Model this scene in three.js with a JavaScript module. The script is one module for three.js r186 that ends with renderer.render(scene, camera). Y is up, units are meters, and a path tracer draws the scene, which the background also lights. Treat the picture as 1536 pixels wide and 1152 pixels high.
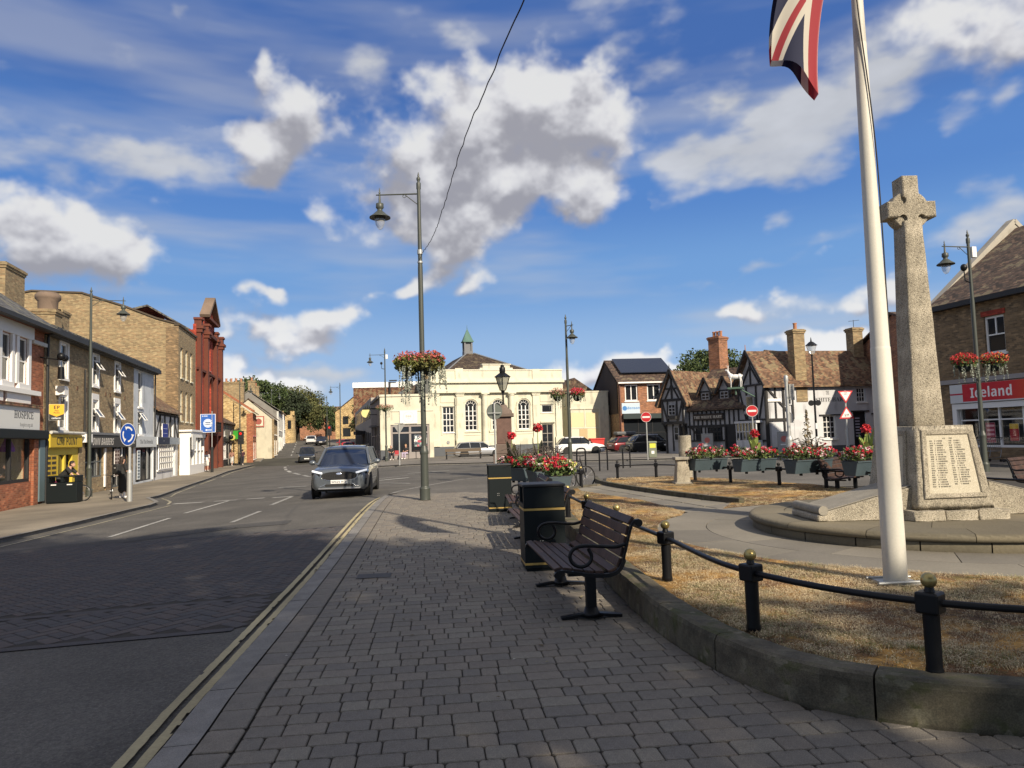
import * as THREE from 'three';
import { mergeGeometries, mergeVertices } from 'three/addons/utils/BufferGeometryUtils.js';
import { RoundedBoxGeometry } from 'three/addons/geometries/RoundedBoxGeometry.js';
import { Brush, Evaluator, SUBTRACTION, ADDITION } from 'three-bvh-csg';

const scene = new THREE.Scene();
// ---------------------------------------------------------------- camera, sun, exposure
const camera = new THREE.PerspectiveCamera(54.86, 4 / 3, 0.05, 3000);
camera.position.set(0, 1.6, 0);
camera.rotation.order = 'YXZ';
camera.rotation.set(0.0728, 0, -0.03);
const renderer = new THREE.WebGLRenderer({ antialias: true });
renderer.toneMapping = THREE.LinearToneMapping;
renderer.toneMappingExposure = 1.3;
renderer.shadowMap.enabled = true;
const SUN = new THREE.Vector3(0.4434, 0.53, 0.7225);
const sun = new THREE.DirectionalLight(0xfff0d8, 5.0);
sun.position.copy(SUN).multiplyScalar(120).add(new THREE.Vector3(0, 0, -40));
sun.target.position.set(0, 0, -40);
sun.castShadow = true;
sun.shadow.mapSize.set(4096, 4096);
Object.assign(sun.shadow.camera, { left: -90, right: 90, top: 90, bottom: -90, near: 1, far: 400 });
sun.shadow.radius = 1.2;
scene.add(sun, sun.target);

// ---------------------------------------------------------------- random, noise
function rng(seed) { let a = seed >>> 0; return () => { a = (a + 0x6D2B79F5) >>> 0; let t = a; t = Math.imul(t ^ (t >>> 15), t | 1); t ^= t + Math.imul(t ^ (t >>> 7), t | 61); return ((t ^ (t >>> 14)) >>> 0) / 4294967296; }; }
const LAT = new Float32Array(65536); { const r = rng(77); for (let i = 0; i < 65536; i++) LAT[i] = r(); }
const sm = (t) => t * t * (3 - 2 * t);
const clamp = (v, a, b) => v < a ? a : v > b ? b : v;
const step = (a, b, v) => sm(clamp((v - a) / (b - a), 0, 1));
const mix = (a, b, t) => a + (b - a) * t;
function n3(x, y, z) {
  const i = Math.floor(x), j = Math.floor(y), k = Math.floor(z), u = sm(x - i), v = sm(y - j), w = sm(z - k);
  const h = (a, b, c) => LAT[(Math.imul(a, 7919) + Math.imul(b, 104729) + Math.imul(c, 15731) + (Math.imul(a ^ b, 31) ^ Math.imul(c, 271))) & 65535];
  return mix(mix(mix(h(i, j, k), h(i + 1, j, k), u), mix(h(i, j + 1, k), h(i + 1, j + 1, k), u), v), mix(mix(h(i, j, k + 1), h(i + 1, j, k + 1), u), mix(h(i, j + 1, k + 1), h(i + 1, j + 1, k + 1), u), v), w);
}
// tileable 2D value noise: x, y in [0,1), p cells per tile
function n2(x, y, p, s = 0) {
  x *= p; y *= p; const i = Math.floor(x), j = Math.floor(y), u = sm(x - i), v = sm(y - j);
  const h = (a, b) => LAT[(Math.imul(((a % p) + p) % p, 4099) + Math.imul(((b % p) + p) % p, 263) + s * 8191) & 65535];
  return mix(mix(h(i, j), h(i + 1, j), u), mix(h(i, j + 1), h(i + 1, j + 1), u), v);
}
const fb2 = (x, y, p, o = 4, s = 0) => { let a = 0, w = 0.5, t = 0; for (let i = 0; i < o; i++) { a += w * n2(x, y, p, s + i); t += w; w *= 0.55; p *= 2; } return a / t; };

// ---------------------------------------------------------------- sky: air and clouds only
{
  const W = 4096, H = 2048, data = new Float32Array(W * H * 4), D = Math.PI / 180;
  // cloud banks: azimuth (right of north), elevation, half width, half height, tilt, strength, kind (0 heaped, 1 wispy)
  const B = [[-32.4,13.4,5.5,3.7,0,1.0,0],[-27.6,12.5,2.4,2.3,0,0.8,0],[-34.6,15.6,2.1,2.1,0,0.7,0],[-17.1,21.3,4.0,3.0,35,0.95,0],[-17.8,26.7,1.8,2.5,0,0.75,0],[-14.4,23.5,2.4,3.0,0,0.7,0],[-9.5,27.1,3.0,2.3,30,0.55,1],[-3.0,21.5,7.4,5.0,15,1.15,0],[2.9,25.1,6.8,4.2,0,1.05,0],[1.0,20.0,6,3.4,-10,0.8,0],[-6.3,18.2,5.6,3.1,10,0.9,0],[6.5,22.1,4.6,3.1,-20,0.8,0],[6.3,18.3,2.8,2.0,10,0.85,0],[-5.3,14.3,4.6,2.6,25,0.85,0],[-9.0,12.3,2.5,0.9,20,0.7,0],[-2.3,12.0,3.1,1.1,20,0.6,0],[-13.5,15.9,2.4,1.1,10,0.45,0],[-18.6,10.8,1.9,0.9,0,0.8,0],[-13.1,9.3,2.4,1.6,10,0.9,0],[-17.0,7.7,4.5,1.6,0,0.75,0],[-20.2,8.2,2.7,1.5,0,0.7,0],[-16.0,5.5,6.2,1.2,0,0.6,1],[15.6,21.0,5.3,1.9,-5,0.8,1],[21.4,21.3,6.4,2.9,20,0.85,1],[27.3,22.8,4.6,2.1,25,0.8,1],[16.8,24.7,3.3,1.1,0,0.6,1],[32.4,25.6,5.3,1.8,8,0.7,0],[32.0,20.9,1.9,1.2,15,0.4,1],[35.4,20.8,1.1,1.1,0,0.4,1],[18.4,8.6,2.3,1.2,0,0.85,0],[24.7,9.7,3.2,1.4,0,0.8,0],[27.3,10.1,2.5,1.8,0,0.6,0],[18.1,12.0,6.6,0.8,15,0.5,1],[22.7,12.5,2.2,0.7,5,0.5,0],[11.2,5.7,2.7,1.1,15,0.95,0],[13.4,5.2,2.4,1.0,0,0.9,0],[6.8,4.2,4.1,1.0,0,0.8,0],[24.1,6.3,3.0,1.3,0,0.85,0],[20.6,6.5,4.1,1.2,0,0.7,0],[27.5,6.4,2.4,1.8,0,0.6,1],[-23.8,16.0,2.4,1.3,-15,0.4,0],[-27.1,25.3,1.6,0.9,5,0.35,1],[-24.7,29.5,0.9,0.8,0,0.5,1],[12.0,27.9,3.5,2.0,20,0.55,1],[-3.3,29.6,3.1,1.3,0,0.35,1],[7.8,28.3,3.1,2.1,40,0.4,1],[17.4,26.5,1.9,1.0,0,0.3,1],[-28.5,19.6,10.4,1.9,4,0.5,1],[-25.1,19.0,8.5,1.2,2,0.45,1],[-31.3,20.6,5.7,1.1,5,0.3,1],[33.4,13.1,3.3,1.7,25,0.55,1],[32.5,15.8,2.2,1.8,10,0.3,1],[19.2,15.5,1.4,1.0,30,0.35,1],[-20.7,5.3,2.7,1.2,0,0.8,0],[-17.5,4.5,2.8,0.8,0,0.8,0]];
  const r = rng(5); // the rest of the sky carries the same mixture of clouds
  for (let i = 0; i < 300; i++) {
    const az = 40 + 280 * r(), el = 4 + 70 * Math.pow(r(), 1.6), s = 0.8 + el / 16;
    B.push([az > 180 ? az - 360 : az, el, (1.5 + 3.6 * r()) * s / Math.cos(el * D), (0.7 + 1.6 * r()) * s, 50 * r() - 20, 0.4 + 0.6 * r(), r() < 0.45 ? 1 : 0]);
  }
  for (let i = 0; i < 40; i++) { const el = 34 + 45 * r(); B.push([80 * r() - 40, el, (3 + 4 * r()) / Math.cos(el * D), 2 + 2.5 * r(), 40 * r() - 20, 0.4 + 0.6 * r(), r() < 0.5 ? 1 : 0]); }
  const bins = Array.from({ length: 72 }, () => []);
  B.forEach((b) => { const reach = Math.max(b[2], b[3]) * 1.9 + 3; for (let k = 0; k < 72; k++) { const c = -180 + k * 5 + 2.5; let d = Math.abs(c - b[0]); if (d > 180) d = 360 - d; if (d < reach + 2.5) bins[k].push([b[0], b[1], b[2], b[3], Math.cos(b[4] * D), Math.sin(b[4] * D), b[5], b[6]]); } });
  const field = (az, el, bin) => { // envelope of the cloud banks: [heaped, wispy]
    let a = 0, w = 0;
    for (const b of bin) {
      let dx = az - b[0]; if (dx > 180) dx -= 360; if (dx < -180) dx += 360; const dy = el - b[1];
      const u = (dx * b[4] + dy * b[5]) / b[2], v = (-dx * b[5] + dy * b[4]) / (b[3] * (b[7] < 0.5 && dy < 0 ? 0.85 : 1)), q = u * u + v * v;
      if (q < 2.6) { const e = b[6] * Math.exp(-q * 1.15); if (b[7] < 0.5) a = 1 - (1 - a) * (1 - e); else w = 1 - (1 - w) * (1 - e); }
    }
    return [a, w];
  };
  const fbm = (x, y, z, o) => { let s = 0, a = 0.5, t = 0; for (let i = 0; i < o; i++) { s += a * n3(x, y, z); t += a; a *= 0.52; x = x * 2.03 + 11.7; y = y * 2.03 + 5.1; z = z * 2.03 + 3.3; } return s / t; };
  const AIR = [[0, 0.35, 0.48, 0.63], [6, 0.25, 0.385, 0.59], [12, 0.135, 0.275, 0.53], [18, 0.078, 0.19, 0.46], [27, 0.05, 0.12, 0.335], [45, 0.036, 0.088, 0.275], [91, 0.03, 0.075, 0.25]]; // elevation, then the colour of clear air
  const y0 = Math.floor(H * 0.5 * (1 - 6 / 90));
  for (let row = 0; row < H; row++) {
    const el = ((row + 0.5) / H - 0.5) * 180, ce = Math.cos(el * D), se = Math.sin(el * D), e = Math.max(el, 0);
    const t2 = step(9, 44, e);
    let ti = 0; while (ti < 5 && AIR[ti + 1][0] < e) ti++; const tf = sm(clamp((e - AIR[ti][0]) / (AIR[ti + 1][0] - AIR[ti][0]), 0, 1)), air = [1, 2, 3].map((c) => mix(AIR[ti][c], AIR[ti + 1][c], tf));
    for (let col = 0; col < W; col++) {
      const o = (row * W + col) * 4; data[o + 3] = 1;
      if (row < y0) { data[o] = 0.13; data[o + 1] = 0.12; data[o + 2] = 0.11; continue; }
      const th = ((col + 0.5) / W - 0.5) * 2 * Math.PI, x = Math.cos(th) * ce, z = Math.sin(th) * ce;
      let az = Math.atan2(x, -z) / D; const bin = bins[clamp(Math.floor((az + 180) / 5), 0, 71)];
      const nx = x * 9, ny = se * 13, nz = z * 9;
      const big = fbm(nx, ny, nz, 3) - 0.5;
      const fine = fbm(x * 44 + 5, se * 52, z * 44, 4) - 0.5, wx = az + big * 6.0 + fine * 2.0, wy = el + (fbm(nx + 40, ny, nz, 3) - 0.5) * 4.4 + fine * 1.3;
      const [a, w] = field(wx, wy, bin);
      let cr = air[0], cg = air[1], cb = air[2];
      // thin veil, stretched sideways
      const veil = step(0.44, 0.8, fbm(x * 3 + 9, se * 20, z * 3, 5)) * 0.5 * step(1, 6, el) * (1 - t2 * 0.6);
      if (w > 0.02 || veil > 0.01) {
        const st = w > 0.02 ? fbm(x * 13 + se * 7, se * 30 - x * 5, z * 13 + se * 6, 5) : 0.5;
        const al = clamp(veil + step(0.25, 1.05, w * 1.2 + (st - 0.5) * 1.5) * 0.85, 0, 0.88), br = mix(0.36, 0.54, clamp(st * 1.2 - 0.1, 0, 1));
        cr = mix(cr, br * 0.97, al); cg = mix(cg, br * 0.99, al); cb = mix(cb, br * 1.03, al);
      }
      if (a > 0.05) {
        const f = fbm(x * 24, se * 30, z * 24, 6) - 0.5, q = a + f * 0.95 + big * 0.3, al = step(0.30, 0.74, q);
        if (al > 0) {
          const above = field(wx + 0.6, wy + 1.5, bin)[0], f2 = fbm(x * 24 + 0.4, se * 30 + 0.95, z * 24 + 0.4, 5) - 0.5;
          const lit = clamp(0.42 + (a - above) * 1.5 + (f - f2) * 1.9 - (q - 0.8) * 0.38, 0, 1);
          const h = step(2, 12, el), lo = mix(0.38, 0.265, h), hi = mix(0.72, 0.60, h), br = mix(lo, hi, sm(lit));
          cr = mix(cr, br, al * 0.97); cg = mix(cg, br * (1.0), al * 0.97); cb = mix(cb, br * mix(1.13, 1.0, lit), al * 0.97);
        }
      }
      data[o] = cr; data[o + 1] = cg; data[o + 2] = cb;
    }
  }
  const t = new THREE.DataTexture(data, W, H, THREE.RGBAFormat, THREE.FloatType);
  t.mapping = THREE.EquirectangularReflectionMapping; t.magFilter = t.minFilter = THREE.LinearFilter; t.needsUpdate = true;
  scene.background = t; scene.environment = t;
}

// ---------------------------------------------------------------- geometry helpers
const V = (x, y, z) => new THREE.Vector3(x, y, z);
function boxUV(g) {
  g = g.index ? g.toNonIndexed() : g;
  if (!g.attributes.normal) g.computeVertexNormals();
  const p = g.attributes.position, n = g.attributes.normal, uv = new Float32Array(p.count * 2);
  for (let i = 0; i < p.count; i += 3) {
    let ax = 0, ay = 0, az = 0; for (let k = 0; k < 3; k++) { ax += n.getX(i + k); ay += n.getY(i + k); az += n.getZ(i + k); }
    ax = Math.abs(ax); ay = Math.abs(ay); az = Math.abs(az);
    for (let k = i; k < i + 3; k++) { const x = p.getX(k), y = p.getY(k), z = p.getZ(k); if (ay > ax && ay > az) { uv[2 * k] = x; uv[2 * k + 1] = z; } else if (ax > az) { uv[2 * k] = z; uv[2 * k + 1] = y; } else { uv[2 * k] = x; uv[2 * k + 1] = y; } }
  }
  const o = new THREE.BufferGeometry();
  o.setAttribute('position', p); o.setAttribute('normal', n); o.setAttribute('uv', new THREE.BufferAttribute(uv, 2));
  if (g.attributes.color) o.setAttribute('color', g.attributes.color);
  return o;
}
const G = (...l) => { l = l.flat().filter(Boolean).map((g) => g.userData.keepUV ? (g.index ? g.toNonIndexed() : g) : boxUV(g)); return l.length === 1 ? l[0] : mergeGeometries(l); };
function bx(x0, y0, z0, x1, y1, z1) { const g = new THREE.BoxGeometry(Math.abs(x1 - x0), Math.abs(y1 - y0), Math.abs(z1 - z0)); g.translate((x0 + x1) / 2, (y0 + y1) / 2, (z0 + z1) / 2); return g; }
function rb(x0, y0, z0, x1, y1, z1, r = 0.02, s = 1) { const g = new RoundedBoxGeometry(Math.abs(x1 - x0), Math.abs(y1 - y0), Math.abs(z1 - z0), s, r); g.translate((x0 + x1) / 2, (y0 + y1) / 2, (z0 + z1) / 2); return g; }
function cyl(r0, r1, h, x = 0, y = 0, z = 0, s = 12) { const g = new THREE.CylinderGeometry(r1, r0, h, s); g.translate(x, y + h / 2, z); return g; }
function rod(a, b, r0, r1 = r0, s = 7) { const d = b.clone().sub(a), g = new THREE.CylinderGeometry(r1, r0, d.length(), s); g.applyQuaternion(new THREE.Quaternion().setFromUnitVectors(V(0, 1, 0), d.clone().normalize())); g.translate(...a.clone().add(b).multiplyScalar(0.5).toArray()); return g; }
function bar(a, b, w, h) { // square bar from a to b: w across, h along y-ish
  const d = b.clone().sub(a), L = d.length(), g = new THREE.BoxGeometry(w, h, L), m = new THREE.Matrix4(); const zz = d.normalize(); let up = Math.abs(zz.y) > 0.95 ? V(0, 0, 1) : V(0, 1, 0); const xx = up.clone().cross(zz).normalize(), yy = zz.clone().cross(xx); m.makeBasis(xx, yy, zz); m.setPosition(a.clone().add(b).multiplyScalar(0.5)); g.applyMatrix4(m); return g;
}
function sph(r, x = 0, y = 0, z = 0, s = 12, sy = 1, sx = 1, sz = 1) { const g = new THREE.SphereGeometry(r, s, Math.max(6, s * 0.7 | 0)); g.scale(sx, sy, sz); g.translate(x, y, z); return g; }
function lathe(pts, x = 0, y = 0, z = 0, s = 16) { const g = new THREE.LatheGeometry(pts.map((p) => new THREE.Vector2(p[0], p[1])), s); g.translate(x, y, z); return g; }
function tube(pts, r, seg = 24, rs = 7, closed = false) { return new THREE.TubeGeometry(new THREE.CatmullRomCurve3(pts, closed, 'catmullrom', 0.5), seg, r, rs, closed); }
function shp(pts, holes = []) { const s = new THREE.Shape(pts.map((p) => new THREE.Vector2(p[0], p[1]))); for (const h of holes) s.holes.push(h.getPoints ? h : new THREE.Path(h.map((p) => new THREE.Vector2(p[0], p[1])))); return s; }
function ext(pts, depth, holes, bevel = 0) { const g = new THREE.ExtrudeGeometry(pts.getPoints ? pts : shp(pts, holes), { depth, bevelEnabled: bevel > 0, bevelSize: bevel, bevelThickness: bevel, bevelOffset: -bevel, bevelSegments: 1, curveSegments: 14 }); return g; }
const R4 = (x0, y0, x1, y1) => [[x0, y0], [x1, y0], [x1, y1], [x0, y1]];
const move = (g, x, y, z) => { g.translate(x, y, z); return g; };
const rotY = (g, a) => { g.rotateY(a); return g; };
const rotX = (g, a) => { g.rotateX(a); return g; };
const rotZ = (g, a) => { g.rotateZ(a); return g; };
const used = {};
function numbered(n) { const k = used[n] = (used[n] ?? -1) + 1; return k ? n + '_' + String(k).padStart(3, '0') : n; }
function fix(m) { m.castShadow = m.receiveShadow = true; return m; }
function mesh(name, geo, mat, parent) { const m = fix(new THREE.Mesh(Array.isArray(geo) ? G(geo) : geo.userData.raw ? geo : G(geo), mat)); m.name = name; if (parent) parent.add(m); return m; }
function thing(name, label, category, x, d, o = {}) {
  const g = new THREE.Group(); g.name = numbered(name); g.position.set(x, o.y ?? T(x, d), -d); g.rotation.y = o.turn ?? 0; g.userData = { label, category }; if (o.group) g.userData.group = o.group; scene.add(g); return g;
}
function top(m, label, category, group, kind) { m.name = numbered(m.name); if (kind) m.userData.kind = kind; if (label) m.userData.label = label; if (category) m.userData.category = category; if (group) m.userData.group = group; scene.add(m); return m; }
function structure(name, geo, mat, label) { const m = mesh(name, geo, mat); m.name = numbered(name); m.userData = { kind: 'structure' }; if (label) m.userData.label = label; scene.add(m); return m; }
function copyOf(o, label, x, d, turn, y) { const c = o.clone(); c.name = numbered(o.name.replace(/_\d{3}$/, '')); c.userData = { ...o.userData, label }; c.position.set(x, y ?? T(x, d), -d); if (turn !== undefined) c.rotation.y = turn; scene.add(c); return c; }

// the lie of the land: falls gently to the high street on the left, climbs beyond 85 m
function T(x, d) { const u = (-1.2 - 0.108 * d) - x; let t = -0.036 * clamp(u, 0, 14); if (d > 85) t += 0.045 * (Math.min(d, 150) - 85); return t; }

// ---------------------------------------------------------------- textures and materials
function tex(px, size, fn, srgb = true) {
  const a = new Uint8Array(px * px * 4);
  for (let j = 0; j < px; j++) for (let i = 0; i < px; i++) { const c = fn(i / px, j / px, i, j), o = (j * px + i) * 4; if (typeof c === 'number') { a[o] = a[o + 1] = a[o + 2] = clamp(c, 0, 255); } else { a[o] = clamp(c[0], 0, 255); a[o + 1] = clamp(c[1], 0, 255); a[o + 2] = clamp(c[2], 0, 255); } a[o + 3] = 255; }
  const t = new THREE.DataTexture(a, px, px); t.wrapS = t.wrapT = THREE.RepeatWrapping; t.magFilter = THREE.LinearFilter; t.minFilter = THREE.LinearMipmapLinearFilter; t.generateMipmaps = true; if (srgb) t.colorSpace = THREE.SRGBColorSpace; t.repeat.set(1 / size, 1 / size); t.needsUpdate = true; return t;
}
const lin = (r, g, b) => new THREE.Color().setRGB(r, g, b);
const mat = (c, rough = 0.8, o = {}) => new THREE.MeshStandardMaterial({ color: Array.isArray(c) ? lin(...c) : c, roughness: rough, ...o });
const hs = (i, s = 0) => LAT[(Math.imul(i, 2654435) + s * 7717 + 13) & 65535];
const speck = tex(512, 1.2, (u, v, i, j) => 150 + 105 * (0.45 * fb2(u, v, 8, 4, 3) + 0.55 * hs(i * 517 + j, 1)) - 30, true);
const speckB = tex(512, 1.2, (u, v, i, j) => 255 * (0.5 * fb2(u, v, 24, 4, 3) + 0.5 * hs(i * 517 + j, 1)), false);
const blotch = tex(512, 7, (u, v, i, j) => 165 + 90 * (fb2(u, v, 4, 6, 11) - 0.0) - 25 + 18 * (hs(i * 611 + j, 4) - 0.5));
const blotchB = tex(512, 3, (u, v) => 255 * fb2(u, v, 12, 5, 9), false);
const grimeT = tex(512, 5, (u, v, i, j) => { const s = fb2(u, v * 0.35, 14, 3, 21), b = fb2(u, v, 5, 5, 31); return 222 + 34 * b - 24 * step(0.56, 0.85, s) - 18 * step(0.6, 0.8, b) + 8 * (hs(i + j * 517, 9) - 0.5); });
const asphaltT = tex(1024, 6, (u, v, i, j) => { const f = hs(i * 1031 + j, 2), g = n2(u, v, 340, 4), b = fb2(u, v, 4, 5, 8), t = fb2(u, v * 0.3, 10, 3, 14); const k = 0.72 + 0.22 * f * f + 0.2 * (g - 0.5) + 0.34 * (b - 0.5) + 0.12 * (t - 0.5) + (hs(i * 1031 + j, 40) > 0.985 ? 0.25 : 0); return [178 * k, 176 * k, 172 * k]; });
const asphaltB = tex(1024, 6, (u, v, i, j) => 255 * (0.55 * n2(u, v, 340, 4) + 0.45 * hs(i * 1031 + j, 2)), false);
function brickTex(cols, mortar, seed) {
  return tex(512, 1.8, (u, v, i, j) => {
    const row = Math.floor(v * 24), fv = v * 24 - row, off = row % 2 ? 0.5 : 0, bu = u * 8 + off, b = Math.floor(bu) % 8, fu = bu - Math.floor(bu);
    const n = hs(i * 517 + j, seed) - 0.5, m = fb2(u, v, 6, 4, seed) - 0.5;
    if (fv < 0.14 || fu < 0.045) return mortar.map((c) => c * (1 + 0.14 * n + 0.2 * m));
    const c = cols[Math.floor(hs(row * 131 + b * 17, seed) * cols.length)], k = 0.89 + 0.2 * hs(row * 37 + b * 211, seed + 3) + 0.16 * n + 0.4 * m; return c.map((q) => q * k);
  });
}
const brickB = tex(512, 1.8, (u, v) => { const row = Math.floor(v * 24), fv = v * 24 - row, bu = u * 8 + (row % 2 ? 0.5 : 0), fu = bu - Math.floor(bu); return fv < 0.14 || fu < 0.045 ? 60 : 210; }, false);
function tileTex(cols, seed) {
  return tex(512, 2.4, (u, v, i, j) => { const row = Math.floor(v * 22), fv = v * 22 - row, bu = u * 14 + (row % 2 ? 0.5 : 0), b = Math.floor(bu) % 14, fu = bu - Math.floor(bu); const c = cols[Math.floor(hs(row * 131 + b * 17, seed) * cols.length)], m = fb2(u, v, 7, 4, seed); let k = 0.72 + 0.5 * hs(row * 37 + b * 211, seed + 3) + 0.5 * (m - 0.5) + 0.14 * (hs(i * 517 + j, seed) - 0.5); if (fv < 0.16) k *= 0.55; if (fu < 0.05) k *= 0.75; if (m > 0.62 && hs(i * 3 + j * 517, 2) > 0.45) return [126, 120, 92]; return c.map((q) => q * k); });
}
const tileB = tex(256, 2.4, (u, v) => { const row = Math.floor(v * 22), fv = v * 22 - row, bu = u * 14 + (row % 2 ? 0.5 : 0), b = Math.floor(bu) % 14; return 200 * (1 - fv) + 55 * hs(row * 31 + b * 7, 5); }, false);
const woodT = tex(512, 1, (u, v, i, j) => { const g = fb2(u, v * 0.06, 40, 3, 3), k = 0.72 + 0.5 * (g - 0.4) + 0.2 * (fb2(u, v, 6, 3, 5) - 0.5) + 0.08 * (hs(i * 517 + j, 6) - 0.5); return [200 * k, 178 * k, 166 * k]; });
const grassT = tex(1024, 3, (u, v, i, j) => { const f = hs(i * 1031 + j, 2), st = n2(u + v * 0.5, v - u * 0.3, 160, 2), b = fb2(u, v, 6, 5, 6), k = 0.62 + 0.35 * st + 0.22 * (f - 0.5) + 0.9 * (b - 0.5), soil = step(0.5, 0.64, fb2(u, v, 9, 4, 26)), green = step(0.6, 0.72, fb2(u, v, 7, 4, 33)); return [mix(mix(205, 140, soil), 130, green * 0.7) * k, mix(mix(172, 108, soil), 132, green * 0.7) * k, mix(mix(112, 74, soil), 72, green * 0.7) * k]; });
const mossT = tex(512, 2.2, (u, v, i, j) => { const a = fb2(u, v, 5, 6, 41), b = fb2(u, v, 22, 4, 52), g = hs(i * 517 + j, 8) - 0.5, moss = step(0.5, 0.66, a * 0.6 + b * 0.4), lichen = step(0.64, 0.7, fb2(u, v, 30, 3, 61)), k = 0.74 + 0.5 * (b - 0.5) + 0.22 * g + 0.35 * (a - 0.5); return [mix(mix(225, 150, moss), 235, lichen) * k, mix(mix(218, 158, moss), 232, lichen) * k, mix(mix(200, 110, moss), 215, lichen) * k]; });
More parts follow.
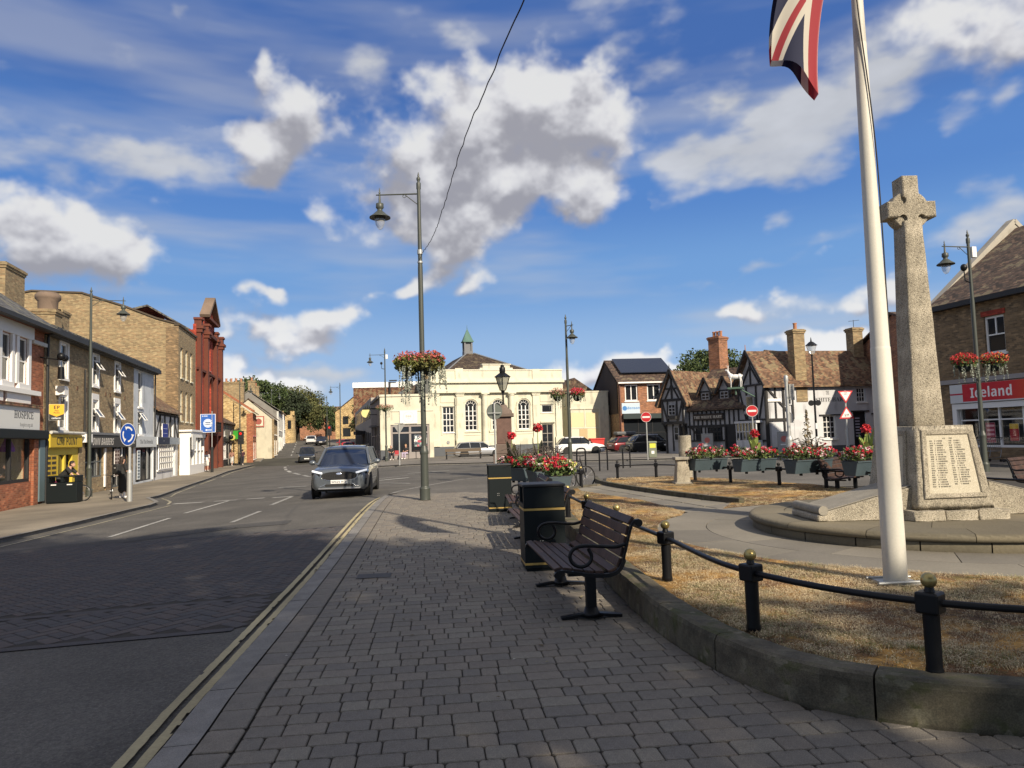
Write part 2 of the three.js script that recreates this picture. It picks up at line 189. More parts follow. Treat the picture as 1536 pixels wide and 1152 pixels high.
const M = {
  asphalt: mat([0.325, 0.31, 0.285], 0.92, { map: asphaltT, bumpMap: asphaltB, bumpScale: 0.004 }),
  asphaltOld: mat([0.40, 0.38, 0.35], 0.95, { map: asphaltT, bumpMap: asphaltB, bumpScale: 0.003 }),
  flag: mat([0.34, 0.31, 0.25], 0.92, { map: blotch, bumpMap: speckB, bumpScale: 0.002 }),
  flagB: mat([0.29, 0.265, 0.22], 0.92, { map: blotch, bumpMap: speckB, bumpScale: 0.002 }),
  leftPave: mat([0.42, 0.36, 0.27], 0.92, { map: blotch, bumpMap: speckB, bumpScale: 0.002 }),
  kerb: mat([0.46, 0.44, 0.405], 0.9, { map: speck, bumpMap: speckB, bumpScale: 0.003 }),
  bedKerb: mat([0.26, 0.24, 0.20], 0.92, { map: mossT, bumpMap: blotchB, bumpScale: 0.01 }),
  bedKerbB: mat([0.215, 0.205, 0.165], 0.92, { map: mossT, bumpMap: blotchB, bumpScale: 0.012 }),
  bedKerbC: mat([0.29, 0.26, 0.205], 0.92, { map: mossT, bumpMap: blotchB, bumpScale: 0.01 }),
  paver: [[0.42, 0.375, 0.31], [0.39, 0.35, 0.295], [0.45, 0.395, 0.325], [0.37, 0.335, 0.29], [0.40, 0.35, 0.29], [0.47, 0.425, 0.35]].map((c) => mat(c, 0.9, { map: speck, bumpMap: speckB, bumpScale: 0.004 })),
  joint: mat([0.085, 0.075, 0.06], 1, { map: speck }),
  roadPaver: [[0.165, 0.15, 0.15], [0.14, 0.13, 0.135], [0.19, 0.16, 0.15], [0.15, 0.145, 0.15]].map((c) => mat(c, 0.9, { map: speck, bumpMap: speckB, bumpScale: 0.003 })),
  yellow: mat([0.72, 0.62, 0.36], 0.8, { map: blotch }), white: mat([0.72, 0.71, 0.66], 0.8, { map: blotch }),
  dryGrass: mat([0.55, 0.455, 0.29], 1, { map: grassT, bumpMap: blotchB, bumpScale: 0.02 }),
  granite: mat([0.67, 0.64, 0.575], 0.88, { map: tex(512, 0.55, (u, v, i, j) => { const a = n2(u, v, 150, 3), b = n2(u, v, 90, 8), c = hs(i * 517 + j, 3); let k = 0.82 + 0.3 * (a - 0.5) + 0.42 * (fb2(u, v, 3, 5, 7) - 0.5); if (b > 0.76) k *= 0.6; if (a > 0.85) k *= 1.2; return [238 * k, 230 * k, 214 * k].map((q) => q + 14 * (c - 0.5)); }), bumpMap: tex(512, 0.55, (u, v, i, j) => 255 * (0.5 * n2(u, v, 90, 8) + 0.3 * n2(u, v, 30, 6) + 0.2 * hs(i * 517 + j, 1)), false), bumpScale: 0.011 }),
  graniteSmooth: mat([0.60, 0.55, 0.45], 0.85, { map: speck, bumpMap: speckB, bumpScale: 0.002 }),
  stonePlat: [[0.32, 0.275, 0.185], [0.28, 0.245, 0.17], [0.36, 0.305, 0.205]].map((c) => mat(c, 0.92, { map: blotch, bumpMap: speckB, bumpScale: 0.004 })),
  black: new THREE.MeshPhysicalMaterial({ color: lin(0.007, 0.0075, 0.009), roughness: 0.4, specularIntensity: 0.55 }), blackMatt: mat([0.018, 0.018, 0.018], 0.8), darkGreen: new THREE.MeshPhysicalMaterial({ color: lin(0.009, 0.013, 0.0145), roughness: 0.5, specularIntensity: 0.35 }),
  lampPaint: mat([0.055, 0.062, 0.052], 0.45), grey: mat([0.28, 0.28, 0.27], 0.6), galv: mat([0.42, 0.43, 0.42], 0.5, { metalness: 0.5 }), lampGlass: new THREE.MeshPhysicalMaterial({ color: lin(0.85, 0.87, 0.88), roughness: 0.12, transmission: 0.75, thickness: 0 }),
  brass: mat([0.42, 0.33, 0.13], 0.35, { metalness: 0.75 }), gold: mat([0.55, 0.38, 0.12], 0.45, { metalness: 0.6 }),
  wood: mat([0.15, 0.098, 0.076], 0.6, { map: woodT, bumpMap: blotchB, bumpScale: 0.002 }), woodB: mat([0.18, 0.115, 0.088], 0.6, { map: woodT }), woodC: mat([0.13, 0.085, 0.07], 0.6, { map: woodT }),
  poleWhite: mat([0.74, 0.71, 0.62], 0.55, { map: grimeT }), whitePaint: mat([0.78, 0.77, 0.74], 0.6), whiteWall: mat([0.72, 0.72, 0.71], 0.85, { map: grimeT }), offWhite: mat([0.66, 0.65, 0.60], 0.8, { map: grimeT }),
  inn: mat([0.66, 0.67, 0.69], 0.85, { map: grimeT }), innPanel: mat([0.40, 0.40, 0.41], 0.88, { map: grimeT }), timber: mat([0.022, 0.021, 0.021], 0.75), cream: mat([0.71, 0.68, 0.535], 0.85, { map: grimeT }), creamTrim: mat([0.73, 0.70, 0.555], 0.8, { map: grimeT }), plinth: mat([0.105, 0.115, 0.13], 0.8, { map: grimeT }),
  greyWall: mat([0.24, 0.225, 0.20], 0.85, { map: grimeT }), paleBlue: mat([0.62, 0.66, 0.70], 0.85, { map: grimeT }),
  brickBrown: mat(0xffffff, 0.92, { map: brickTex([[138, 119, 90], [146, 127, 95], [128, 110, 83], [152, 134, 102], [140, 116, 86]], [150, 138, 112], 3), bumpMap: brickB, bumpScale: 0.006 }),
  brickYellow: mat(0xffffff, 0.92, { map: brickTex([[172, 146, 98], [186, 160, 112], [160, 132, 88], [150, 122, 82], [196, 172, 126]], [170, 156, 128], 7), bumpMap: brickB, bumpScale: 0.006 }),
  brickRed: mat(0xffffff, 0.92, { map: brickTex([[148, 86, 58], [158, 94, 64], [136, 78, 54], [164, 104, 74]], [150, 118, 96], 12), bumpMap: brickB, bumpScale: 0.006 }),
  brickTerra: mat(0xffffff, 0.9, { map: brickTex([[150, 58, 40], [164, 66, 46], [138, 52, 38]], [120, 60, 46], 15), bumpMap: brickB, bumpScale: 0.004 }),
  brickModern: mat(0xffffff, 0.92, { map: brickTex([[140, 92, 64], [152, 104, 74], [128, 84, 60], [146, 100, 78]], [150, 132, 112], 19), bumpMap: brickB, bumpScale: 0.006 }),
  brickShop: mat(0xffffff, 0.92, { map: brickTex([[120, 100, 74], [134, 110, 80], [108, 90, 68], [142, 118, 88]], [128, 114, 92], 23), bumpMap: brickB, bumpScale: 0.006 }),
  terra: mat([0.31, 0.085, 0.045], 0.85, { map: blotch }), terraDark: mat([0.22, 0.062, 0.035], 0.85, { map: blotch }),
  roofTile: mat(0xffffff, 0.95, { map: tileTex([[116, 90, 70], [106, 82, 64], [126, 98, 76], [98, 78, 64], [118, 86, 66]], 5), bumpMap: tileB, bumpScale: 0.025 }),
  roofHall: mat([0.62, 0.58, 0.55], 0.95, { map: tileTex([[92, 78, 68], [84, 70, 62], [98, 84, 72]], 31), bumpMap: tileB, bumpScale: 0.02 }),
  roofDark: mat(0xffffff, 0.95, { map: tileTex([[92, 74, 62], [84, 66, 56], [100, 80, 66], [76, 64, 56]], 9), bumpMap: tileB, bumpScale: 0.02 }),
  slate: mat(0xffffff, 0.8, { map: tileTex([[86, 86, 86], [96, 95, 92], [78, 78, 80]], 14), bumpMap: tileB, bumpScale: 0.012 }),
  roofRed: mat(0xffffff, 0.95, { map: tileTex([[112, 78, 60], [104, 72, 56], [120, 84, 64]], 25), bumpMap: tileB, bumpScale: 0.02 }),
  glass: mat([0.018, 0.021, 0.025], 0.06, { metalness: 0 }), glassBlue: mat([0.012, 0.02, 0.045], 0.05), clear: new THREE.MeshPhysicalMaterial({ color: 0xffffff, roughness: 0.02, transmission: 1, thickness: 0, ior: 1.45 }),
  gutter: mat([0.02, 0.02, 0.02], 0.6), dark: mat([0.02, 0.02, 0.022], 0.8), lead: mat([0.16, 0.165, 0.175], 0.7), copper: mat([0.09, 0.17, 0.14], 0.8), pot: mat([0.38, 0.17, 0.09], 0.9), solar: mat([0.012, 0.016, 0.028], 0.2),
  rubber: mat([0.013, 0.013, 0.013], 0.85), alloy: mat([0.45, 0.45, 0.46], 0.35, { metalness: 0.8 }), chrome: mat([0.75, 0.75, 0.76], 0.15, { metalness: 1 }), lampLens: mat([0.82, 0.84, 0.86], 0.1), redLens: mat([0.30, 0.012, 0.012], 0.2),
  leafDark: new THREE.MeshPhysicalMaterial({ color: lin(0.045, 0.07, 0.022), roughness: 0.75, side: THREE.DoubleSide }), skin: mat([0.52, 0.30, 0.21], 0.6), hair: mat([0.025, 0.015, 0.01], 0.7),
};
// ================================================================ ground, road, pavements
function clipCell(poly, x0, x1, d0, d1) {
  const cut = (p, ins, hit) => { const o = []; for (let i = 0; i < p.length; i++) { const a = p[i], b = p[(i + 1) % p.length], A = ins(a), Bi = ins(b); if (A) o.push(a); if (A !== Bi) o.push(hit(a, b)); } return o; };
  const hx = (v) => (a, b) => [v, a[1] + (b[1] - a[1]) * (v - a[0]) / (b[0] - a[0])], hd = (v) => (a, b) => [a[0] + (b[0] - a[0]) * (v - a[1]) / (b[1] - a[1]), v];
  let p = cut(poly, (q) => q[0] >= x0, hx(x0)); if (p.length > 2) p = cut(p, (q) => q[0] <= x1, hx(x1)); if (p.length > 2) p = cut(p, (q) => q[1] >= d0, hd(d0)); if (p.length > 2) p = cut(p, (q) => q[1] <= d1, hd(d1)); return p;
}
function sheet(poly, off, cell = 2, yf = T) {
  const pos = [], xs = poly.map((p) => p[0]), ds = poly.map((p) => p[1]);
  for (let x = Math.floor(Math.min(...xs) / cell) * cell; x < Math.max(...xs); x += cell) for (let d = Math.floor(Math.min(...ds) / cell) * cell; d < Math.max(...ds); d += cell) {
    const c = clipCell(poly, x, x + cell, d, d + cell); if (c.length < 3) continue;
    const pts = c.map((q) => new THREE.Vector2(q[0], q[1])); for (const t of THREE.ShapeUtils.triangulateShape(pts, [])) { let [a, b, e] = t.map((k) => c[k]); const ar = (b[0] - a[0]) * (e[1] - a[1]) - (b[1] - a[1]) * (e[0] - a[0]); if (Math.abs(ar) < 1e-9) continue; if (ar < 0) [b, e] = [e, b]; for (const q of [a, b, e]) pos.push(q[0], yf(q[0], q[1]) + off, -q[1]); }
  }
  const g = new THREE.BufferGeometry(); g.setAttribute('position', new THREE.Float32BufferAttribute(pos, 3)); g.computeVertexNormals(); return g;
}
function skirt(line, y0, y1) { // vertical face below an edge
  const pos = []; for (let i = 0; i + 1 < line.length; i++) { const [a, b] = [line[i], line[i + 1]], q = (p, o) => [p[0], T(p[0], p[1]) + o, -p[1]]; pos.push(...q(a, y0), ...q(b, y0), ...q(b, y1), ...q(a, y0), ...q(b, y1), ...q(a, y1)); } const g = new THREE.BufferGeometry(); g.setAttribute('position', new THREE.Float32BufferAttribute(pos, 3)); g.computeVertexNormals(); return g;
}
function curve(pts) { // arc-length line through points: at(s) -> [x, d, tx, td], L
  const c = new THREE.CatmullRomCurve3(pts.map((p) => V(p[0], 0, p[1])), false, 'centripetal'); c.arcLengthDivisions = 400; const L = c.getLength();
  return { L, at(s) { const u = clamp(s / L, 0, 1), p = c.getPointAt(u), t = c.getTangentAt(u); return [p.x, p.z, t.x, t.z]; }, off(s, o) { const [x, d, tx, td] = this.at(s); return [x + td * o, d - tx * o]; } };
}
function ribbon(line, w, off, jit = 0, seed = 1, yf = T) { // painted line along [x,d] points
  const r = rng(seed), P = []; for (let i = 0; i + 1 < line.length; i++) { const [a, b] = [line[i], line[i + 1]], L = Math.hypot(b[0] - a[0], b[1] - a[1]), n = Math.max(1, Math.ceil(L / (jit ? 0.07 : 1))); for (let k = 0; k < n + (i + 2 === line.length ? 1 : 0); k++) P.push([mix(a[0], b[0], k / n), mix(a[1], b[1], k / n)]); }
  const pos = [], E = P.map((p, i) => { const a = P[Math.max(0, i - 1)], b = P[Math.min(P.length - 1, i + 1)], L = Math.hypot(b[0] - a[0], b[1] - a[1]) || 1, nx = (b[1] - a[1]) / L, nd = -(b[0] - a[0]) / L, h = w / 2, q = (o) => { const x = p[0] + nx * o, d = p[1] + nd * o; return [x, yf(x, d) + off, -d]; }; return [q(-h + jit * (r() - 0.5)), q(h + jit * (r() - 0.5))]; });
  const lp = (p, q, t) => p.map((v, k) => mix(v, q[k], t)); for (let i = 0; i + 1 < E.length; i++) { const [a, b] = E[i], [c, e] = E[i + 1]; if (jit) for (let k = 0; k < 4; k++) { if (n3(i * 0.2, k * 0.7, seed * 7.3) * 0.7 + r() * 0.45 + (k === 0 || k === 3 ? 0.05 : 0) > 0.99) continue; const A = lp(a, b, k / 4), B = lp(a, b, (k + 1) / 4), C2 = lp(c, e, (k + 1) / 4), D = lp(c, e, k / 4); pos.push(...A, ...B, ...C2, ...A, ...C2, ...D); } else pos.push(...a, ...b, ...e, ...a, ...e, ...c); }
  const g = new THREE.BufferGeometry(); g.setAttribute('position', new THREE.Float32BufferAttribute(pos, 3)); g.computeVertexNormals(); return g;
}
structure('ground', sheet([[-700, -120], [700, -120], [700, 900], [-700, 900]], -0.2, 25), mat([0.10, 0.095, 0.07], 1, { map: blotch }));
const roadMesh = structure('road', sheet([[-75, -45], [70, -45], [70, 150], [20, 320], [-95, 320]], -0.1, 2), M.asphalt, 'grey asphalt high street and market place road');
const kerbLine = curve([[-1.35, -14], [-1.6, -6], [-1.74, 0], [-1.93, 3.9], [-2.06, 4.9], [-2.24, 6.6], [-2.6, 9.9], [-3.14, 14.4], [-3.65, 18.8], [-3.9, 21.6], [-3.92, 23.0]]);
const tipLine = curve([[-3.92, 23.0], [-3.75, 24.3], [-3.17, 26.7], [-1.97, 30.4], [0.3, 33.8], [3, 36.6], [6, 38.2], [8.4, 37.6], [9.6, 34], [9.8, 30]]);
const sample = (c, n, o = 0) => Array.from({ length: n + 1 }, (_, i) => c.off(c.L * i / n, o));
const plazaEdge = [...sample(kerbLine, 60), ...sample(tipLine, 40).slice(1)];
const plazaPoly = [...plazaEdge, [14, 27.5], [17.5, 22], [19, 10], [20, -14]];
const plaza = structure('plaza_pavement', sheet(plazaPoly, -0.014, 1), M.joint, 'grey brown block pavement beside the war memorial garden');
mesh('forecourt_tarmac', sheet([...sample(kerbLine, 60, 0.3).filter((p) => p[1] > 20.5), ...sample(tipLine, 40, 0.05), [14, 27.5], [17.5, 22], [10, 20.5], [-3.4, 20.5]], 0, 1), M.asphaltOld, plaza);
{ // kerb stones along the carriageway, then round the tip
  const k = new THREE.Group(); k.name = 'plaza_kerb'; k.userData = { kind: 'structure' }; scene.add(k); const r = rng(31);
  const stones = (line, s0, len, w, y, m) => { for (let s = s0; s + len <= line.L; s += len) { const pos = [], n = 4, q = (a, o, yy) => { const p = line.off(a, o); return [p[0], T(p[0], p[1]) + yy, -p[1]]; }, j = 0.004 * (r() - 0.5), quad = (a, b, c, e) => pos.push(...a, ...b, ...c, ...a, ...c, ...e); for (let i = 0; i < n; i++) { const a = s + 0.004 + (len - 0.008) * i / n, b = s + 0.004 + (len - 0.008) * (i + 1) / n; quad(q(a, 0.012, y + j), q(a, w, y + j), q(b, w, y + j), q(b, 0.012, y + j)); quad(q(a, 0, y - 0.012 + j), q(a, 0.012, y + j), q(b, 0.012, y + j), q(b, 0, y - 0.012 + j)); quad(q(a, 0, -0.15), q(a, 0, y - 0.012 + j), q(b, 0, y - 0.012 + j), q(b, 0, -0.15)); } const g = new THREE.BufferGeometry(); g.setAttribute('position', new THREE.Float32BufferAttribute(pos, 3)); g.computeVertexNormals(); mesh('kerb_stone', g, m[Math.floor(r() * m.length)], k); } };
  const km = [M.kerb, mat([0.43, 0.41, 0.375], 0.9, { map: speck, bumpMap: speckB, bumpScale: 0.003 }), mat([0.49, 0.465, 0.43], 0.9, { map: speck, bumpMap: speckB, bumpScale: 0.003 })];
  stones(kerbLine, 8, 0.92, 0.19, 0.004, km); stones(tipLine, 0, 0.92, 0.16, 0.006, km);
}
// ---- block paving, in courses across the pavement
const bedLine = curve([[14, 2.6], [7, 3.1], [4, 3.5], [2.56, 3.9], [2.1, 4.06], [1.66, 4.38], [1.37, 4.91], [1.14, 5.88], [1.04, 6.9], [0.95, 8.35], [0.86, 10.5], [0.76, 13], [0.78, 16], [1.0, 18.5], [1.6, 20.4], [2.5, 21.4]]);
function blockGeo(l, w, c = 0.0055, h = 0.014) { // chamfered block top, centred, top at y = 0
  const oct = (a, b, k, y) => [[-a + k, y, -b], [a - k, y, -b], [a, y, -b + k], [a, y, b - k], [a - k, y, b], [-a + k, y, b], [-a, y, b - k], [-a, y, -b + k]], q0 = Math.min(0.012, w * 0.08), t = oct(l / 2 - c, w / 2 - c, q0, 0), e = oct(l / 2, w / 2, q0 * 1.1, -0.006), f = e.map((p) => [p[0], -h, p[2]]), pos = [], tri = (p, q, r) => pos.push(...p, ...r, ...q);
  for (let i = 1; i < 7; i++) tri(t[0], t[i], t[i + 1]); for (let i = 0; i < 8; i++) { const j = (i + 1) % 8; tri(e[i], e[j], t[j]); tri(e[i], t[j], t[i]); tri(f[i], f[j], e[j]); tri(f[i], e[j], e[i]); }
  const g = new THREE.BufferGeometry(); g.setAttribute('position', new THREE.Float32BufferAttribute(pos, 3)); g.computeVertexNormals(); return G(g);
}
function layBlocks(list, name, mats, parent, most, seed) { // list: {x, d, a, l, w}; nearest as single pieces, the rest joined
  const r = rng(seed), geos = {}, rest = []; list.forEach((b) => { b.k = Math.hypot(b.x, b.d) + (Math.abs(b.x / Math.max(b.d, 0.1)) > 0.72 || b.d < 2.9 ? 100 : 0); b.m = Math.floor(r() * mats.length); b.j = (r() - 0.5) * 0.004; b.rx = (r() - 0.5) * 0.012; b.rz = (r() - 0.5) * 0.012; b.ry = (r() - 0.5) * 0.012; });
  list.sort((p, q) => p.k - q.k);
  const tilted = new THREE.Quaternion().setFromEuler(new THREE.Euler(-0.0039, 0, 0.036)), e = new THREE.Euler(), mm = new THREE.Matrix4(), qq = new THREE.Quaternion();
  list.forEach((b, i) => {
    const key = b.l.toFixed(3) + '_' + b.w.toFixed(3), g = geos[key] ??= blockGeo(b.l, b.w); e.set(b.rx, b.a + b.ry, b.rz); qq.setFromEuler(e); if (b.tilt) qq.premultiply(tilted); const p = V(b.x, (b.y ?? 0) + b.j, -b.d);
    if (i < most) { const m = fix(new THREE.Mesh(g, mats[b.m])); m.name = name; m.position.copy(p); m.quaternion.copy(qq); parent.add(m); }
    else { mm.compose(p, qq, V(1, 1, 1)); const c = g.clone().applyMatrix4(mm), n = c.attributes.position.count, col = new Float32Array(n * 3), k = mats[b.m].color; for (let t = 0; t < n; t++) { col[3 * t] = k.r; col[3 * t + 1] = k.g; col[3 * t + 2] = k.b; } c.setAttribute('color', new THREE.BufferAttribute(col, 3)); rest.push(c); }
  });
  if (rest.length) { const m = fix(new THREE.Mesh(mergeGeometries(rest), new THREE.MeshStandardMaterial({ color: 0xffffff, vertexColors: true, roughness: 0.9, map: mats[0].map, bumpMap: mats[0].bumpMap, bumpScale: 0.004 }))); m.name = 'distant_' + name + 's'; m.userData.kind = 'stuff'; parent.add(m); }
}
const bedInner = sample(bedLine, 120, -0.0);
const bedX = (d) => { let best = 99; for (let i = 0; i + 1 < bedInner.length; i++) { const [a, b] = [bedInner[i], bedInner[i + 1]]; if ((a[1] - d) * (b[1] - d) <= 0 && a[1] !== b[1]) best = Math.min(best, a[0] + (b[0] - a[0]) * (d - a[1]) / (b[1] - a[1])); } return best; };
{
  const list = [], r = rng(8), ax = [-0.108, 0.994], bxv = [0.994, 0.108], pitch = 0.165, lens = [0.235, 0.16, 0.2, 0.12, 0.235, 0.16];
  const kAt = []; for (let s = 0; s <= kerbLine.L; s += 0.05) kAt.push(kerbLine.off(s, 0.415));
  for (let p = 1.6; p < 22.6; p += pitch) {
    let q0 = -99; for (const k of kAt) { if (Math.abs(k[0] * ax[0] + k[1] * ax[1] - p) < 0.04) { q0 = k[0] * bxv[0] + k[1] * bxv[1]; break; } } if (q0 < -50) continue;
    let q = q0 + 0.006; const far = p > 20.2 ? 3.6 - (p - 20.2) * 1.1 : 9;
    if (r() < 0.5) { list.push({ q: q + 0.06, p, l: 0.12 }); q += 0.128; }
    while (q < far) { const l = lens[Math.floor(r() * lens.length)]; const qc = q + l / 2, x = qc * bxv[0] + p * ax[0], d = qc * bxv[1] + p * ax[1], e = bedX(d); if (x > e + 0.12 && d > 4.0 && d < 21) break; if (d < 4.1 && x > 1.8 && bedLine && d > bedInner.reduce((m, t) => Math.abs(t[0] - x) < 0.3 ? Math.min(m, t[1]) : m, 99) + 0.15) break; if (x > 4.5) break; list.push({ q: qc, p, l }); q += l + 0.007; }
  }
  list.forEach((b) => { b.x = b.q * bxv[0] + b.p * ax[0]; b.d = b.q * bxv[1] + b.p * ax[1]; b.a = Math.atan2(0.108, 0.994); b.w = 0.158; b.y = b.d > 20.4 ? 0.006 : 0; });
  layBlocks(list, 'paver', M.paver, plaza, 300, 4);
  // border course of larger slabs beside the kerb
  const bs = []; for (let s = 9; s < kerbLine.L - 0.4; s += 0.31) { const p = kerbLine.off(s + 0.15, 0.302), t = kerbLine.at(s + 0.15); bs.push({ x: p[0], d: p[1], a: Math.atan2(t[3], t[2]), l: 0.302, w: 0.205, y: 0.001 }); }
  layBlocks(bs, 'border_slab', M.paver.slice(0, 4), plaza, 70, 6);
}
mesh('drain_cover', [bx(-0.2, 0, -0.14, 0.2, 0.004, 0.14)].map((g) => rotY(g, 0.1)), mat([0.05, 0.045, 0.04], 0.7), plaza).position.set(-1.72, 0.003, -9.0);
// ---- band of block paving in the carriageway
{
  const list = [], a45 = Math.PI / 4 + 0.1, c = Math.cos(a45), s = Math.sin(a45), edge = [];
  const add = (ox, od, ll, ww, pmin, pmax) => { const N = 130; for (let j = -N; j < N; j++) for (let n = -N; n < N; n++) for (const v of [0, 1]) { const i = j + 4 * Math.floor(n / 1) + (v ? 2 : 0); if (Math.abs(i) > N) continue; const U = v ? [i + 0.5, j] : [i + 1, j + 0.5], u = U[0] * ww, w = U[1] * ww, x = ox + u * c - w * s, d = od + u * s + w * c, p = d * 0.994 - x * 0.108; if (p < pmin || p > pmax) continue; const right = -2.72 - 0.095 * (d - 8), left = -10.7 - 0.09 * (d - 12); if (x > right || x < left) continue; list.push({ x, d, a: -a45 * -1 + (v ? Math.PI / 2 : 0), l: ll - 0.008, w: ww - 0.008, y: T(x, d) - 0.0895, tilt: 1 }); } };
  add(-6.5, 7.95, 0.3, 0.15, 7.55, 8.75); add(-6.5, 12.4, 0.21, 0.105, 9.0, 15.75);
  const g = new THREE.Group(); g.name = 'road_paving'; g.userData = { kind: 'structure' }; scene.add(g);
  mesh('paving_bed', sheet([[-11.2, 6.35], [-2.5, 7.22], [-3.28, 15.47], [-12, 14.55]], -0.0965, 1), M.joint, g);
  const seen = new Set(), uniq = list.filter((b) => { const k = b.x.toFixed(2) + b.d.toFixed(2); if (seen.has(k)) return false; seen.add(k); return true; });
  layBlocks(uniq, 'paver', M.roadPaver, g, 280, 9);
  for (const p of [7.42, 8.87, 15.86]) mesh('edge_strip', ribbon([[-10.8, p - 1.17], [-2.75 - 0.09 * (p - 8), p - 0.3]], 0.13, -0.0905, 0, 4), M.roadPaver[1], g);
}
// ---- painted markings
const marks = (name, list, m) => { const g = new THREE.Group(); g.name = name; g.userData = { kind: 'structure' }; scene.add(g); list.forEach((b) => mesh('painted_line', b, m, g)); };
marks('double_yellow_lines', [ribbon(sample(kerbLine, 90, -0.105).filter((p) => p[1] > -6), 0.068, -0.078, 0.007, 3), ribbon(sample(kerbLine, 90, -0.225).filter((p) => p[1] > -6), 0.068, -0.078, 0.007, 5)], M.yellow);
marks('yellow_lines', [ribbon([[-10.1, 6], [-10.75, 13], [-11.05, 17], [-11.3, 20], [-11.75, 24], [-11.95, 25.8]], 0.09, -0.09, 0.015, 7), ribbon([[-12.4, 26.6], [-12.9, 27.9], [-13.7, 29.3], [-14.5, 30.6], [-14.6, 31.6], [-15.5, 34], [-17.6, 41]], 0.09, -0.09, 0.015, 8), ribbon([[-18.2, 43], [-24, 63.4], [-30, 89.7]], 0.12, -0.09, 0, 9)], mat([0.60, 0.55, 0.40], 0.85, { map: blotch }));
marks('white_road_markings', [
  ribbon([[-8.94, 16.4], [-9.5, 20.5]], 0.12, -0.09, 0.015, 11), ribbon([[-6.85, 18], [-7.12, 20.8]], 0.12, -0.09, 0.015, 12), ribbon([[-9.7, 21.9], [-10.1, 26.3]], 0.12, -0.09, 0.015, 13), ribbon([[-7.5, 22.9], [-7.88, 26.3]], 0.14, -0.09, 0.015, 14),
  ribbon([[-12.2, 26.6], [-11.1, 26.5]], 0.28, -0.09, 0.02, 15), ribbon([[-10.7, 26.5], [-9.9, 26.5]], 0.28, -0.09, 0.02, 16), ribbon([[-9.6, 26.6], [-8.95, 26.6]], 0.28, -0.09, 0.02, 17), ribbon([[-8.6, 26.4], [-7.9, 26.4]], 0.28, -0.09, 0.02, 18),
  ribbon([[-10.6, 33.4], [-9.2, 33.0]], 0.3, -0.09, 0.02, 19), ribbon([[-8.6, 32.7], [-7.6, 32.4]], 0.2, -0.09, 0.02, 20),
  ribbon([[-6.5, 32.2], [-4.2, 29.8]], 0.16, -0.088, 0.02, 21), ribbon([[-6.6, 33.6], [-4.9, 34.4]], 0.4, -0.088, 0.03, 22), ribbon([[-6.6, 35.2], [-5, 37.2]], 0.16, -0.088, 0.02, 23), ribbon([[-5.6, 39], [-3.6, 41]], 0.2, -0.088, 0.02, 24),
  ...[[[-27.1, 90], [-25.6, 85]], [[-24.9, 82], [-23.6, 77.5]], [[-22.8, 74], [-21, 68]], [[-20.3, 66], [-18.9, 61.5]], [[-18, 59], [-16.4, 54.5]], [[-15.6, 52.5], [-14, 48.5]], [[-13.2, 46.5], [-12, 43.6]]].map((l, i) => ribbon(l, 0.24, -0.088, 0, 30 + i)),
  ...Array.from({ length: 9 }, (_, i) => ribbon([[-30 - i * 2.2, 100 + i * 8], [-31 - i * 2.2, 103.6 + i * 8]], 0.16, -0.086, 0, 50 + i)),
  ribbon([[-9.2, 51], [-8, 50.5], [-7, 50.2]], 0.2, -0.088, 0, 61), ribbon([[-3, 44], [8, 41.5]], 0.14, -0.088, 0, 62), ribbon([[3, 40.2], [5, 39.8]], 0.14, -0.088, 0, 63)], M.white);
mesh('drain_grate', rotY(bx(-0.22, 0, -0.22, 0.22, 0.012, 0.22), 0.2), M.dark, roadMesh).position.set(-9.3, T(-9.3, 26) - 0.1, -29.8);
mesh('tar_patch', ribbon([[-12.2, 13.6], [-8.4, 15.4], [-6.4, 17.0], [-5.2, 17.2]], 0.9, -0.093, 0.05, 41), mat([0.22, 0.215, 0.21], 0.9, { map: asphaltT }), roadMesh);
// ---- pavement of the left side and of the far side
const leftKerb = [[-9.4, -14], [-10.2, 4], [-11.0, 12], [-11.6, 16.8], [-11.83, 19.7], [-12.33, 23.65], [-12.5, 25.4], [-12.9, 26.8], [-13.8, 28.4], [-14.9, 30.2], [-15.1, 31.5], [-15.6, 33.2], [-17.9, 40.7], [-24.5, 63.4], [-30.6, 89.7], [-34.5, 104], [-43, 135], [-75, 250]];
const pave = (name, kerb, inner, label, m = M.leftPave) => { const s = structure(name, sheet([...kerb, ...inner], 0, 2), m, label); const l = []; for (let i = 0; i + 1 < kerb.length; i++) { const [a, b] = [kerb[i], kerb[i + 1]], n = Math.ceil(Math.hypot(b[0] - a[0], b[1] - a[1]) / 2); for (let k = 0; k < n; k++) l.push([mix(a[0], b[0], k / n), mix(a[1], b[1], k / n)]); } l.push(kerb[kerb.length - 1]); mesh('kerb', [skirt(l, -0.14, 0.012), ribbon(l, 0.15, 0.012)], M.kerb, s); return s; };
pave('high_street_pavement', leftKerb, [[-92, 250], [-52, 135], [-43, 104], [-37, 78], [-29, 40], [-26, 20], [-24, -14]], 'buff pavement along the shops on the left');
pave('market_pavement', [[-48, 175], [-37, 140], [-26, 105], [-17.5, 72], [-15.4, 62], [-14.0, 56.5], [-12, 53.6], [-9.9, 52.2], [-1, 50], [5.3, 48.4], [12, 46.6], [20, 45.5], [30, 44.5], [38, 44]], [[38, 110], [20, 130], [-20, 175]], 'grey brown paved forecourt before the cream hall and the inn', mat([0.33, 0.30, 0.26], 0.93, { map: blotch, bumpMap: speckB, bumpScale: 0.002 }));
pave('shop_pavement', [[27.2, -5], [22.6, 15], [18.4, 31], [17.6, 36], [18.6, 39.4], [24, 40.6]], [[40, 40.6], [40, -5]], 'paved strip in front of the frozen food shop');

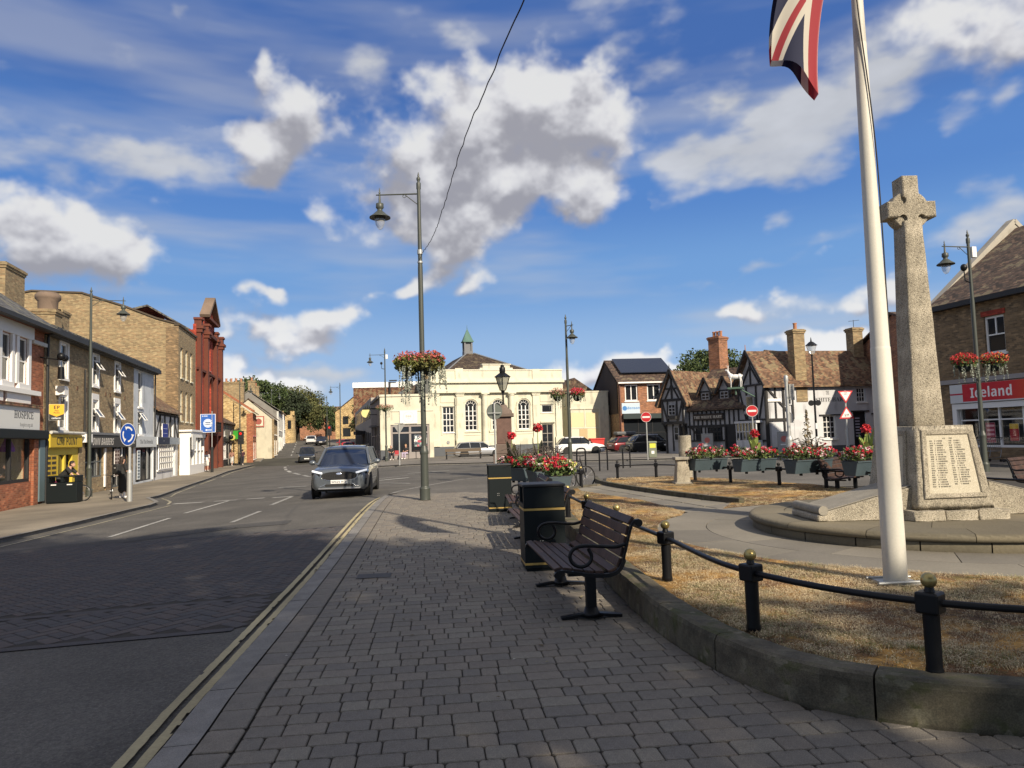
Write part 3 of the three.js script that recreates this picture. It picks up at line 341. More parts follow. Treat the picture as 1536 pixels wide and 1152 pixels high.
// ================================================================ memorial garden
const C = [5.8, 10.4], ring = (r, a) => [C[0] + r * Math.cos(a * Math.PI / 180), C[1] + r * Math.sin(a * Math.PI / 180)];
const flat = (y) => () => y;
const gardenPoly = [...sample(bedLine, 90, 0.12), [2.9, 24.5], [5.1, 24.5], [6.8, 21.6], [7.7, 19], [8.2, 16.6], [9.4, 13.4], [14, 9]];
const garden = structure('memorial_path', [sheet(gardenPoly, 0, 2, flat(0.178)), (() => { const l = gardenPoly.slice(90), p = []; for (let i = 0; i + 1 < l.length; i++) { const [a, b] = [l[i], l[i + 1]]; p.push(a[0], 0.178, -a[1], b[0], 0.178, -b[1], b[0], -0.1, -b[1], a[0], 0.178, -a[1], b[0], -0.1, -b[1], a[0], -0.1, -a[1]); } const g = new THREE.BufferGeometry(); g.setAttribute('position', new THREE.Float32BufferAttribute(p, 3)); g.computeVertexNormals(); return g; })()], M.joint, 'stone flag path round the war memorial');
function annulus(r0, r1, a0, a1, h, y, n = 8) { const p = []; for (let i = 0; i <= n; i++) p.push(ring(r1, mix(a0, a1, i / n))); for (let i = n; i >= 0; i--) p.push(ring(r0, mix(a0, a1, i / n))); const g = ext(p, h); g.rotateX(-Math.PI / 2); g.translate(0, y, 0); return g; }
{ // flags of the ring and of the approach path
  const r = rng(17), ms = [M.flag, M.flagB, mat([0.37, 0.335, 0.27], 0.92, { map: blotch, bumpMap: speckB, bumpScale: 0.002 })];
  for (const [r0, r1, n, o] of [[2.3, 3.06, 15, 5], [3.072, 3.9, 18, 14]]) for (let i = 0; i < n; i++) { const w = 360 / n, da = 0.006 / r1 * 57.3; mesh('flagstone', annulus(r0, r1, o + i * w + da, o + (i + 1) * w - da, 0.05, 0.152 + 0.003 * r()), ms[Math.floor(r() * 3)], garden); }
  const A0 = [1.1, 20.6], A1 = [3.15, 12.7], B0 = [2.6, 21.6], B1 = [4.45, 14.0], q = (u, v) => [mix(mix(A0[0], A1[0], u), mix(B0[0], B1[0], u), v), mix(mix(A0[1], A1[1], u), mix(B0[1], B1[1], u), v)];
  for (let i = 0; i < 9; i++) for (let j = 0; j < 2; j++) { const e = 0.004, c = [q(i / 9 + e, j / 2 + e * 3), q((i + 1) / 9 - e, j / 2 + e * 3), q((i + 1) / 9 - e, (j + 1) / 2 - e * 3), q(i / 9 + e, (j + 1) / 2 - e * 3)]; const g = ext(c, 0.05); g.rotateX(-Math.PI / 2); g.translate(0, 0.146 + 0.003 * r(), 0); mesh('flagstone', g, ms[Math.floor(r() * 3)], garden); }
}
const nearLawn = [...sample(bedLine, 90, 0.24), [1.25, 20.4], [2.1, 17.6], [2.66, 15.9], [3.0, 13.3], ...Array.from({ length: 26 }, (_, i) => ring(3.78, 142 + i * 7.6)), [12, 6]];
const farLawn = [[2.6, 21.3], [3.0, 24.3], [5.0, 24.3], [6.6, 21.4], [7.5, 18.9], [8.0, 16.4], [9.0, 13.4], ...Array.from({ length: 13 }, (_, i) => ring(3.78, 35 + i * 7.3)), [4.25, 14.7], [3.47, 17.1]];
const lawnA = structure('near_lawn', sheet(nearLawn, 0, 1, (x, d) => 0.207 + 0.02 * (n3(x * 0.9, 1, d * 0.9) - 0.5)), M.dryGrass, 'parched straw coloured lawn inside the bed kerb');
const lawnB = structure('far_lawn', sheet(farLawn, 0, 1, (x, d) => 0.207 + 0.02 * (n3(x * 0.9, 1, d * 0.9) - 0.5)), M.dryGrass, 'parched lawn in front of the flower troughs');
const inside = (p, poly) => { let c = false; for (let i = 0, j = poly.length - 1; i < poly.length; j = i++) if ((poly[i][1] > p[1]) !== (poly[j][1] > p[1]) && p[0] < (poly[j][0] - poly[i][0]) * (p[1] - poly[i][1]) / (poly[j][1] - poly[i][1]) + poly[i][0]) c = !c; return c; };
{ // dry grass blades
  const pos = [], r = rng(3); for (let i = 0; i < 7; i++) { const a = r() * 6.283, x = (r() - 0.5) * 0.05, z = (r() - 0.5) * 0.05, L = 0.02 + 0.035 * r(), lean = 0.3 + 1.0 * r(), dx = Math.cos(a), dz = Math.sin(a), w = 0.0022, m = [x + dx * L * lean * 0.35, L * 0.62, z + dz * L * lean * 0.35], t = [x + dx * L * lean, L * (1 - 0.25 * lean), z + dz * L * lean]; pos.push(x - dz * w, 0, z + dx * w, x + dz * w, 0, z - dx * w, ...m, m[0] - dz * w, m[1], m[2] + dx * w, m[0] + dz * w, m[1], m[2] - dx * w, ...t); }
  const g = new THREE.BufferGeometry(); g.setAttribute('position', new THREE.Float32BufferAttribute(pos, 3)); g.computeVertexNormals();
  const gm = new THREE.MeshStandardMaterial({ color: 0xffffff, roughness: 0.9, side: THREE.DoubleSide });
  const sow = (name, poly, dens, seed, label) => { const q = rng(seed), xs = poly.map((p) => p[0]), ds = poly.map((p) => p[1]), list = []; const x0 = Math.min(...xs), x1 = Math.min(9.5, Math.max(...xs)), d0 = Math.min(...ds), d1 = Math.max(...ds); const n = (x1 - x0) * (d1 - d0) * 2200; for (let i = 0; i < n; i++) { const p = [mix(x0, x1, q()), mix(d0, d1, q())], bald = n3(p[0] * 2.2 + 9, 0, p[1] * 2.2), k = q(); if (k > dens(p) * (0.22 + 1.2 * step(0.3, 0.62, bald))) continue; if (inside(p, poly)) list.push([p, bald, q(), q(), q()]); }
    const im = new THREE.InstancedMesh(g, gm, list.length), m = new THREE.Matrix4(), c = new THREE.Color(); list.forEach(([p, b, a, s, t], i) => { m.makeRotationY(a * 6.283).scale(V(1, 1, 1).multiplyScalar(0.5 + 0.75 * s)).setPosition(p[0], 0.202, -p[1]); im.setMatrixAt(i, m); const k = (0.6 + 0.6 * t) * (0.72 + 0.5 * n3(p[0] * 1.3, 5, p[1] * 1.3)) * 1.02; if (t > 0.8 && n3(p[0] * 1.1 + 7, 2, p[1] * 1.1) > 0.6) c.setRGB(0.2, 0.21, 0.08); else if (t < 0.25) c.setRGB(0.3, 0.2, 0.11); else c.setRGB(0.62 * k, 0.51 * k, 0.32 * k); im.setColorAt(i, c); }); im.name = name; fix(im); im.userData = { kind: 'stuff', label, category: 'grass' }; scene.add(im); };
  sow('dry_grass', [...sample(bedLine, 90, 0.29), ...nearLawn.slice(91)], (p) => p[1] < 9 && p[0] < 6.5 ? 1 : p[1] < 14 ? 0.35 : 0.15, 21, 'short dry straw grass on the lawn by the flagpole');
  sow('lawn_grass', farLawn, () => 0.13, 22, 'short dry straw grass in front of the flower troughs');
}
{ // raised kerb of the bed: long stone blocks
  const k = thing('bed_kerb', 'mossy raised stone kerb curving round the dry memorial lawn', 'kerb', 0, 0, { y: 0 }), r = rng(12), ms = [M.bedKerb, M.bedKerbB, M.bedKerbC];
  for (let s = 1; s < bedLine.L - 0.6;) { const len = 0.95 + 0.35 * r(), e = Math.min(s + len, bedLine.L), n = 8, prof = [[0.02, -0.05], [0.0, 0.02], [0.004, 0.205], [0.018, 0.235], [0.05, 0.245], [0.22, 0.24], [0.25, 0.225], [0.255, 0.0]], pos = [], jit = Array.from({ length: (n + 1) * prof.length }, () => (r() - 0.5) * 0.007), q = (i, j) => { const a = mix(s + 0.006, e - 0.006, i / n), p = bedLine.off(a, prof[j][0] + jit[i * prof.length + j]); return [p[0], prof[j][1] + jit[i * prof.length + j] * 0.6, -p[1]]; };
    for (let i = 0; i < n; i++) for (let j = 0; j + 1 < prof.length; j++) { const a = q(i, j), b = q(i, j + 1), c = q(i + 1, j + 1), d = q(i + 1, j); pos.push(...a, ...b, ...c, ...a, ...c, ...d); }
    for (const i of [0, n]) for (let j = 1; j + 1 < prof.length; j++) { const a = q(i, 0), b = q(i, j), c = q(i, j + 1); pos.push(...(i ? [...a, ...b, ...c] : [...a, ...c, ...b])); }
    const g = new THREE.BufferGeometry(); g.setAttribute('position', new THREE.Float32BufferAttribute(pos, 3)); g.computeVertexNormals(); mesh('kerb_block', g, ms[Math.floor(r() * 3)], k); s = e; }
}
{ // low edging of the far lawn
  const k = thing('path_edging', 'low dark stone edging between the path and the far lawn', 'edging', 0, 0, { y: 0 }), l = curve([[2.62, 24.2], [2.5, 21.5], [3.4, 17.3], [4.2, 14.9], [4.6, 13.98]]), r = rng(2);
  for (let s = 0; s + 0.9 < l.L; s += 0.91) { const a = l.at(s), b = l.at(s + 0.9); mesh('edging_stone', [bar(V(a[0], 0.22, -a[1]), V(b[0], 0.22, -b[1]), 0.12, 0.16)], r() < 0.5 ? M.bedKerb : M.bedKerbB, k); }
}
{ // litter of leaves on the pavement
  const r = rng(91), pos = [], col = []; for (let i = 0; i < 70; i++) { const d = 4 + 15 * r(), x = mix(-2 - 0.09 * d, 0.9, Math.pow(r(), 0.6)), a = r() * 6.28, L = 0.012 + 0.03 * r() * r(), w = L * 0.45, c = Math.cos(a), s = Math.sin(a), y = 0.006, q = (u, v, h) => [x + u * c - v * s, y + h, -d + u * s + v * c], k = r(), cc = k < 0.3 ? [0.35, 0.3, 0.16] : k < 0.5 ? [0.5, 0.48, 0.42] : [0.12, 0.09, 0.05]; pos.push(...q(-L, 0, 0), ...q(0, w, 0.006), ...q(L, 0, 0.003), ...q(-L, 0, 0), ...q(L, 0, 0.003), ...q(0, -w, 0.005)); for (let t = 0; t < 6; t++) col.push(...cc); }
  const g = new THREE.BufferGeometry(); g.setAttribute('position', new THREE.Float32BufferAttribute(pos, 3)); g.setAttribute('color', new THREE.Float32BufferAttribute(col, 3)); g.computeVertexNormals(); const m = mesh('fallen_leaves', g, new THREE.MeshStandardMaterial({ vertexColors: true, roughness: 0.9, side: THREE.DoubleSide })); top(m, 'scattered dry leaves and scraps on the block pavement', 'leaves', null, 'stuff');
}
// ---- memorial: round platform, plinth and wheel cross
{
  const p = thing('memorial_platform', 'round stone platform with rounded coping under the granite cross', 'platform', C[0], C[1], { y: 0.2 }), r = rng(44);
  const part = (r0, pts, a0, a1, n = 10) => { const g = new THREE.LatheGeometry(pts.map((q) => new THREE.Vector2(q[0], q[1])), n, a0, a1 - a0); return g; };
  mesh('core', cyl(2.3, 2.3, 0.19, 0, -0.03, 0, 48), M.joint, p);
  const nb = 22; for (let i = 0; i < nb; i++) { const w = Math.PI * 2 / nb; mesh('course_stone', part(0, [[2.36, -0.03], [2.395, -0.01], [2.4, 0.1], [2.375, 0.112]], i * w + 0.003, (i + 1) * w - 0.003, 4), M.stonePlat[Math.floor(r() * 3)], p); }
  const nc = 14; for (let i = 0; i < nc; i++) { const w = Math.PI * 2 / nc, o = 0.1; mesh('coping_stone', part(0, [[2.3, 0.114], [2.41, 0.115], [2.436, 0.125], [2.45, 0.15], [2.444, 0.178], [2.42, 0.202], [2.37, 0.212], [1.95, 0.216]], o + i * w + 0.0015, o + (i + 1) * w - 0.0015, 8), M.stonePlat[Math.floor(r() * 3)], p); }
  for (let i = 0; i < 9; i++) { const w = 360 / 9, g = annulus(0.0, 1.945, i * w + 0.12, (i + 1) * w - 0.12, 0.04, 0.172); g.translate(-C[0], 0, C[1]); mesh('top_slab', g, M.stonePlat[Math.floor(r() * 3)], p); }
}
function rough(g, amt, f, seed = 0) { // hewn stone: push vertices about
  g = mergeVertices(g.index ? g : g, 1e-4); const p = g.attributes.position; for (let i = 0; i < p.count; i++) { const x = p.getX(i), y = p.getY(i), z = p.getZ(i); p.setXYZ(i, x + amt * (n3(x * f + seed, y * f, z * f) - 0.5), y + amt * (n3(x * f + 31 + seed, y * f, z * f) - 0.5), z + amt * (n3(x * f + 67 + seed, y * f, z * f) - 0.5)); } g.computeVertexNormals(); return g;
}
function taper(w0, d0, w1, d1, h, n = 8, cx = 0.03) { // battered block with chamfered arrises, subdivided
  const prof = (w, d) => { const a = w / 2, b = d / 2, o = []; const side = (x0, z0, x1, z1) => { for (let i = 0; i < n; i++) o.push([mix(x0, x1, i / n), mix(z0, z1, i / n)]); }; side(-a + cx, b, a - cx, b); o.push([a - cx, b]); side(a, b - cx, a, -b + cx); o.push([a, -b + cx]); side(a - cx, -b, -a + cx, -b); o.push([-a + cx, -b]); side(-a, -b + cx, -a, b - cx); o.push([-a, b - cx]); return o; };
  const rows = 12, pos = [], P = Array.from({ length: rows + 1 }, (_, i) => { const t = i / rows; return prof(mix(w0, w1, t), mix(d0, d1, t)).map((q) => [q[0], h * t, q[1]]); }), m = P[0].length;
  for (let i = 0; i < rows; i++) for (let j = 0; j < m; j++) { const k = (j + 1) % m; pos.push(...P[i][j], ...P[i][k], ...P[i + 1][k], ...P[i][j], ...P[i + 1][k], ...P[i + 1][j]); }
  for (let j = 0; j < m; j++) { const k = (j + 1) % m; pos.push(...P[rows][j], ...P[rows][k], 0, h, 0, ...P[0][k], ...P[0][j], 0, 0, 0); }
  const g = new THREE.BufferGeometry(); g.setAttribute('position', new THREE.Float32BufferAttribute(pos, 3)); return g;
}
{
  const m = thing('memorial_cross', 'tall granite wheel cross on a battered inscribed plinth', 'memorial', 5.53, 10.05, { y: 0.405, turn: 0.03 });
  const base = new THREE.Group(); base.name = 'base_course'; m.add(base); const r = rng(3);
  for (let i = 0; i < 3; i++) { const x0 = -0.62 + i * 0.415; mesh('base_stone', move(rough(taper(0.41, 1.52, 0.40, 1.5, 0.13, 5, 0.02), 0.03, 9, i * 7), x0 + 0.205, 0, 0), M.granite, base); }
  // plinth with a sunk inscription panel on its front and left faces
  mesh('plinth', move(rough(rough(taper(1.0, 1.3, 0.78, 1.02, 1.06, 10, 0.04), 0.012, 6, 3), 0.012, 23, 5), 0, 0.13, 0), M.granite, m);
  const panel = (turn, seed, half, run) => {
    const c = document.createElement('canvas'); c.width = 512; c.height = 640; const x = c.getContext('2d'); x.fillStyle = '#c4bca6'; x.fillRect(0, 0, 512, 640); const q = rng(seed); for (let i = 0; i < 16000; i++) { const k = q(); x.fillStyle = k < 0.4 ? '#aaa08c' : k < 0.7 ? '#e6e0d0' : '#bdb4a0'; x.fillRect(q() * 512, q() * 640, 2 + 2 * q(), 2 + 2 * q()); }
    x.fillStyle = '#23211d'; // weathered lettering, worn past reading
    const worn = (x0, y, n) => { let k = x0; for (let i = 0; i < n; i++) { const w = 7 + 5 * q(); x.fillRect(k, y - 16, 4, 16); if (q() < 0.6) x.fillRect(k + w - 5, y - 16, 4, 16); if (q() < 0.5) x.fillRect(k, y - 14, w - 2, 3); if (q() < 0.5) x.fillRect(k, y - 8, w - 2, 3); if (q() < 0.4) x.fillRect(k, y - 3, w - 2, 3); k += w + 3; } return k; };
    worn(198, 46, 3); worn(278, 46, 3);
    for (let i = 0; i < 21; i++) for (const k of [0, 1]) if (!(k && i > 19)) { worn(40 + k * 226, 74 + i * 25, 3); worn(96 + k * 226 + 10 * q(), 74 + i * 25, 1); worn(122 + k * 226, 74 + i * 25, 5 + Math.floor(4 * q())); }
    const t = new THREE.CanvasTexture(c); t.colorSpace = THREE.SRGBColorSpace; t.anisotropy = 8;
    // sunk field: a border frame stands proud of the inscribed face
    const g = new THREE.Group(); g.name = 'inscription_panel'; const slope = Math.atan2(run, 1.06); const face = fix(new THREE.Mesh((() => { const s = new THREE.PlaneGeometry(1, 1, 6, 8), p = s.attributes.position; for (let i = 0; i < p.count; i++) { const v = p.getY(i) + 0.5, w = mix(0.66, 0.54, v); p.setXYZ(i, p.getX(i) * w, v * 0.74, 0); } return s; })(), new THREE.MeshStandardMaterial({ map: t, color: lin(0.86, 0.86, 0.86), roughness: 0.85, bumpMap: speckB, bumpScale: 0.002 }))); face.name = 'names'; face.position.set(0, 0, 0.0015); g.add(face);
    const fr = ext([[-0.40, -0.06], [0.40, -0.06], [0.33, 0.81], [-0.33, 0.81]], 0.034, [[[-0.331, 0], [0.331, 0], [0.271, 0.742], [-0.271, 0.742]]], 0.008); const fm = mesh('panel_frame', rough(fr, 0.012, 14, seed), M.granite, g); fm.position.z = -0.022;
    g.position.set(0, 0.335, 0); const h = new THREE.Group(); h.name = 'inscription'; g.rotation.x = -slope; g.position.set(0, 0.335, half - run * (0.205 / 1.06) + 0.006); h.add(g); h.rotation.y = turn;
    h.updateMatrixWorld(true); for (const q2 of [face, fm]) { q2.updateMatrixWorld(true); q2.geometry = q2.geometry.clone(); q2.geometry.applyMatrix4(q2.matrixWorld); q2.position.set(0, 0, 0); } const part = new THREE.Group(); part.name = 'inscription_panel'; part.add(face, fm); m.add(part);
  };
  panel(0, 5, 0.65, 0.14); panel(-Math.PI / 2, 6, 0.5, 0.11);
  mesh('shaft', move(rough(taper(0.43, 0.38, 0.25, 0.295, 2.81, 6, 0.02), 0.011, 17, 9), 0, 1.18, 0), M.granite, m);
  // wheel head: arms, ring and four piercings
  const hy = 4.15, s = new THREE.Shape(), a = 0.11, A = 0.335, top_ = 0.47, bot = -0.24; s.moveTo(-a, bot); s.lineTo(a, bot);
  const rr = 0.27, ang = Math.asin(a / rr); const arc = (q) => { const t0 = q * Math.PI / 2 + ang, t1 = (q + 1) * Math.PI / 2 - ang; for (let i = 0; i <= 6; i++) { const t = mix(t0, t1, i / 6) - Math.PI / 2; s.lineTo(rr * Math.cos(t), rr * Math.sin(t)); } };
  arc(0); s.lineTo(A, -a); s.lineTo(A, a); arc(1); s.lineTo(a, top_); s.lineTo(-a, top_); arc(2); s.lineTo(-A, a); s.lineTo(-A, -a); arc(3); s.lineTo(-a, bot);
  for (const [sx, sy] of [[1, 1], [-1, 1], [-1, -1], [1, -1]]) { const h = new THREE.Path(); h.absarc(sx * 0.128, sy * 0.128, 0.056, 0, 6.283, true); s.holes.push(h); }
  const ringS = new THREE.Shape(); ringS.absarc(0, 0, rr, 0, 6.283, false); for (const [sx, sy] of [[1, 1], [-1, 1], [-1, -1], [1, -1]]) { const h = new THREE.Path(); h.absarc(sx * 0.128, sy * 0.128, 0.056, 0, 6.283, true); ringS.holes.push(h); }
  const cs = shp([[-a, bot], [a, bot], [a, -a], [A, -a], [A, a], [a, a], [a, top_], [-a, top_], [-a, a], [-A, a], [-A, -a], [-a, -a]]);
  mesh('wheel_ring', move(ext(ringS, 0.17, [], 0.012), 0, hy, -0.085), M.granite, m);
  // cross arms with the ring's holes bitten out of their corners
  const ev = new Evaluator(); ev.attributes = ['position', 'normal']; let br = new Brush(move(ext(cs, 0.25, [], 0.014), 0, hy, -0.125)); br.geometry.deleteAttribute('uv'); br.updateMatrixWorld();
  for (const [sx, sy] of [[1, 1], [-1, 1], [-1, -1], [1, -1]]) { const c = new Brush(rotX(new THREE.CylinderGeometry(0.056, 0.056, 0.6, 18), Math.PI / 2).translate(sx * 0.128, hy + sy * 0.128, 0)); c.geometry.deleteAttribute('uv'); c.updateMatrixWorld(); br = ev.evaluate(br, c, SUBTRACTION); br.updateMatrixWorld(); }
  mesh('cross_head', br.geometry.clone(), M.granite, m);
}
function tablet(label, x, d, turn, y = 0.415) { // sloping stone book with a scroll roll along its low edge
  const t = thing('memorial_tablet', label, 'tablet', x, d, { y, turn, group: 'sloping tablets at the foot of the cross' });
  mesh('wedge', rough(ext([[0.06, 0], [1.3, 0], [1.3, 0.43], [0.1, 0.12]], 0.84, [], 0.008), 0.012, 10, x).translate(0, 0, -0.42), M.granite, t);
  mesh('slate_face', move(rotZ(rb(0, -0.006, -0.40, 1.2, 0.006, 0.40, 0.005), Math.atan2(0.31, 1.2)), 0.115, 0.136, 0), M.graniteSmooth, t);
  mesh('scroll', [rotX(cyl(0.062, 0.062, 0.9, 0, -0.45, 0, 18), Math.PI / 2).translate(0.06, 0.14, 0)], M.graniteSmooth, t);
  mesh('foot_roll', [rb(-0.02, 0.002, -0.45, 0.13, 0.085, 0.45, 0.03, 3)], M.granite, t);
}
tablet('sloping granite tablet with a scroll edge left of the plinth', 3.86, 9.98, 0.0);
tablet('sloping granite tablet right of the plinth at the frame edge', 7.5, 10.2, Math.PI + 0.0);
// ================================================================ foliage
function leafCloud(n, place, size, cols, seed, up = 0.2) { // many small folded leaves with their own tones
  const r = rng(seed), pos = new Float32Array(n * 18), col = new Float32Array(n * 18), A = V(0, 0, 0), B = V(0, 0, 0), N = V(0, 0, 0); let o = 0;
  for (let i = 0; i < n; i++) {
    const p = place(r), s = size * (0.6 + 0.8 * r()), c = cols[Math.floor(r() * cols.length)], k = 0.75 + 0.5 * r(); if (!p) continue;
    N.set(r() - 0.5, r() - 0.5 + up, r() - 0.5).normalize(); A.set(r() - 0.5, r() - 0.5, r() - 0.5).cross(N).normalize(); B.crossVectors(N, A);
    const L = s, w = s * 0.55, f = s * 0.22, q = [[-L, 0, 0], [0, w, f], [L, 0, 0], [-L, 0, 0], [L, 0, 0], [0, -w, f]];
    for (const [a, b, h] of q) { pos[o] = p[0] + A.x * a + B.x * b + N.x * h; pos[o + 1] = p[1] + A.y * a + B.y * b + N.y * h; pos[o + 2] = p[2] + A.z * a + B.z * b + N.z * h; col[o] = c[0] * k; col[o + 1] = c[1] * k; col[o + 2] = c[2] * k; o += 3; }
  }
  const g = new THREE.BufferGeometry(); g.setAttribute('position', new THREE.BufferAttribute(pos.subarray(0, o), 3)); g.setAttribute('color', new THREE.BufferAttribute(col.subarray(0, o), 3)); g.computeVertexNormals(); return g;
}
const leafM = new THREE.MeshPhysicalMaterial({ vertexColors: true, roughness: 0.8, side: THREE.DoubleSide, transmission: 0.0 }), petalM = new THREE.MeshStandardMaterial({ vertexColors: true, roughness: 0.75, side: THREE.DoubleSide });
const GREEN = [[0.07, 0.11, 0.03], [0.05, 0.085, 0.025], [0.10, 0.13, 0.035]], RED = [[0.48, 0.02, 0.025], [0.55, 0.03, 0.06], [0.42, 0.015, 0.02]], PINK = [[0.62, 0.10, 0.20], [0.58, 0.06, 0.12]], WHITE = [[0.75, 0.70, 0.66], [0.72, 0.62, 0.60]], LIME = [[0.42, 0.46, 0.10], [0.55, 0.52, 0.16]], SILVER = [[0.34, 0.36, 0.30], [0.28, 0.31, 0.26]];
const blob = (cx, cy, cz, rx, ry, rz) => (r) => { let x, y, z; do { x = r() * 2 - 1; y = r() * 2 - 1; z = r() * 2 - 1; } while (x * x + y * y + z * z > 1); return [cx + x * rx, cy + y * ry, cz + z * rz]; };
const stuffPart = (name, g, m, p) => { const q = mesh(name, g, m, p); q.userData.kind = 'stuff'; return q; };

// ================================================================ railing round the bed
function railing(name, label, spots, opt = {}) {
  const f = thing(name, label, 'railing', 0, 0, { y: 0 });
  const post = [lathe([[0.001, 0], [0.05, 0], [0.05, 0.06], [0.045, 0.07], [0.047, 0.36], [0.05, 0.37]], 0, 0, 0, 8), rb(-0.062, 0.365, -0.062, 0.062, 0.485, 0.062, 0.016, 2), cyl(0.03, 0.022, 0.03, 0, 0.485, 0, 10)], pg = G(post.map((g, i) => i === 1 ? g : g)), ball = G(sph(0.043, 0, 0.545, 0, 18));
  spots.forEach(([x, d, y = 0.2]) => { const p = mesh('post', pg, M.black, f); p.position.set(x, y - 0.01, -d); p.rotation.y = 0.3 * x; const b = mesh('ball_finial', ball, opt.ball ?? M.brass, p); });
  const c = curve(spots.map((s) => [s[0], s[1]])); // one bar between each pair of posts
  const at = spots.map((s) => { let best = 0, bd = 1e9; for (let k = 0; k <= 600; k++) { const q = c.at(c.L * k / 600), e = Math.hypot(q[0] - s[0], q[1] - s[1]); if (e < bd) { bd = e; best = c.L * k / 600; } } return best; });
  for (let i = 0; i + 1 < spots.length; i++) { const pts = []; for (let k = 0; k <= 6; k++) { const q = c.at(mix(at[i], at[i + 1], k / 6)); pts.push(V(q[0], mix(spots[i][2] ?? 0.2, spots[i + 1][2] ?? 0.2, k / 6) + 0.415, -q[1])); } mesh('rail', tube(pts, 0.021, 16, 10), M.black, f); }
  return f;
}
railing('bed_railing', 'low black railing with gold ball posts along the near lawn', [[5.6, 3.45], [3.55, 3.72], [2.3, 4.22], [1.63, 5.26], [1.41, 7.1], [1.2, 8.9], [1.02, 10.7], [0.88, 12.6], [0.86, 14.6], [0.9, 16.6], [1.15, 18.6], [1.8, 20.3]]);
railing('far_railing', 'low black railing behind the far lawn carrying flower troughs', [[3.3, 23.9], [4.5, 23.7], [5.3, 21.9], [5.9, 20.4], [6.7, 18.9], [7.3, 17.5], [7.75, 16.0], [8.4, 14.3], [8.75, 12.7], [9.6, 11.2]], { ball: M.blackMatt });

// ================================================================ benches
const benchProto = (() => {
  const b = new THREE.Group(); b.name = 'park_bench'; const L = 0.9, prof = [[-0.33, 0.40], [-0.345, 0.425], [-0.33, 0.452], [-0.29, 0.462], [-0.2, 0.45], [-0.08, 0.43], [0.04, 0.418], [0.14, 0.42], [0.2, 0.445], [0.235, 0.5], [0.262, 0.58], [0.287, 0.67], [0.31, 0.75], [0.335, 0.82], [0.37, 0.862], [0.415, 0.862], [0.435, 0.83]];
  const cv = new THREE.CatmullRomCurve3(prof.map((p) => V(p[0], p[1], 0)));
  for (const s of [-1, 1]) { mesh('end_frame', [(() => { const n = 48, pos = [], w = 0.024, q = Array.from({ length: n + 1 }, (_, i) => { const p = cv.getPointAt(i / n), t = cv.getTangentAt(i / n), h = i / n > 0.25 && i / n < 0.62 ? 0.04 : 0.026; return [[p.x + t.y * h * 0.2, p.y - t.x * h * 0.2], [p.x + t.y * h, p.y - t.x * h]]; }); const z0 = s * L - w, z1 = s * L + w; const quad = (a, b2, c, d) => pos.push(...a, ...b2, ...c, ...a, ...c, ...d); for (let i = 0; i < n; i++) { const [a, c] = q[i], [e, f] = q[i + 1]; const P = (k, z) => [k[0], k[1], z]; quad(P(a, z0), P(e, z0), P(e, z1), P(a, z1)); quad(P(c, z1), P(f, z1), P(f, z0), P(c, z0)); quad(P(a, z1), P(e, z1), P(f, z1), P(c, z1)); quad(P(c, z0), P(f, z0), P(e, z0), P(a, z0)); } const g = new THREE.BufferGeometry(); g.setAttribute('position', new THREE.Float32BufferAttribute(pos, 3)); g.computeVertexNormals(); return g; })(), rotX(cyl(0.03, 0.03, 0.05, 0, -0.025, 0, 12), Math.PI / 2).translate(-0.322, 0.415, s * L), rotX(cyl(0.034, 0.034, 0.05, 0, -0.025, 0, 12), Math.PI / 2).translate(0.41, 0.83, s * L)], M.black, b);
    mesh('armrest', [tube([V(0.285, 0.65, s * L), V(0.2, 0.632, s * L), V(0.08, 0.64, s * L), V(-0.06, 0.652, s * L), V(-0.16, 0.635, s * L), V(-0.205, 0.575, s * L), V(-0.18, 0.505, s * L), V(-0.11, 0.475, s * L), V(-0.04, 0.5, s * L), V(-0.015, 0.56, s * L), V(-0.04, 0.625, s * L)], 0.0165, 50, 8)], M.black, b);
    const z = s * (L - 0.16); mesh('pedestal', [rb(-0.045, 0.05, z - 0.04, 0.045, 0.41, z + 0.04, 0.012), bx(-0.2, 0.372, z - 0.03, 0.2, 0.4, z + 0.03), lathe([[0.001, 0.11], [0.055, 0.1], [0.07, 0.05], [0.11, 0.025], [0.001, 0.0]], 0, 0, z, 12), bar(V(-0.27, 0.013, z), V(0.02, 0.045, z), 0.07, 0.024), bar(V(0.27, 0.013, z), V(-0.02, 0.045, z), 0.07, 0.024)], M.black, b); }
  const slat = (u, w, m) => { const p = cv.getPointAt(u), t = cv.getTangentAt(u), g = rb(-w / 2, -0.014, -L + 0.022, w / 2, 0.014, L - 0.022, 0.006); g.rotateZ(Math.atan2(t.y, t.x)); g.translate(p.x, p.y, 0); mesh('slat', g, m, b); };
  [[0.07, 0.06], [0.148, 0.082], [0.232, 0.082], [0.316, 0.082], [0.396, 0.075]].forEach(([u, w], i) => slat(u, w, [M.wood, M.woodB, M.woodC][i % 3]));
  [[0.50, 0.075], [0.575, 0.08], [0.658, 0.085], [0.742, 0.085], [0.825, 0.082], [0.905, 0.075]].forEach(([u, w], i) => slat(u, w, [M.woodB, M.wood, M.woodC][i % 3]));
  return b;
})();
function bench(label, x, d, turn, y) { const b = benchProto.clone(); b.name = numbered('park_bench'); b.userData = { label, category: 'bench', group: 'slatted benches round the memorial garden' }; b.position.set(x, y ?? T(x, d), -d); b.rotation.y = turn; scene.add(b); }
bench('nearest brown slatted bench with black iron arms beside the litter bin', 0.55, 7.38, 0.12);
bench('slatted bench half hidden behind the nearest litter bin', 0.3, 11.2, 0.1);
bench('slatted bench just before the farther black litter bin', 0.18, 14.15, 0.05);
bench('dark slatted bench seen from behind the flower troughs', 8.0, 18.0, 2.45, 0);
bench('dark slatted bench at the right frame edge by the grocery shop', 11.1, 15.6, 2.2, 0);

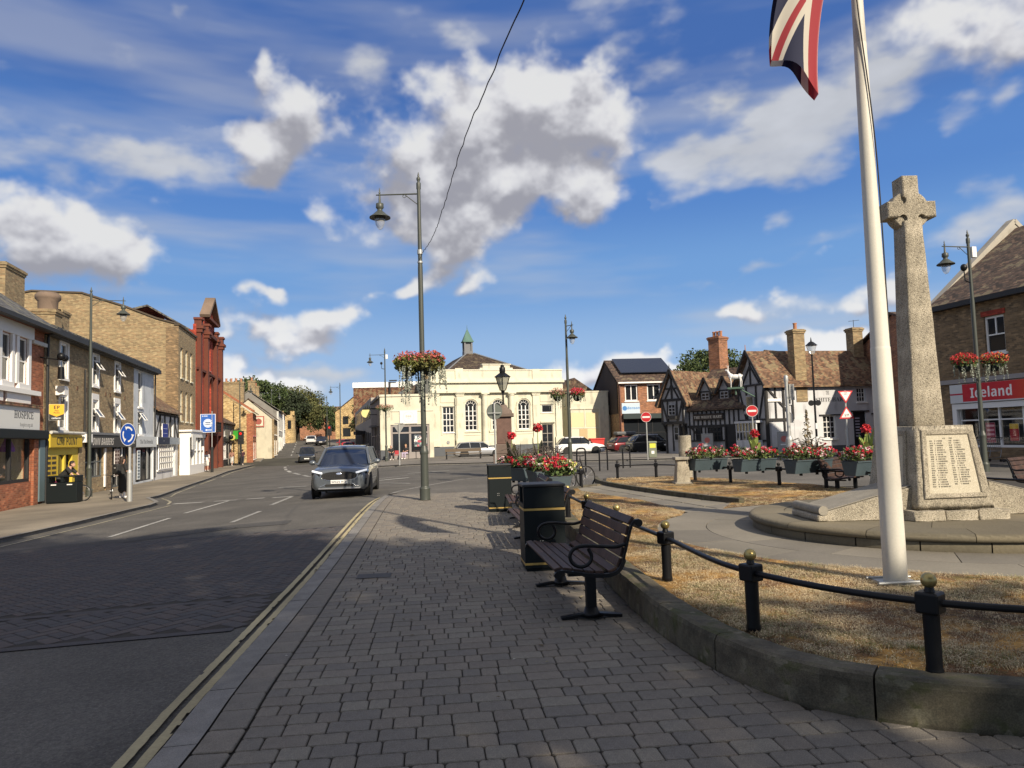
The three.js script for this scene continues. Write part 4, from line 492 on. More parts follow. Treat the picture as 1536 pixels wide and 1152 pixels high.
// ================================================================ litter bins
function litterBin(label, x, d, turn) {
  const b = thing('litter_bin', label, 'bin', x, d, { turn, group: 'black square litter bins beside the benches' });
  mesh('body', [rb(-0.25, 0.03, -0.25, 0.25, 0.74, 0.25, 0.012), bx(-0.23, 0, -0.23, 0.23, 0.04, 0.23)], M.darkGreen, b);
  mesh('hood', [rb(-0.25, 0.745, 0.17, 0.25, 1.0, 0.25, 0.012), rb(-0.25, 0.745, -0.25, 0.25, 1.0, -0.17, 0.012), bx(-0.25, 0.745, -0.17, -0.23, 0.8, 0.17), bx(0.23, 0.745, -0.17, 0.25, 0.8, 0.17), bx(-0.2, 0.745, -0.16, 0.2, 0.99, 0.16)], M.darkGreen, b);
  mesh('lid', [rb(-0.262, 1.0, -0.262, 0.262, 1.035, 0.262, 0.012)], mat([0.06, 0.062, 0.065], 0.55, { map: blotch }), b);
  for (const y of [0.72, 0.075]) mesh('gold_band', [bx(-0.253, y, -0.253, 0.253, y + 0.026, 0.253)], M.gold, b);
  mesh('crest', [[-0.06, 0.40], [-0.03, 0.40], [-0.06, 0.36], [-0.03, 0.36]].map(([u, v]) => cyl(0.008, 0.008, 0.004, 0, 0, 0, 8).rotateX(Math.PI / 2).translate(u, v, 0.252)), M.grey, b);
}
litterBin('near black litter bin with a gold band beside the bench', 0.32, 9.25, 0.1);
litterBin('farther black litter bin at the end of the bench row', -0.35, 16.55, 0.1);

// ================================================================ flagpole and flag
{
  const f = thing('flagpole', 'weathered white flagpole rising from the dry lawn', 'flagpole', 3.37, 6.72, { y: 0.2 });
  mesh('pole', [lathe([[0.1, 0.02], [0.098, 0.5], [0.09, 1.6], [0.084, 2.1], [0.0835, 2.12], [0.08, 2.13], [0.062, 4.2], [0.05, 5.6], [0.036, 8.3], [0.001, 8.32]], 0, 0, 0, 24)], M.poleWhite, f);
  mesh('base_hinge', [bx(-0.16, 0, -0.12, 0.16, 0.03, 0.12), rod(V(-0.22, 0.035, 0.14), V(0.24, 0.035, 0.1), 0.014), rod(V(-0.2, 0.035, -0.13), V(0.2, 0.035, -0.13), 0.012)], M.galv, f);
  mesh('truck', [sph(0.06, 0, 8.36, 0, 14, 0.8)], M.gold, f);
  mesh('halyard', [tube([V(-0.037, 8.2, 0.02), V(-0.06, 6.4, 0.03), V(-0.03, 5.3, 0.065), V(0.03, 4.3, 0.075), V(0.065, 3.6, 0.05), V(0.075, 2.4, 0.03), V(0.08, 1.4, 0.03)], 0.006, 60, 6)], M.dark, f);
  // flag: hangs in folds from the hoist; colours belong to the cloth
  const W = 1.5, H = 0.9; const c = document.createElement('canvas'); c.width = 1000; c.height = 600; const x = c.getContext('2d'); x.fillStyle = '#10183a'; x.fillRect(0, 0, 1000, 600); const ln = (w, col, pts) => { x.strokeStyle = col; x.lineWidth = w; x.beginPath(); pts.forEach(([a, b], i) => i ? x.lineTo(a, b) : x.moveTo(a, b)); x.stroke(); };
  ln(120, '#c9c3b6', [[0, 0], [1000, 600]]); ln(120, '#c9c3b6', [[1000, 0], [0, 600]]);
  const tri = (pts) => { x.fillStyle = '#9c2b35'; x.beginPath(); pts.forEach(([a, b], i) => i ? x.lineTo(a, b) : x.moveTo(a, b)); x.fill(); };
  tri([[0, 0], [500, 300], [450, 300], [0, 47]]); tri([[1000, 600], [500, 300], [550, 300], [1000, 553]]); tri([[1000, 0], [500, 300], [450, 300], [933, 0]]); tri([[0, 600], [500, 300], [550, 300], [67, 600]]);
  x.fillStyle = '#c9c3b6'; x.fillRect(400, 0, 200, 600); x.fillRect(0, 200, 1000, 200); x.fillStyle = '#9c2b35'; x.fillRect(440, 0, 120, 600); x.fillRect(0, 240, 1000, 120);
  const t = new THREE.CanvasTexture(c); t.colorSpace = THREE.SRGBColorSpace;
  const nu = 50, nv = 34, g = new THREE.PlaneGeometry(1, 1, nu, nv), p = g.attributes.position;
  // hoist edge runs up the pole; the fly droops so that its lower corner hangs lowest
  for (let i = 0; i < p.count; i++) { const u = p.getX(i) + 0.5, v = p.getY(i) + 0.5; const w = step(0, 0.6, u), cx = -0.05 - 0.72 * step(-0.1, 1.0, u) - 0.05 * Math.sin(u * 5), cy = 6.3 - 1.66 * Math.pow(u, 1.5), k = (v - 0.5) * H, half = v < 0.55 ? v / 0.55 : (1 - v) / 0.45, kh = (half - 0.5) * 0.39; p.setXYZ(i, cx + kh * w + 0.02 * Math.sin(v * 9 + u * 4) * u, cy + k * (1 - w) + w * (0.1 - 0.14 * half - 0.22 * Math.pow(u, 4) * Math.pow(half, 3)), 0.04 + 0.2 * u + w * (v < 0.55 ? 0.05 : -0.06) + Math.sin(half * 7 + u * 5) * 0.05 * u); }
  g.computeVertexNormals(); const fl = thing('union_flag', 'faded union flag drooping from the white flagpole', 'flag', 3.37, 6.72, { y: 0.2 }); const m = fix(new THREE.Mesh(g, new THREE.MeshPhysicalMaterial({ map: t, roughness: 0.9, side: THREE.DoubleSide, transmission: 0.25, thickness: 0 }))); m.name = 'cloth'; fl.add(m); mesh('hoist_rope', [tube([V(-0.03, 5.5, 0.04), V(-0.055, 6.1, 0.04), V(-0.05, 6.75, 0.04)], 0.008, 12, 6)], M.offWhite, fl);
}

// ================================================================ street lamps
function lampPost(label, x, d, H, turn, o = {}) {
  const l = thing('street_lamp', label, 'street lamp', x, d, { turn, group: 'green heritage street lamps', ...(o.y !== undefined ? { y: o.y } : {}) }), a = o.arm ?? 1.09, m = o.m ?? M.lampPaint;
  mesh('column_base', [lathe([[0.001, 0], [0.15, 0], [0.15, 0.02], [0.142, 0.04], [0.14, 0.27], [0.148, 0.29], [0.148, 0.32], [0.12, 0.35], [0.108, 0.38], [0.104, 1.22], [0.118, 1.24], [0.122, 1.3], [0.108, 1.34], [0.085, 1.42], [0.075, 1.46]], 0, 0, 0, 20)], m, l);
  mesh('column', [lathe([[0.073, 1.44], [0.068, H * 0.7], [0.058, H * 0.72], [0.05, H - 0.5], [0.064, H - 0.48], [0.064, H - 0.32], [0.05, H - 0.3], [0.03, H - 0.28], [0.055, H - 0.22], [0.055, H - 0.17], [0.02, H - 0.13], [0.03, H - 0.11], [0.006, H], [0.001, H]], 0, 0, 0, 16)], m, l);
  mesh('arm', [rod(V(0, H - 0.62, 0), V(-a - 0.1, H - 0.62, 0), 0.022, 0.018), rod(V(0, H - 0.95, 0), V(-0.38, H - 0.64, 0), 0.012), tube([V(-0.33, H - 0.66, 0), V(-0.4, H - 0.72, 0), V(-0.45, H - 0.67, 0), V(-0.41, H - 0.64, 0)], 0.009, 12, 5), sph(0.035, -a, H - 0.62, 0, 10), lathe([[0.02, 0], [0.03, 0.04], [0.012, 0.09], [0.02, 0.11], [0.003, 0.19]], -a, H - 0.6, 0, 8)], m, l);
  const h = mesh('lantern_hood', [lathe([[0.025, 0], [0.035, -0.22], [0.105, -0.25], [0.11, -0.37], [0.075, -0.4], [0.07, -0.45], [0.13, -0.5], [0.19, -0.56], [0.29, -0.63], [0.29, -0.66], [0.17, -0.63], [0.15, -0.64], [0.15, -0.7], [0.14, -0.7], [0.001, -0.6]], -a, H - 0.62, 0, 22)], m, l);
  mesh('lantern_bowl', [lathe([[0.148, -0.68], [0.147, -0.74], [0.125, -0.84], [0.085, -0.93], [0.04, -0.98], [0.001, -0.99]], -a, H - 0.62, 0, 20)], M.lampGlass, h);
  if (o.box) mesh('radio_box', [rb(0.08, H - 1.0, -0.06, 0.26, H - 0.62, 0.08, 0.01)], M.whitePaint, l);
  if (o.camera) mesh('camera', [rod(V(0, H - 1.9, 0), V(-0.28, H - 1.85, 0.05), 0.025), rod(V(-0.28, H - 1.85, 0.05), V(-0.3, H - 1.45, 0.05), 0.02), sph(0.11, -0.3, H - 1.38, 0.05, 12, 1.2)], M.black, l);
  if (o.tie) mesh('cable_clamps', [cyl(0.075, 0.075, 0.12, 0, o.tie, 0, 12), cyl(0.075, 0.075, 0.05, 0, o.tie - 0.25, 0, 12), cyl(0.07, 0.07, 0.03, 0, 2.0, 0, 12), cyl(0.07, 0.07, 0.03, 0, 2.45, 0, 12)], M.galv, l);
  return l;
}
lampPost('tall green street lamp in the middle of the pavement with flower baskets', -2.44, 20.17, 9.08, 0, { tie: 6.75, group: 1 });
lampPost('green street lamp outside the yellow phone shop', -19.45, 34.0, 9.7, Math.PI + 0.3, { arm: 1.35, y: -0.5 });
lampPost('street lamp with white box and camera before the grocery shop', 16.35, 25.9, 8.6, 0.2, { arm: 0.98, box: true, camera: true, y: -0.1 });
lampPost('thin street lamp with two red flower baskets before the cream hall', 2.84, 37.6, 7.85, 2.3, { arm: 0.42 });
lampPost('street lamp with flower basket at the corner cafe', -11.17, 65.0, 10.0, 0.0, { arm: 1.3, box: true, camera: true });
lampPost('dark street lamp by the pub beyond the red bank', -31.0, 84, 9.5, Math.PI, { arm: 1.25 });
lampPost('slim street lamp far up the hill before the trees', -38.5, 118, 9.5, Math.PI, { arm: 1.3 });
lampPost('farther street lamp on the right side of the high street', -22.4, 96, 9.4, 0, { arm: 1.2 });
lampPost('farthest street lamp on the right side of the high street', -30.4, 121, 8.4, 0, { arm: 1.1 });
top(mesh('overhead_cable', (() => { // twisted cable with small kinks
  const P = [[-2.36, 6.78, 20.1], [-1.9, 6.62, 18.2], [-1.3, 6.42, 15], [-0.6, 6.2, 11], [0.25, 5.95, 7], [1.4, 5.9, 2], [3, 6.6, -4], [5, 7.6, -10]], c = new THREE.CatmullRomCurve3(P.map((p) => V(p[0], p[1], -p[2]))), r = rng(6), pts = []; for (let i = 0; i <= 110; i++) { const p = c.getPoint(i / 110); pts.push(V(p.x + 0.02 * (r() - 0.5), p.y + 0.03 * (r() - 0.5), p.z)); } return [tube(pts, 0.008, 330, 5)]; })(), M.blackMatt), 'thin black cable running up from the tall lamp post', 'cable');

// ================================================================ hanging baskets
function basket(label, x, d, y, o = {}) {
  const b = thing('hanging_basket', label, 'flower basket', x, d, { y, group: 'hanging flower baskets', turn: o.turn ?? 0 }), s = o.s ?? 1, r = o.r ?? 0.42;
  mesh('bowl', [lathe([[0.001, -0.3], [0.12, -0.28], [0.2, -0.18], [0.23, 0], [0.001, -0.02]], 0, 0, 0, 12)], M.darkGreen, b);
  stuffPart('foliage', leafCloud(o.n ?? 420, blob(0, 0.05, 0, r, 0.26, r), 0.05, o.leaf ?? GREEN, o.seed ?? 1), leafM, b);
  stuffPart('blossoms', leafCloud(o.nb ?? 380, blob(0, 0.17, 0, r * 1.05, 0.24, r * 1.05), 0.036, o.cols ?? [...RED, ...RED, ...PINK], (o.seed ?? 1) + 7), petalM, b);
  if (o.trail !== 0) { const q = rng(o.seed ?? 3), st = Array.from({ length: 22 }, () => [q() * 6.283, 0.15 + 0.28 * q(), 0.35 + 0.75 * q()]); stuffPart('trailing_stems', leafCloud(o.nt ?? 700, (rr) => { const [a, e, L] = st[Math.floor(rr() * st.length)], t = rr(); return [Math.cos(a) * (e + 0.04 * t) + 0.03 * (rr() - 0.5), -0.05 - t * L * (o.trail ?? 1), Math.sin(a) * (e + 0.04 * t) + 0.03 * (rr() - 0.5)]; }, 0.026, SILVER, (o.seed ?? 1) + 3), leafM, b); }
  if (o.hook) mesh('bracket', [rod(V(0, 0, 0), V(o.hook, 0.1, 0), 0.018)], M.black, b);
  return b;
}
basket('large red and green flower basket on the left of the tall lamp', -2.8, 20.2, 3.66, { n: 1900, nb: 480, nt: 1500, seed: 5, r: 0.44, hook: 0.34, cols: [[0.42, 0.06, 0.05], [0.5, 0.1, 0.12], [0.36, 0.08, 0.05], [0.52, 0.16, 0.18]], leaf: [[0.13, 0.15, 0.035], [0.17, 0.17, 0.045], [0.09, 0.10, 0.03]] });
basket('large flower basket with silver trails on the right of the tall lamp', -2.22, 20.1, 3.66, { n: 1700, nb: 480, nt: 1500, seed: 15, r: 0.4, hook: -0.2, cols: [[0.42, 0.06, 0.05], [0.5, 0.1, 0.12], [0.36, 0.08, 0.05]], leaf: [[0.13, 0.13, 0.035], [0.15, 0.14, 0.04], [0.09, 0.09, 0.03]] });
basket('faded pink flower basket left of the thin lamp before the hall', 2.3, 37.6, 3.68, { seed: 25, hook: 0.5, trail: 0.7, cols: [[0.45, 0.18, 0.16], [0.35, 0.28, 0.12], [0.5, 0.2, 0.2]] });
basket('bright red flower basket right of the thin lamp before the hall', 3.3, 37.6, 3.66, { seed: 35, hook: -0.45, trail: 0.3, nb: 800 });
basket('orange red flower basket left of the grocery shop lamp', 15.9, 25.9, 3.72, { seed: 45, hook: 0.4, nb: 700, trail: 0.6, cols: [...RED, [0.6, 0.1, 0.04]] });
basket('red and yellow flower basket right of the grocery shop lamp', 16.95, 25.9, 3.72, { seed: 55, hook: -0.55, nb: 700, trail: 0.6, cols: [...RED, [0.6, 0.3, 0.05], [0.6, 0.1, 0.04]] });
basket('pale red flower basket on the corner cafe lamp', -11.2, 64.7, 4.5, { seed: 65, r: 0.8, n: 500, nb: 500, hook: 0.1, cols: [[0.45, 0.16, 0.14], [0.5, 0.2, 0.18], [0.3, 0.2, 0.1]] });

// ================================================================ flower troughs on the railings
const troughM = mat([0.10, 0.15, 0.175], 0.6, { map: blotch });
function trough(label, x, d, turn, L, o = {}) {
  const t = thing('flower_trough', label, 'planter', x, d, { y: 0.56, turn, group: 'blue grey flower troughs on the railings' });
  const e = (a, b, y) => [[-a, y], [a, y]]; const g = ext([[-0.13, 0], [0.13, 0], [0.2, 0.3], [-0.2, 0.3]], L, [], 0.008).rotateY(Math.PI / 2).translate(-L / 2, 0, 0); mesh('trough', [g, rb(-L / 2 - 0.01, 0.285, -0.215, L / 2 + 0.01, 0.315, 0.215, 0.008)], troughM, t);
  mesh('soil', [bx(-L / 2 + 0.02, 0.3, -0.18, L / 2 - 0.02, 0.33, 0.18)], mat([0.03, 0.02, 0.015], 1), t);
  mesh('bracket', [bx(-0.3, -0.06, -0.03, -0.26, 0.02, 0.03), bx(0.26, -0.06, -0.03, 0.3, 0.02, 0.03)], M.black, t);
  const s = o.seed ?? 1, hl = L / 2 + 0.06;
  const bed = (r) => { const u = (r() * 2 - 1) * hl, v = (r() * 2 - 1) * 0.27; return [u, 0.32 + 0.3 * r() * (1 - 0.5 * Math.abs(v) / 0.27) + 0.05 * n3(u * 4, s, v * 4), v]; };
  stuffPart('foliage', leafCloud(1100, bed, 0.036, GREEN, s), leafM, t);
  const heads = [], q = rng(s + 50); for (let i = 0; i < (o.heads ?? 110); i++) { const u = (q() * 2 - 1) * hl, v = (q() * 2 - 1) * 0.28, z = 0.42 + 0.26 * q() * (1 - 0.6 * Math.abs(v) / 0.28); heads.push([u, z + 0.04 * Math.sin(u * 6 + s), v, q()]); }
  const head = (pick) => { const l = heads.filter(pick); return (r) => { const h = l[Math.floor(r() * l.length)]; return [h[0] + 0.05 * (r() - 0.5), h[1] + 0.045 * (r() - 0.5), h[2] + 0.05 * (r() - 0.5)]; }; };
  stuffPart('red_blossoms', leafCloud(1300, head((h) => h[3] < 0.55), 0.025, o.red ?? [...RED, [0.55, 0.04, 0.09]], s + 9), petalM, t); stuffPart('white_blossoms', leafCloud(1000, head((h) => h[3] >= 0.55), 0.023, o.white ?? [...WHITE, ...PINK], s + 11), petalM, t);
  if (o.canna) { for (let i = 0; i < 6; i++) { const a = i * 1.05 + s, h = 0.35 + 0.08 * i; const pts = [], n = 8; for (let k = 0; k < n; k++) { const w = (u) => 0.075 * Math.sin(Math.PI * Math.pow(clamp(u, 0, 1), 0.8)), P = (u, sd) => { const rr = 0.03 + u * 0.16, y = 0.35 + u * h * (1.3 - 0.35 * u); return [o.canna[0] + Math.cos(a) * rr - Math.sin(a) * w(u) * sd, y, Math.sin(a) * rr + Math.cos(a) * w(u) * sd]; }; const A = P(k / n, -1), B = P(k / n, 1), Cc = P((k + 1) / n, 1), D = P((k + 1) / n, -1); pts.push(...A, ...B, ...Cc, ...A, ...Cc, ...D); } const gg = new THREE.BufferGeometry(); gg.setAttribute('position', new THREE.Float32BufferAttribute(pts, 3)); gg.computeVertexNormals(); mesh('canna_leaf', gg, o.dark ? M.cannaDark : M.canna, t); } mesh('canna_stem', [rod(V(o.canna[0], 0.33, 0), V(o.canna[0] + 0.02, 0.33 + o.canna[1], 0), 0.012, 0.008)], M.canna, t); stuffPart('canna_flower', leafCloud(110, blob(o.canna[0] + 0.02, 0.35 + o.canna[1], 0, 0.11, 0.1, 0.11), 0.04, RED, s + 4), petalM, t); }
  if (o.spike) { const q2 = rng(s); const list = []; for (let i = 0; i < 26; i++) { const a = q2() * 6.283, L2 = 0.3 + 0.35 * q2(), e2 = 0.25 + 0.8 * q2(), b = V(o.spike, 0.36, 0), m2 = V(o.spike + Math.cos(a) * L2 * e2 * 0.5, 0.36 + L2 * 0.75, Math.sin(a) * L2 * e2 * 0.5), e3 = V(o.spike + Math.cos(a) * L2 * e2, 0.36 + L2 * (1.05 - 0.45 * e2), Math.sin(a) * L2 * e2); list.push(rod(b, m2, 0.012, 0.009, 4), rod(m2, e3, 0.009, 0.001, 4)); } mesh('spiky_leaves', list, M.spike, t); if (o.plume) stuffPart('plume', leafCloud(260, (r) => { const u = r(); return [o.spike + 0.14 * (1 - u) * (r() - 0.5) * 2, 0.55 + u * 0.95, 0.14 * (1 - u) * (r() - 0.5) * 2]; }, 0.035, [[0.20, 0.17, 0.10], [0.14, 0.12, 0.08], [0.25, 0.2, 0.12]], s + 2), leafM, t); }
  return t;
}
M.canna = new THREE.MeshStandardMaterial({ color: lin(0.20, 0.26, 0.06), roughness: 0.6, side: THREE.DoubleSide }); M.cannaDark = new THREE.MeshStandardMaterial({ color: lin(0.05, 0.05, 0.025), roughness: 0.6, side: THREE.DoubleSide }); M.spike = mat([0.07, 0.055, 0.045], 0.7);
trough('flower trough of red begonias with a spiky plant, leftmost behind the far lawn', 5.35, 20.6, 0.35, 1.02, { seed: 3, spike: 0, plume: true });
trough('flower trough with tall green canna behind the far lawn', 6.22, 19.3, 0.45, 1.15, { seed: 13, canna: [0.05, 0.62] });
trough('flower trough with a dark spiky cordyline behind the far lawn', 7.05, 17.85, 0.5, 1.25, { seed: 23, spike: 0.02, plume: true, heads: 140 });
trough('flower trough partly hidden behind the white flagpole', 7.72, 16.4, 0.55, 1.1, { seed: 33, canna: [0.12, 0.66] });
trough('flower trough of red and lime begonias beside the nearest railing', 0.82, 14.2, Math.PI / 2 + 0.03, 1.3, { seed: 43, heads: 150, spike: 0.35, white: [...LIME, ...WHITE, ...LIME] });
trough('flower trough of red begonias with dark canna by the bicycle', 0.55, 16.3, Math.PI / 2 + 0.15, 1.3, { seed: 53, heads: 150, canna: [0.1, 0.9], dark: true, spike: -0.3 });
trough('flower trough of pink and white begonias behind the farther bin', 0.1, 18.2, Math.PI / 2 + 0.5, 1.2, { seed: 63, heads: 90, spike: -0.1, canna: [0.3, 0.75], dark: true, white: [...WHITE, ...PINK] });
for (const [x, d, l] of [[0.82, 14.2, 'beside the nearest railing'], [0.5, 16.3, 'by the bicycle'], [0.1, 18.2, 'behind the farther bin']]) { const s = thing('trough_stand', 'black steel stand under the flower trough ' + l, 'stand', x, d, {}); mesh('frame', [-0.4, 0.4].map((k) => bx(-0.03, 0, k - 0.03, 0.03, 0.555, k + 0.03)).concat([bx(-0.03, 0.5, -0.5, 0.03, 0.555, 0.5)]), M.black, s); }

// ---- stone pedestal with an urn plant on the far lawn
{ const p = thing('stone_pedestal', 'pale tapered stone pedestal at the corner of the far lawn', 'pedestal', 4.62, 20.6, { y: 0.2 }); mesh('shaft', [rough(taper(0.4, 0.4, 0.28, 0.28, 0.66, 4, 0.02), 0.02, 9, 1)], M.granite, p); mesh('cap', [rb(-0.21, 0.655, -0.21, 0.21, 0.74, 0.21, 0.015)], M.graniteSmooth, p); mesh('foot', [rb(-0.24, -0.02, -0.24, 0.24, 0.05, 0.24, 0.01)], M.graniteSmooth, p); }
{ const p = thing('rough_stone', 'shaggy pale stone bollard behind the tapered pedestal', 'stone', 5.7, 24.8, { y: -0.05 }); mesh('stone', [rough(cyl(0.22, 0.2, 1.55, 0, 0, 0, 14), 0.08, 8, 3)], M.granite, p); }

// ================================================================ cycle stands and bicycles
for (const [x, d, l] of [[2.9, 32.2, 'nearest of the three'], [4.05, 33.8, 'middle of the three'], [5.4, 35.8, 'farthest of the three']]) { const s = thing('cycle_stand', 'black steel hoop cycle stand, ' + l, 'cycle stand', x, d, { turn: 0.9, group: 'black cycle hoops' }); mesh('hoop', [tube([V(-0.34, 0, 0), V(-0.34, 0.7, 0), V(-0.33, 0.96, 0), V(-0.2, 1.05, 0), V(0.2, 1.05, 0), V(0.33, 0.96, 0), V(0.34, 0.7, 0), V(0.34, 0, 0)], 0.035, 40, 8)], M.black, s); }
function bicycle(label, x, d, turn, col, y) {
  const b = thing('bicycle', label, 'bicycle', x, d, { turn, ...(y !== undefined ? { y } : {}) }), f = mat(col, 0.4), R = 0.33;
  for (const wx of [-0.52, 0.52]) { const w = mesh('tyre', [new THREE.TorusGeometry(R, 0.022, 6, 28).translate(wx, R + 0.02, 0)], M.rubber, b); mesh('rim', [new THREE.TorusGeometry(R - 0.03, 0.01, 4, 24).translate(wx, R + 0.02, 0), ...Array.from({ length: 10 }, (_, i) => rod(V(wx, R + 0.02, 0), V(wx + (R - 0.03) * Math.cos(i * 0.628), R + 0.02 + (R - 0.03) * Math.sin(i * 0.628), 0), 0.003, 0.003, 3)), rotX(cyl(0.03, 0.03, 0.1, 0, -0.05, 0, 8), Math.PI / 2).translate(wx, R + 0.02, 0)], M.alloy, w); }
  mesh('frame', [rod(V(-0.52, 0.35, 0), V(-0.1, 0.3, 0), 0.016), rod(V(-0.52, 0.35, 0), V(-0.18, 0.78, 0), 0.013), rod(V(-0.1, 0.3, 0), V(-0.2, 0.88, 0), 0.018), rod(V(-0.1, 0.3, 0), V(0.36, 0.76, 0), 0.024), rod(V(-0.18, 0.78, 0), V(0.34, 0.84, 0), 0.02), rod(V(0.33, 0.9, 0), V(0.52, 0.35, 0), 0.02)], f, b);
  mesh('saddle', [sph(0.12, -0.22, 0.92, 0, 10, 0.3, 1, 0.55)], M.blackMatt, b); mesh('handlebar', [rod(V(0.33, 0.9, 0), V(0.34, 1.0, 0), 0.015), tube([V(0.28, 1.02, -0.3), V(0.36, 1.0, -0.1), V(0.36, 1.0, 0.1), V(0.28, 1.02, 0.3)], 0.014, 16, 6)], M.blackMatt, b); mesh('crank', [rotX(cyl(0.09, 0.09, 0.01, 0, 0, 0, 14), Math.PI / 2).translate(-0.1, 0.3, 0.03), rod(V(-0.1, 0.3, 0.05), V(0.02, 0.18, 0.06), 0.01), rod(V(-0.1, 0.3, -0.05), V(-0.22, 0.42, -0.06), 0.01), bx(-0.02, 0.165, 0.06, 0.08, 0.185, 0.14)], M.blackMatt, b);
  return b;
}
bicycle('dark bicycle ridden past the yellow phone shop', -18.55, 31.0, 0.12, [0.015, 0.015, 0.016]);
bicycle('dark bicycle held upright by the person with the backpack', -16.95, 31.3, -1.08, [0.012, 0.012, 0.012]);
bicycle('blue bicycle parked behind the flower troughs', 1.0, 21.2, 0.45, [0.02, 0.09, 0.3]);
bicycle('black bicycle parked behind the blue one at the troughs', 1.7, 22.4, 0.5, [0.015, 0.015, 0.015]);
// ================================================================ buildings
// local axes of a building: x along the front (to the right as one faces it), y up, z out of the front; the front wall face is z = 0
function building(name, label, x, d, ang, y) { const a = ang * Math.PI / 180; return thing(name, label, 'building', x, d, { turn: Math.PI / 2 - a, y: y ?? T(x, d) }); } // ang: bearing of the front's run, degrees right of straight ahead
function front(b, w, h, holes, m, o = {}) { // front wall with real openings, and the solid house behind it
  const t = o.t ?? 0.26; mesh('front_wall', ext(o.shape ?? R4(o.x0 ?? 0, o.y0 ?? 0, w, h), t, holes.map((q) => Array.isArray(q) ? R4(q[0], q[1], q[2], q[3]) : q)).translate(0, 0, -t), m, b);
  if (o.D) mesh('side_walls', [bx((o.x0 ?? 0), 0, -o.D, w, o.ch ?? h, -t - 0.004)], o.side ?? m, b);
}
function win(b, x0, y0, x1, y1, o = {}) { // casement or sash window: frame, glazing bars, pane, sill
  const z = o.z ?? -0.12, f = o.f ?? 0.07, L = [bx(x0, y0, z - 0.05, x0 + f, y1, z + 0.03), bx(x1 - f, y0, z - 0.05, x1, y1, z + 0.03), bx(x0 + f, y0, z - 0.05, x1 - f, y0 + f, z + 0.03), bx(x0 + f, y1 - f, z - 0.05, x1 - f, y1, z + 0.03)], bw = o.bw ?? 0.03;
  for (let i = 1; i < (o.nx ?? 1); i++) { const x = mix(x0 + f, x1 - f, i / o.nx); L.push(bx(x - bw, y0 + f, z - 0.04, x + bw, y1 - f, z + 0.016)); }
  for (let j = 1; j < (o.ny ?? 2); j++) { const y = mix(y0 + f, y1 - f, j / (o.ny ?? 2)); L.push(bx(x0 + f, y - bw, z - 0.039, x1 - f, y + bw, z + 0.02)); }
  if (o.sill !== false) L.push(bx(x0 - 0.1, y0 - 0.1, -0.1, x1 + 0.1, y0 - 0.001, 0.09));
  const w = mesh(o.name ?? 'window', L, o.m ?? M.whitePaint, b); mesh('pane', [bx(x0 + f * 0.5, y0 + f * 0.5, z - 0.03, x1 - f * 0.5, y1 - f * 0.5, z - 0.024)], o.glass ?? M.glass, w);
  if (o.head) mesh('window_head', [bx(x0 - 0.12, y1, -0.02, x1 + 0.12, y1 + o.head, 0.05)], o.hm ?? M.whitePaint, b);
  if (o.curtain) mesh('blind', [bx(x0 + f, mix(y0, y1, 1 - o.curtain), z - 0.09, x1 - f, y1 - f, z - 0.08)], M.offWhite, w);
  return w;
}
function sash3(b, x0, y0, x1, y1, o = {}) { if (o.arch) mesh('window_surround', [bx(x0 - 0.13, y0, 0.001, x0, y1 + 0.02, 0.06), bx(x1, y0, 0.001, x1 + 0.13, y1 + 0.02, 0.06)], M.whitePaint, b); return win(b, x0, y0, x1, y1, { head: 0.26, ny: 2, ...o }); }
function casement(b, x, y) { const t = (g) => rotX(g, -0.6).translate(x, y, 0.05), f = mesh('open_casement', [bx(-0.36, -0.55, 0, -0.3, 0, 0.04), bx(0.3, -0.55, 0, 0.36, 0, 0.04), bx(-0.3, -0.55, 0, 0.3, -0.49, 0.04), bx(-0.3, -0.06, 0, 0.3, 0, 0.04)].map(t), M.whitePaint, b); mesh('pane', [t(bx(-0.3, -0.49, 0.015, 0.3, -0.06, 0.02))], M.glass, f); }
function roofX(b, x0, x1, zf, zb, ye, yr, m, o = {}) { // ridge along x, between front eave zf and back eave zb
  const zr = o.zr ?? (zf + zb) / 2, t = 0.12, s = [[zf, ye], [zr, yr], [zb, o.yb ?? ye], [zb, (o.yb ?? ye) - t], [zr, yr - t * 1.3], [zf, ye - t]]; const g = ext(s.map(([z, y]) => [-z, y]), x1 - x0).rotateY(Math.PI / 2).translate(x0, 0, 0); if (o.fill) mesh('gable_end', [ext([[-zf + 0.3, ye - 0.15], [-zb - 0.3, (o.yb ?? ye) - 0.15], [-zr, yr - 0.2]], x1 - x0 - 0.5).rotateY(Math.PI / 2).translate(x0 + 0.25, 0, 0)], o.fill, b); return mesh('roof', roofUV(g), m, b);
}
function roofZ(b, xa, xb, z0, z1, ye, yr, m, o = {}) { // gable to the front: ridge along z
  const xr = o.xr ?? (xa + xb) / 2, t = 0.12, g = ext([[xa, ye], [xr, yr], [xb, o.yb ?? ye], [xb, (o.yb ?? ye) - t], [xr, yr - t * 1.3], [xa, ye - t]].reverse(), z1 - z0).translate(0, 0, z0); return mesh('roof', roofUV(g), m, b);
}
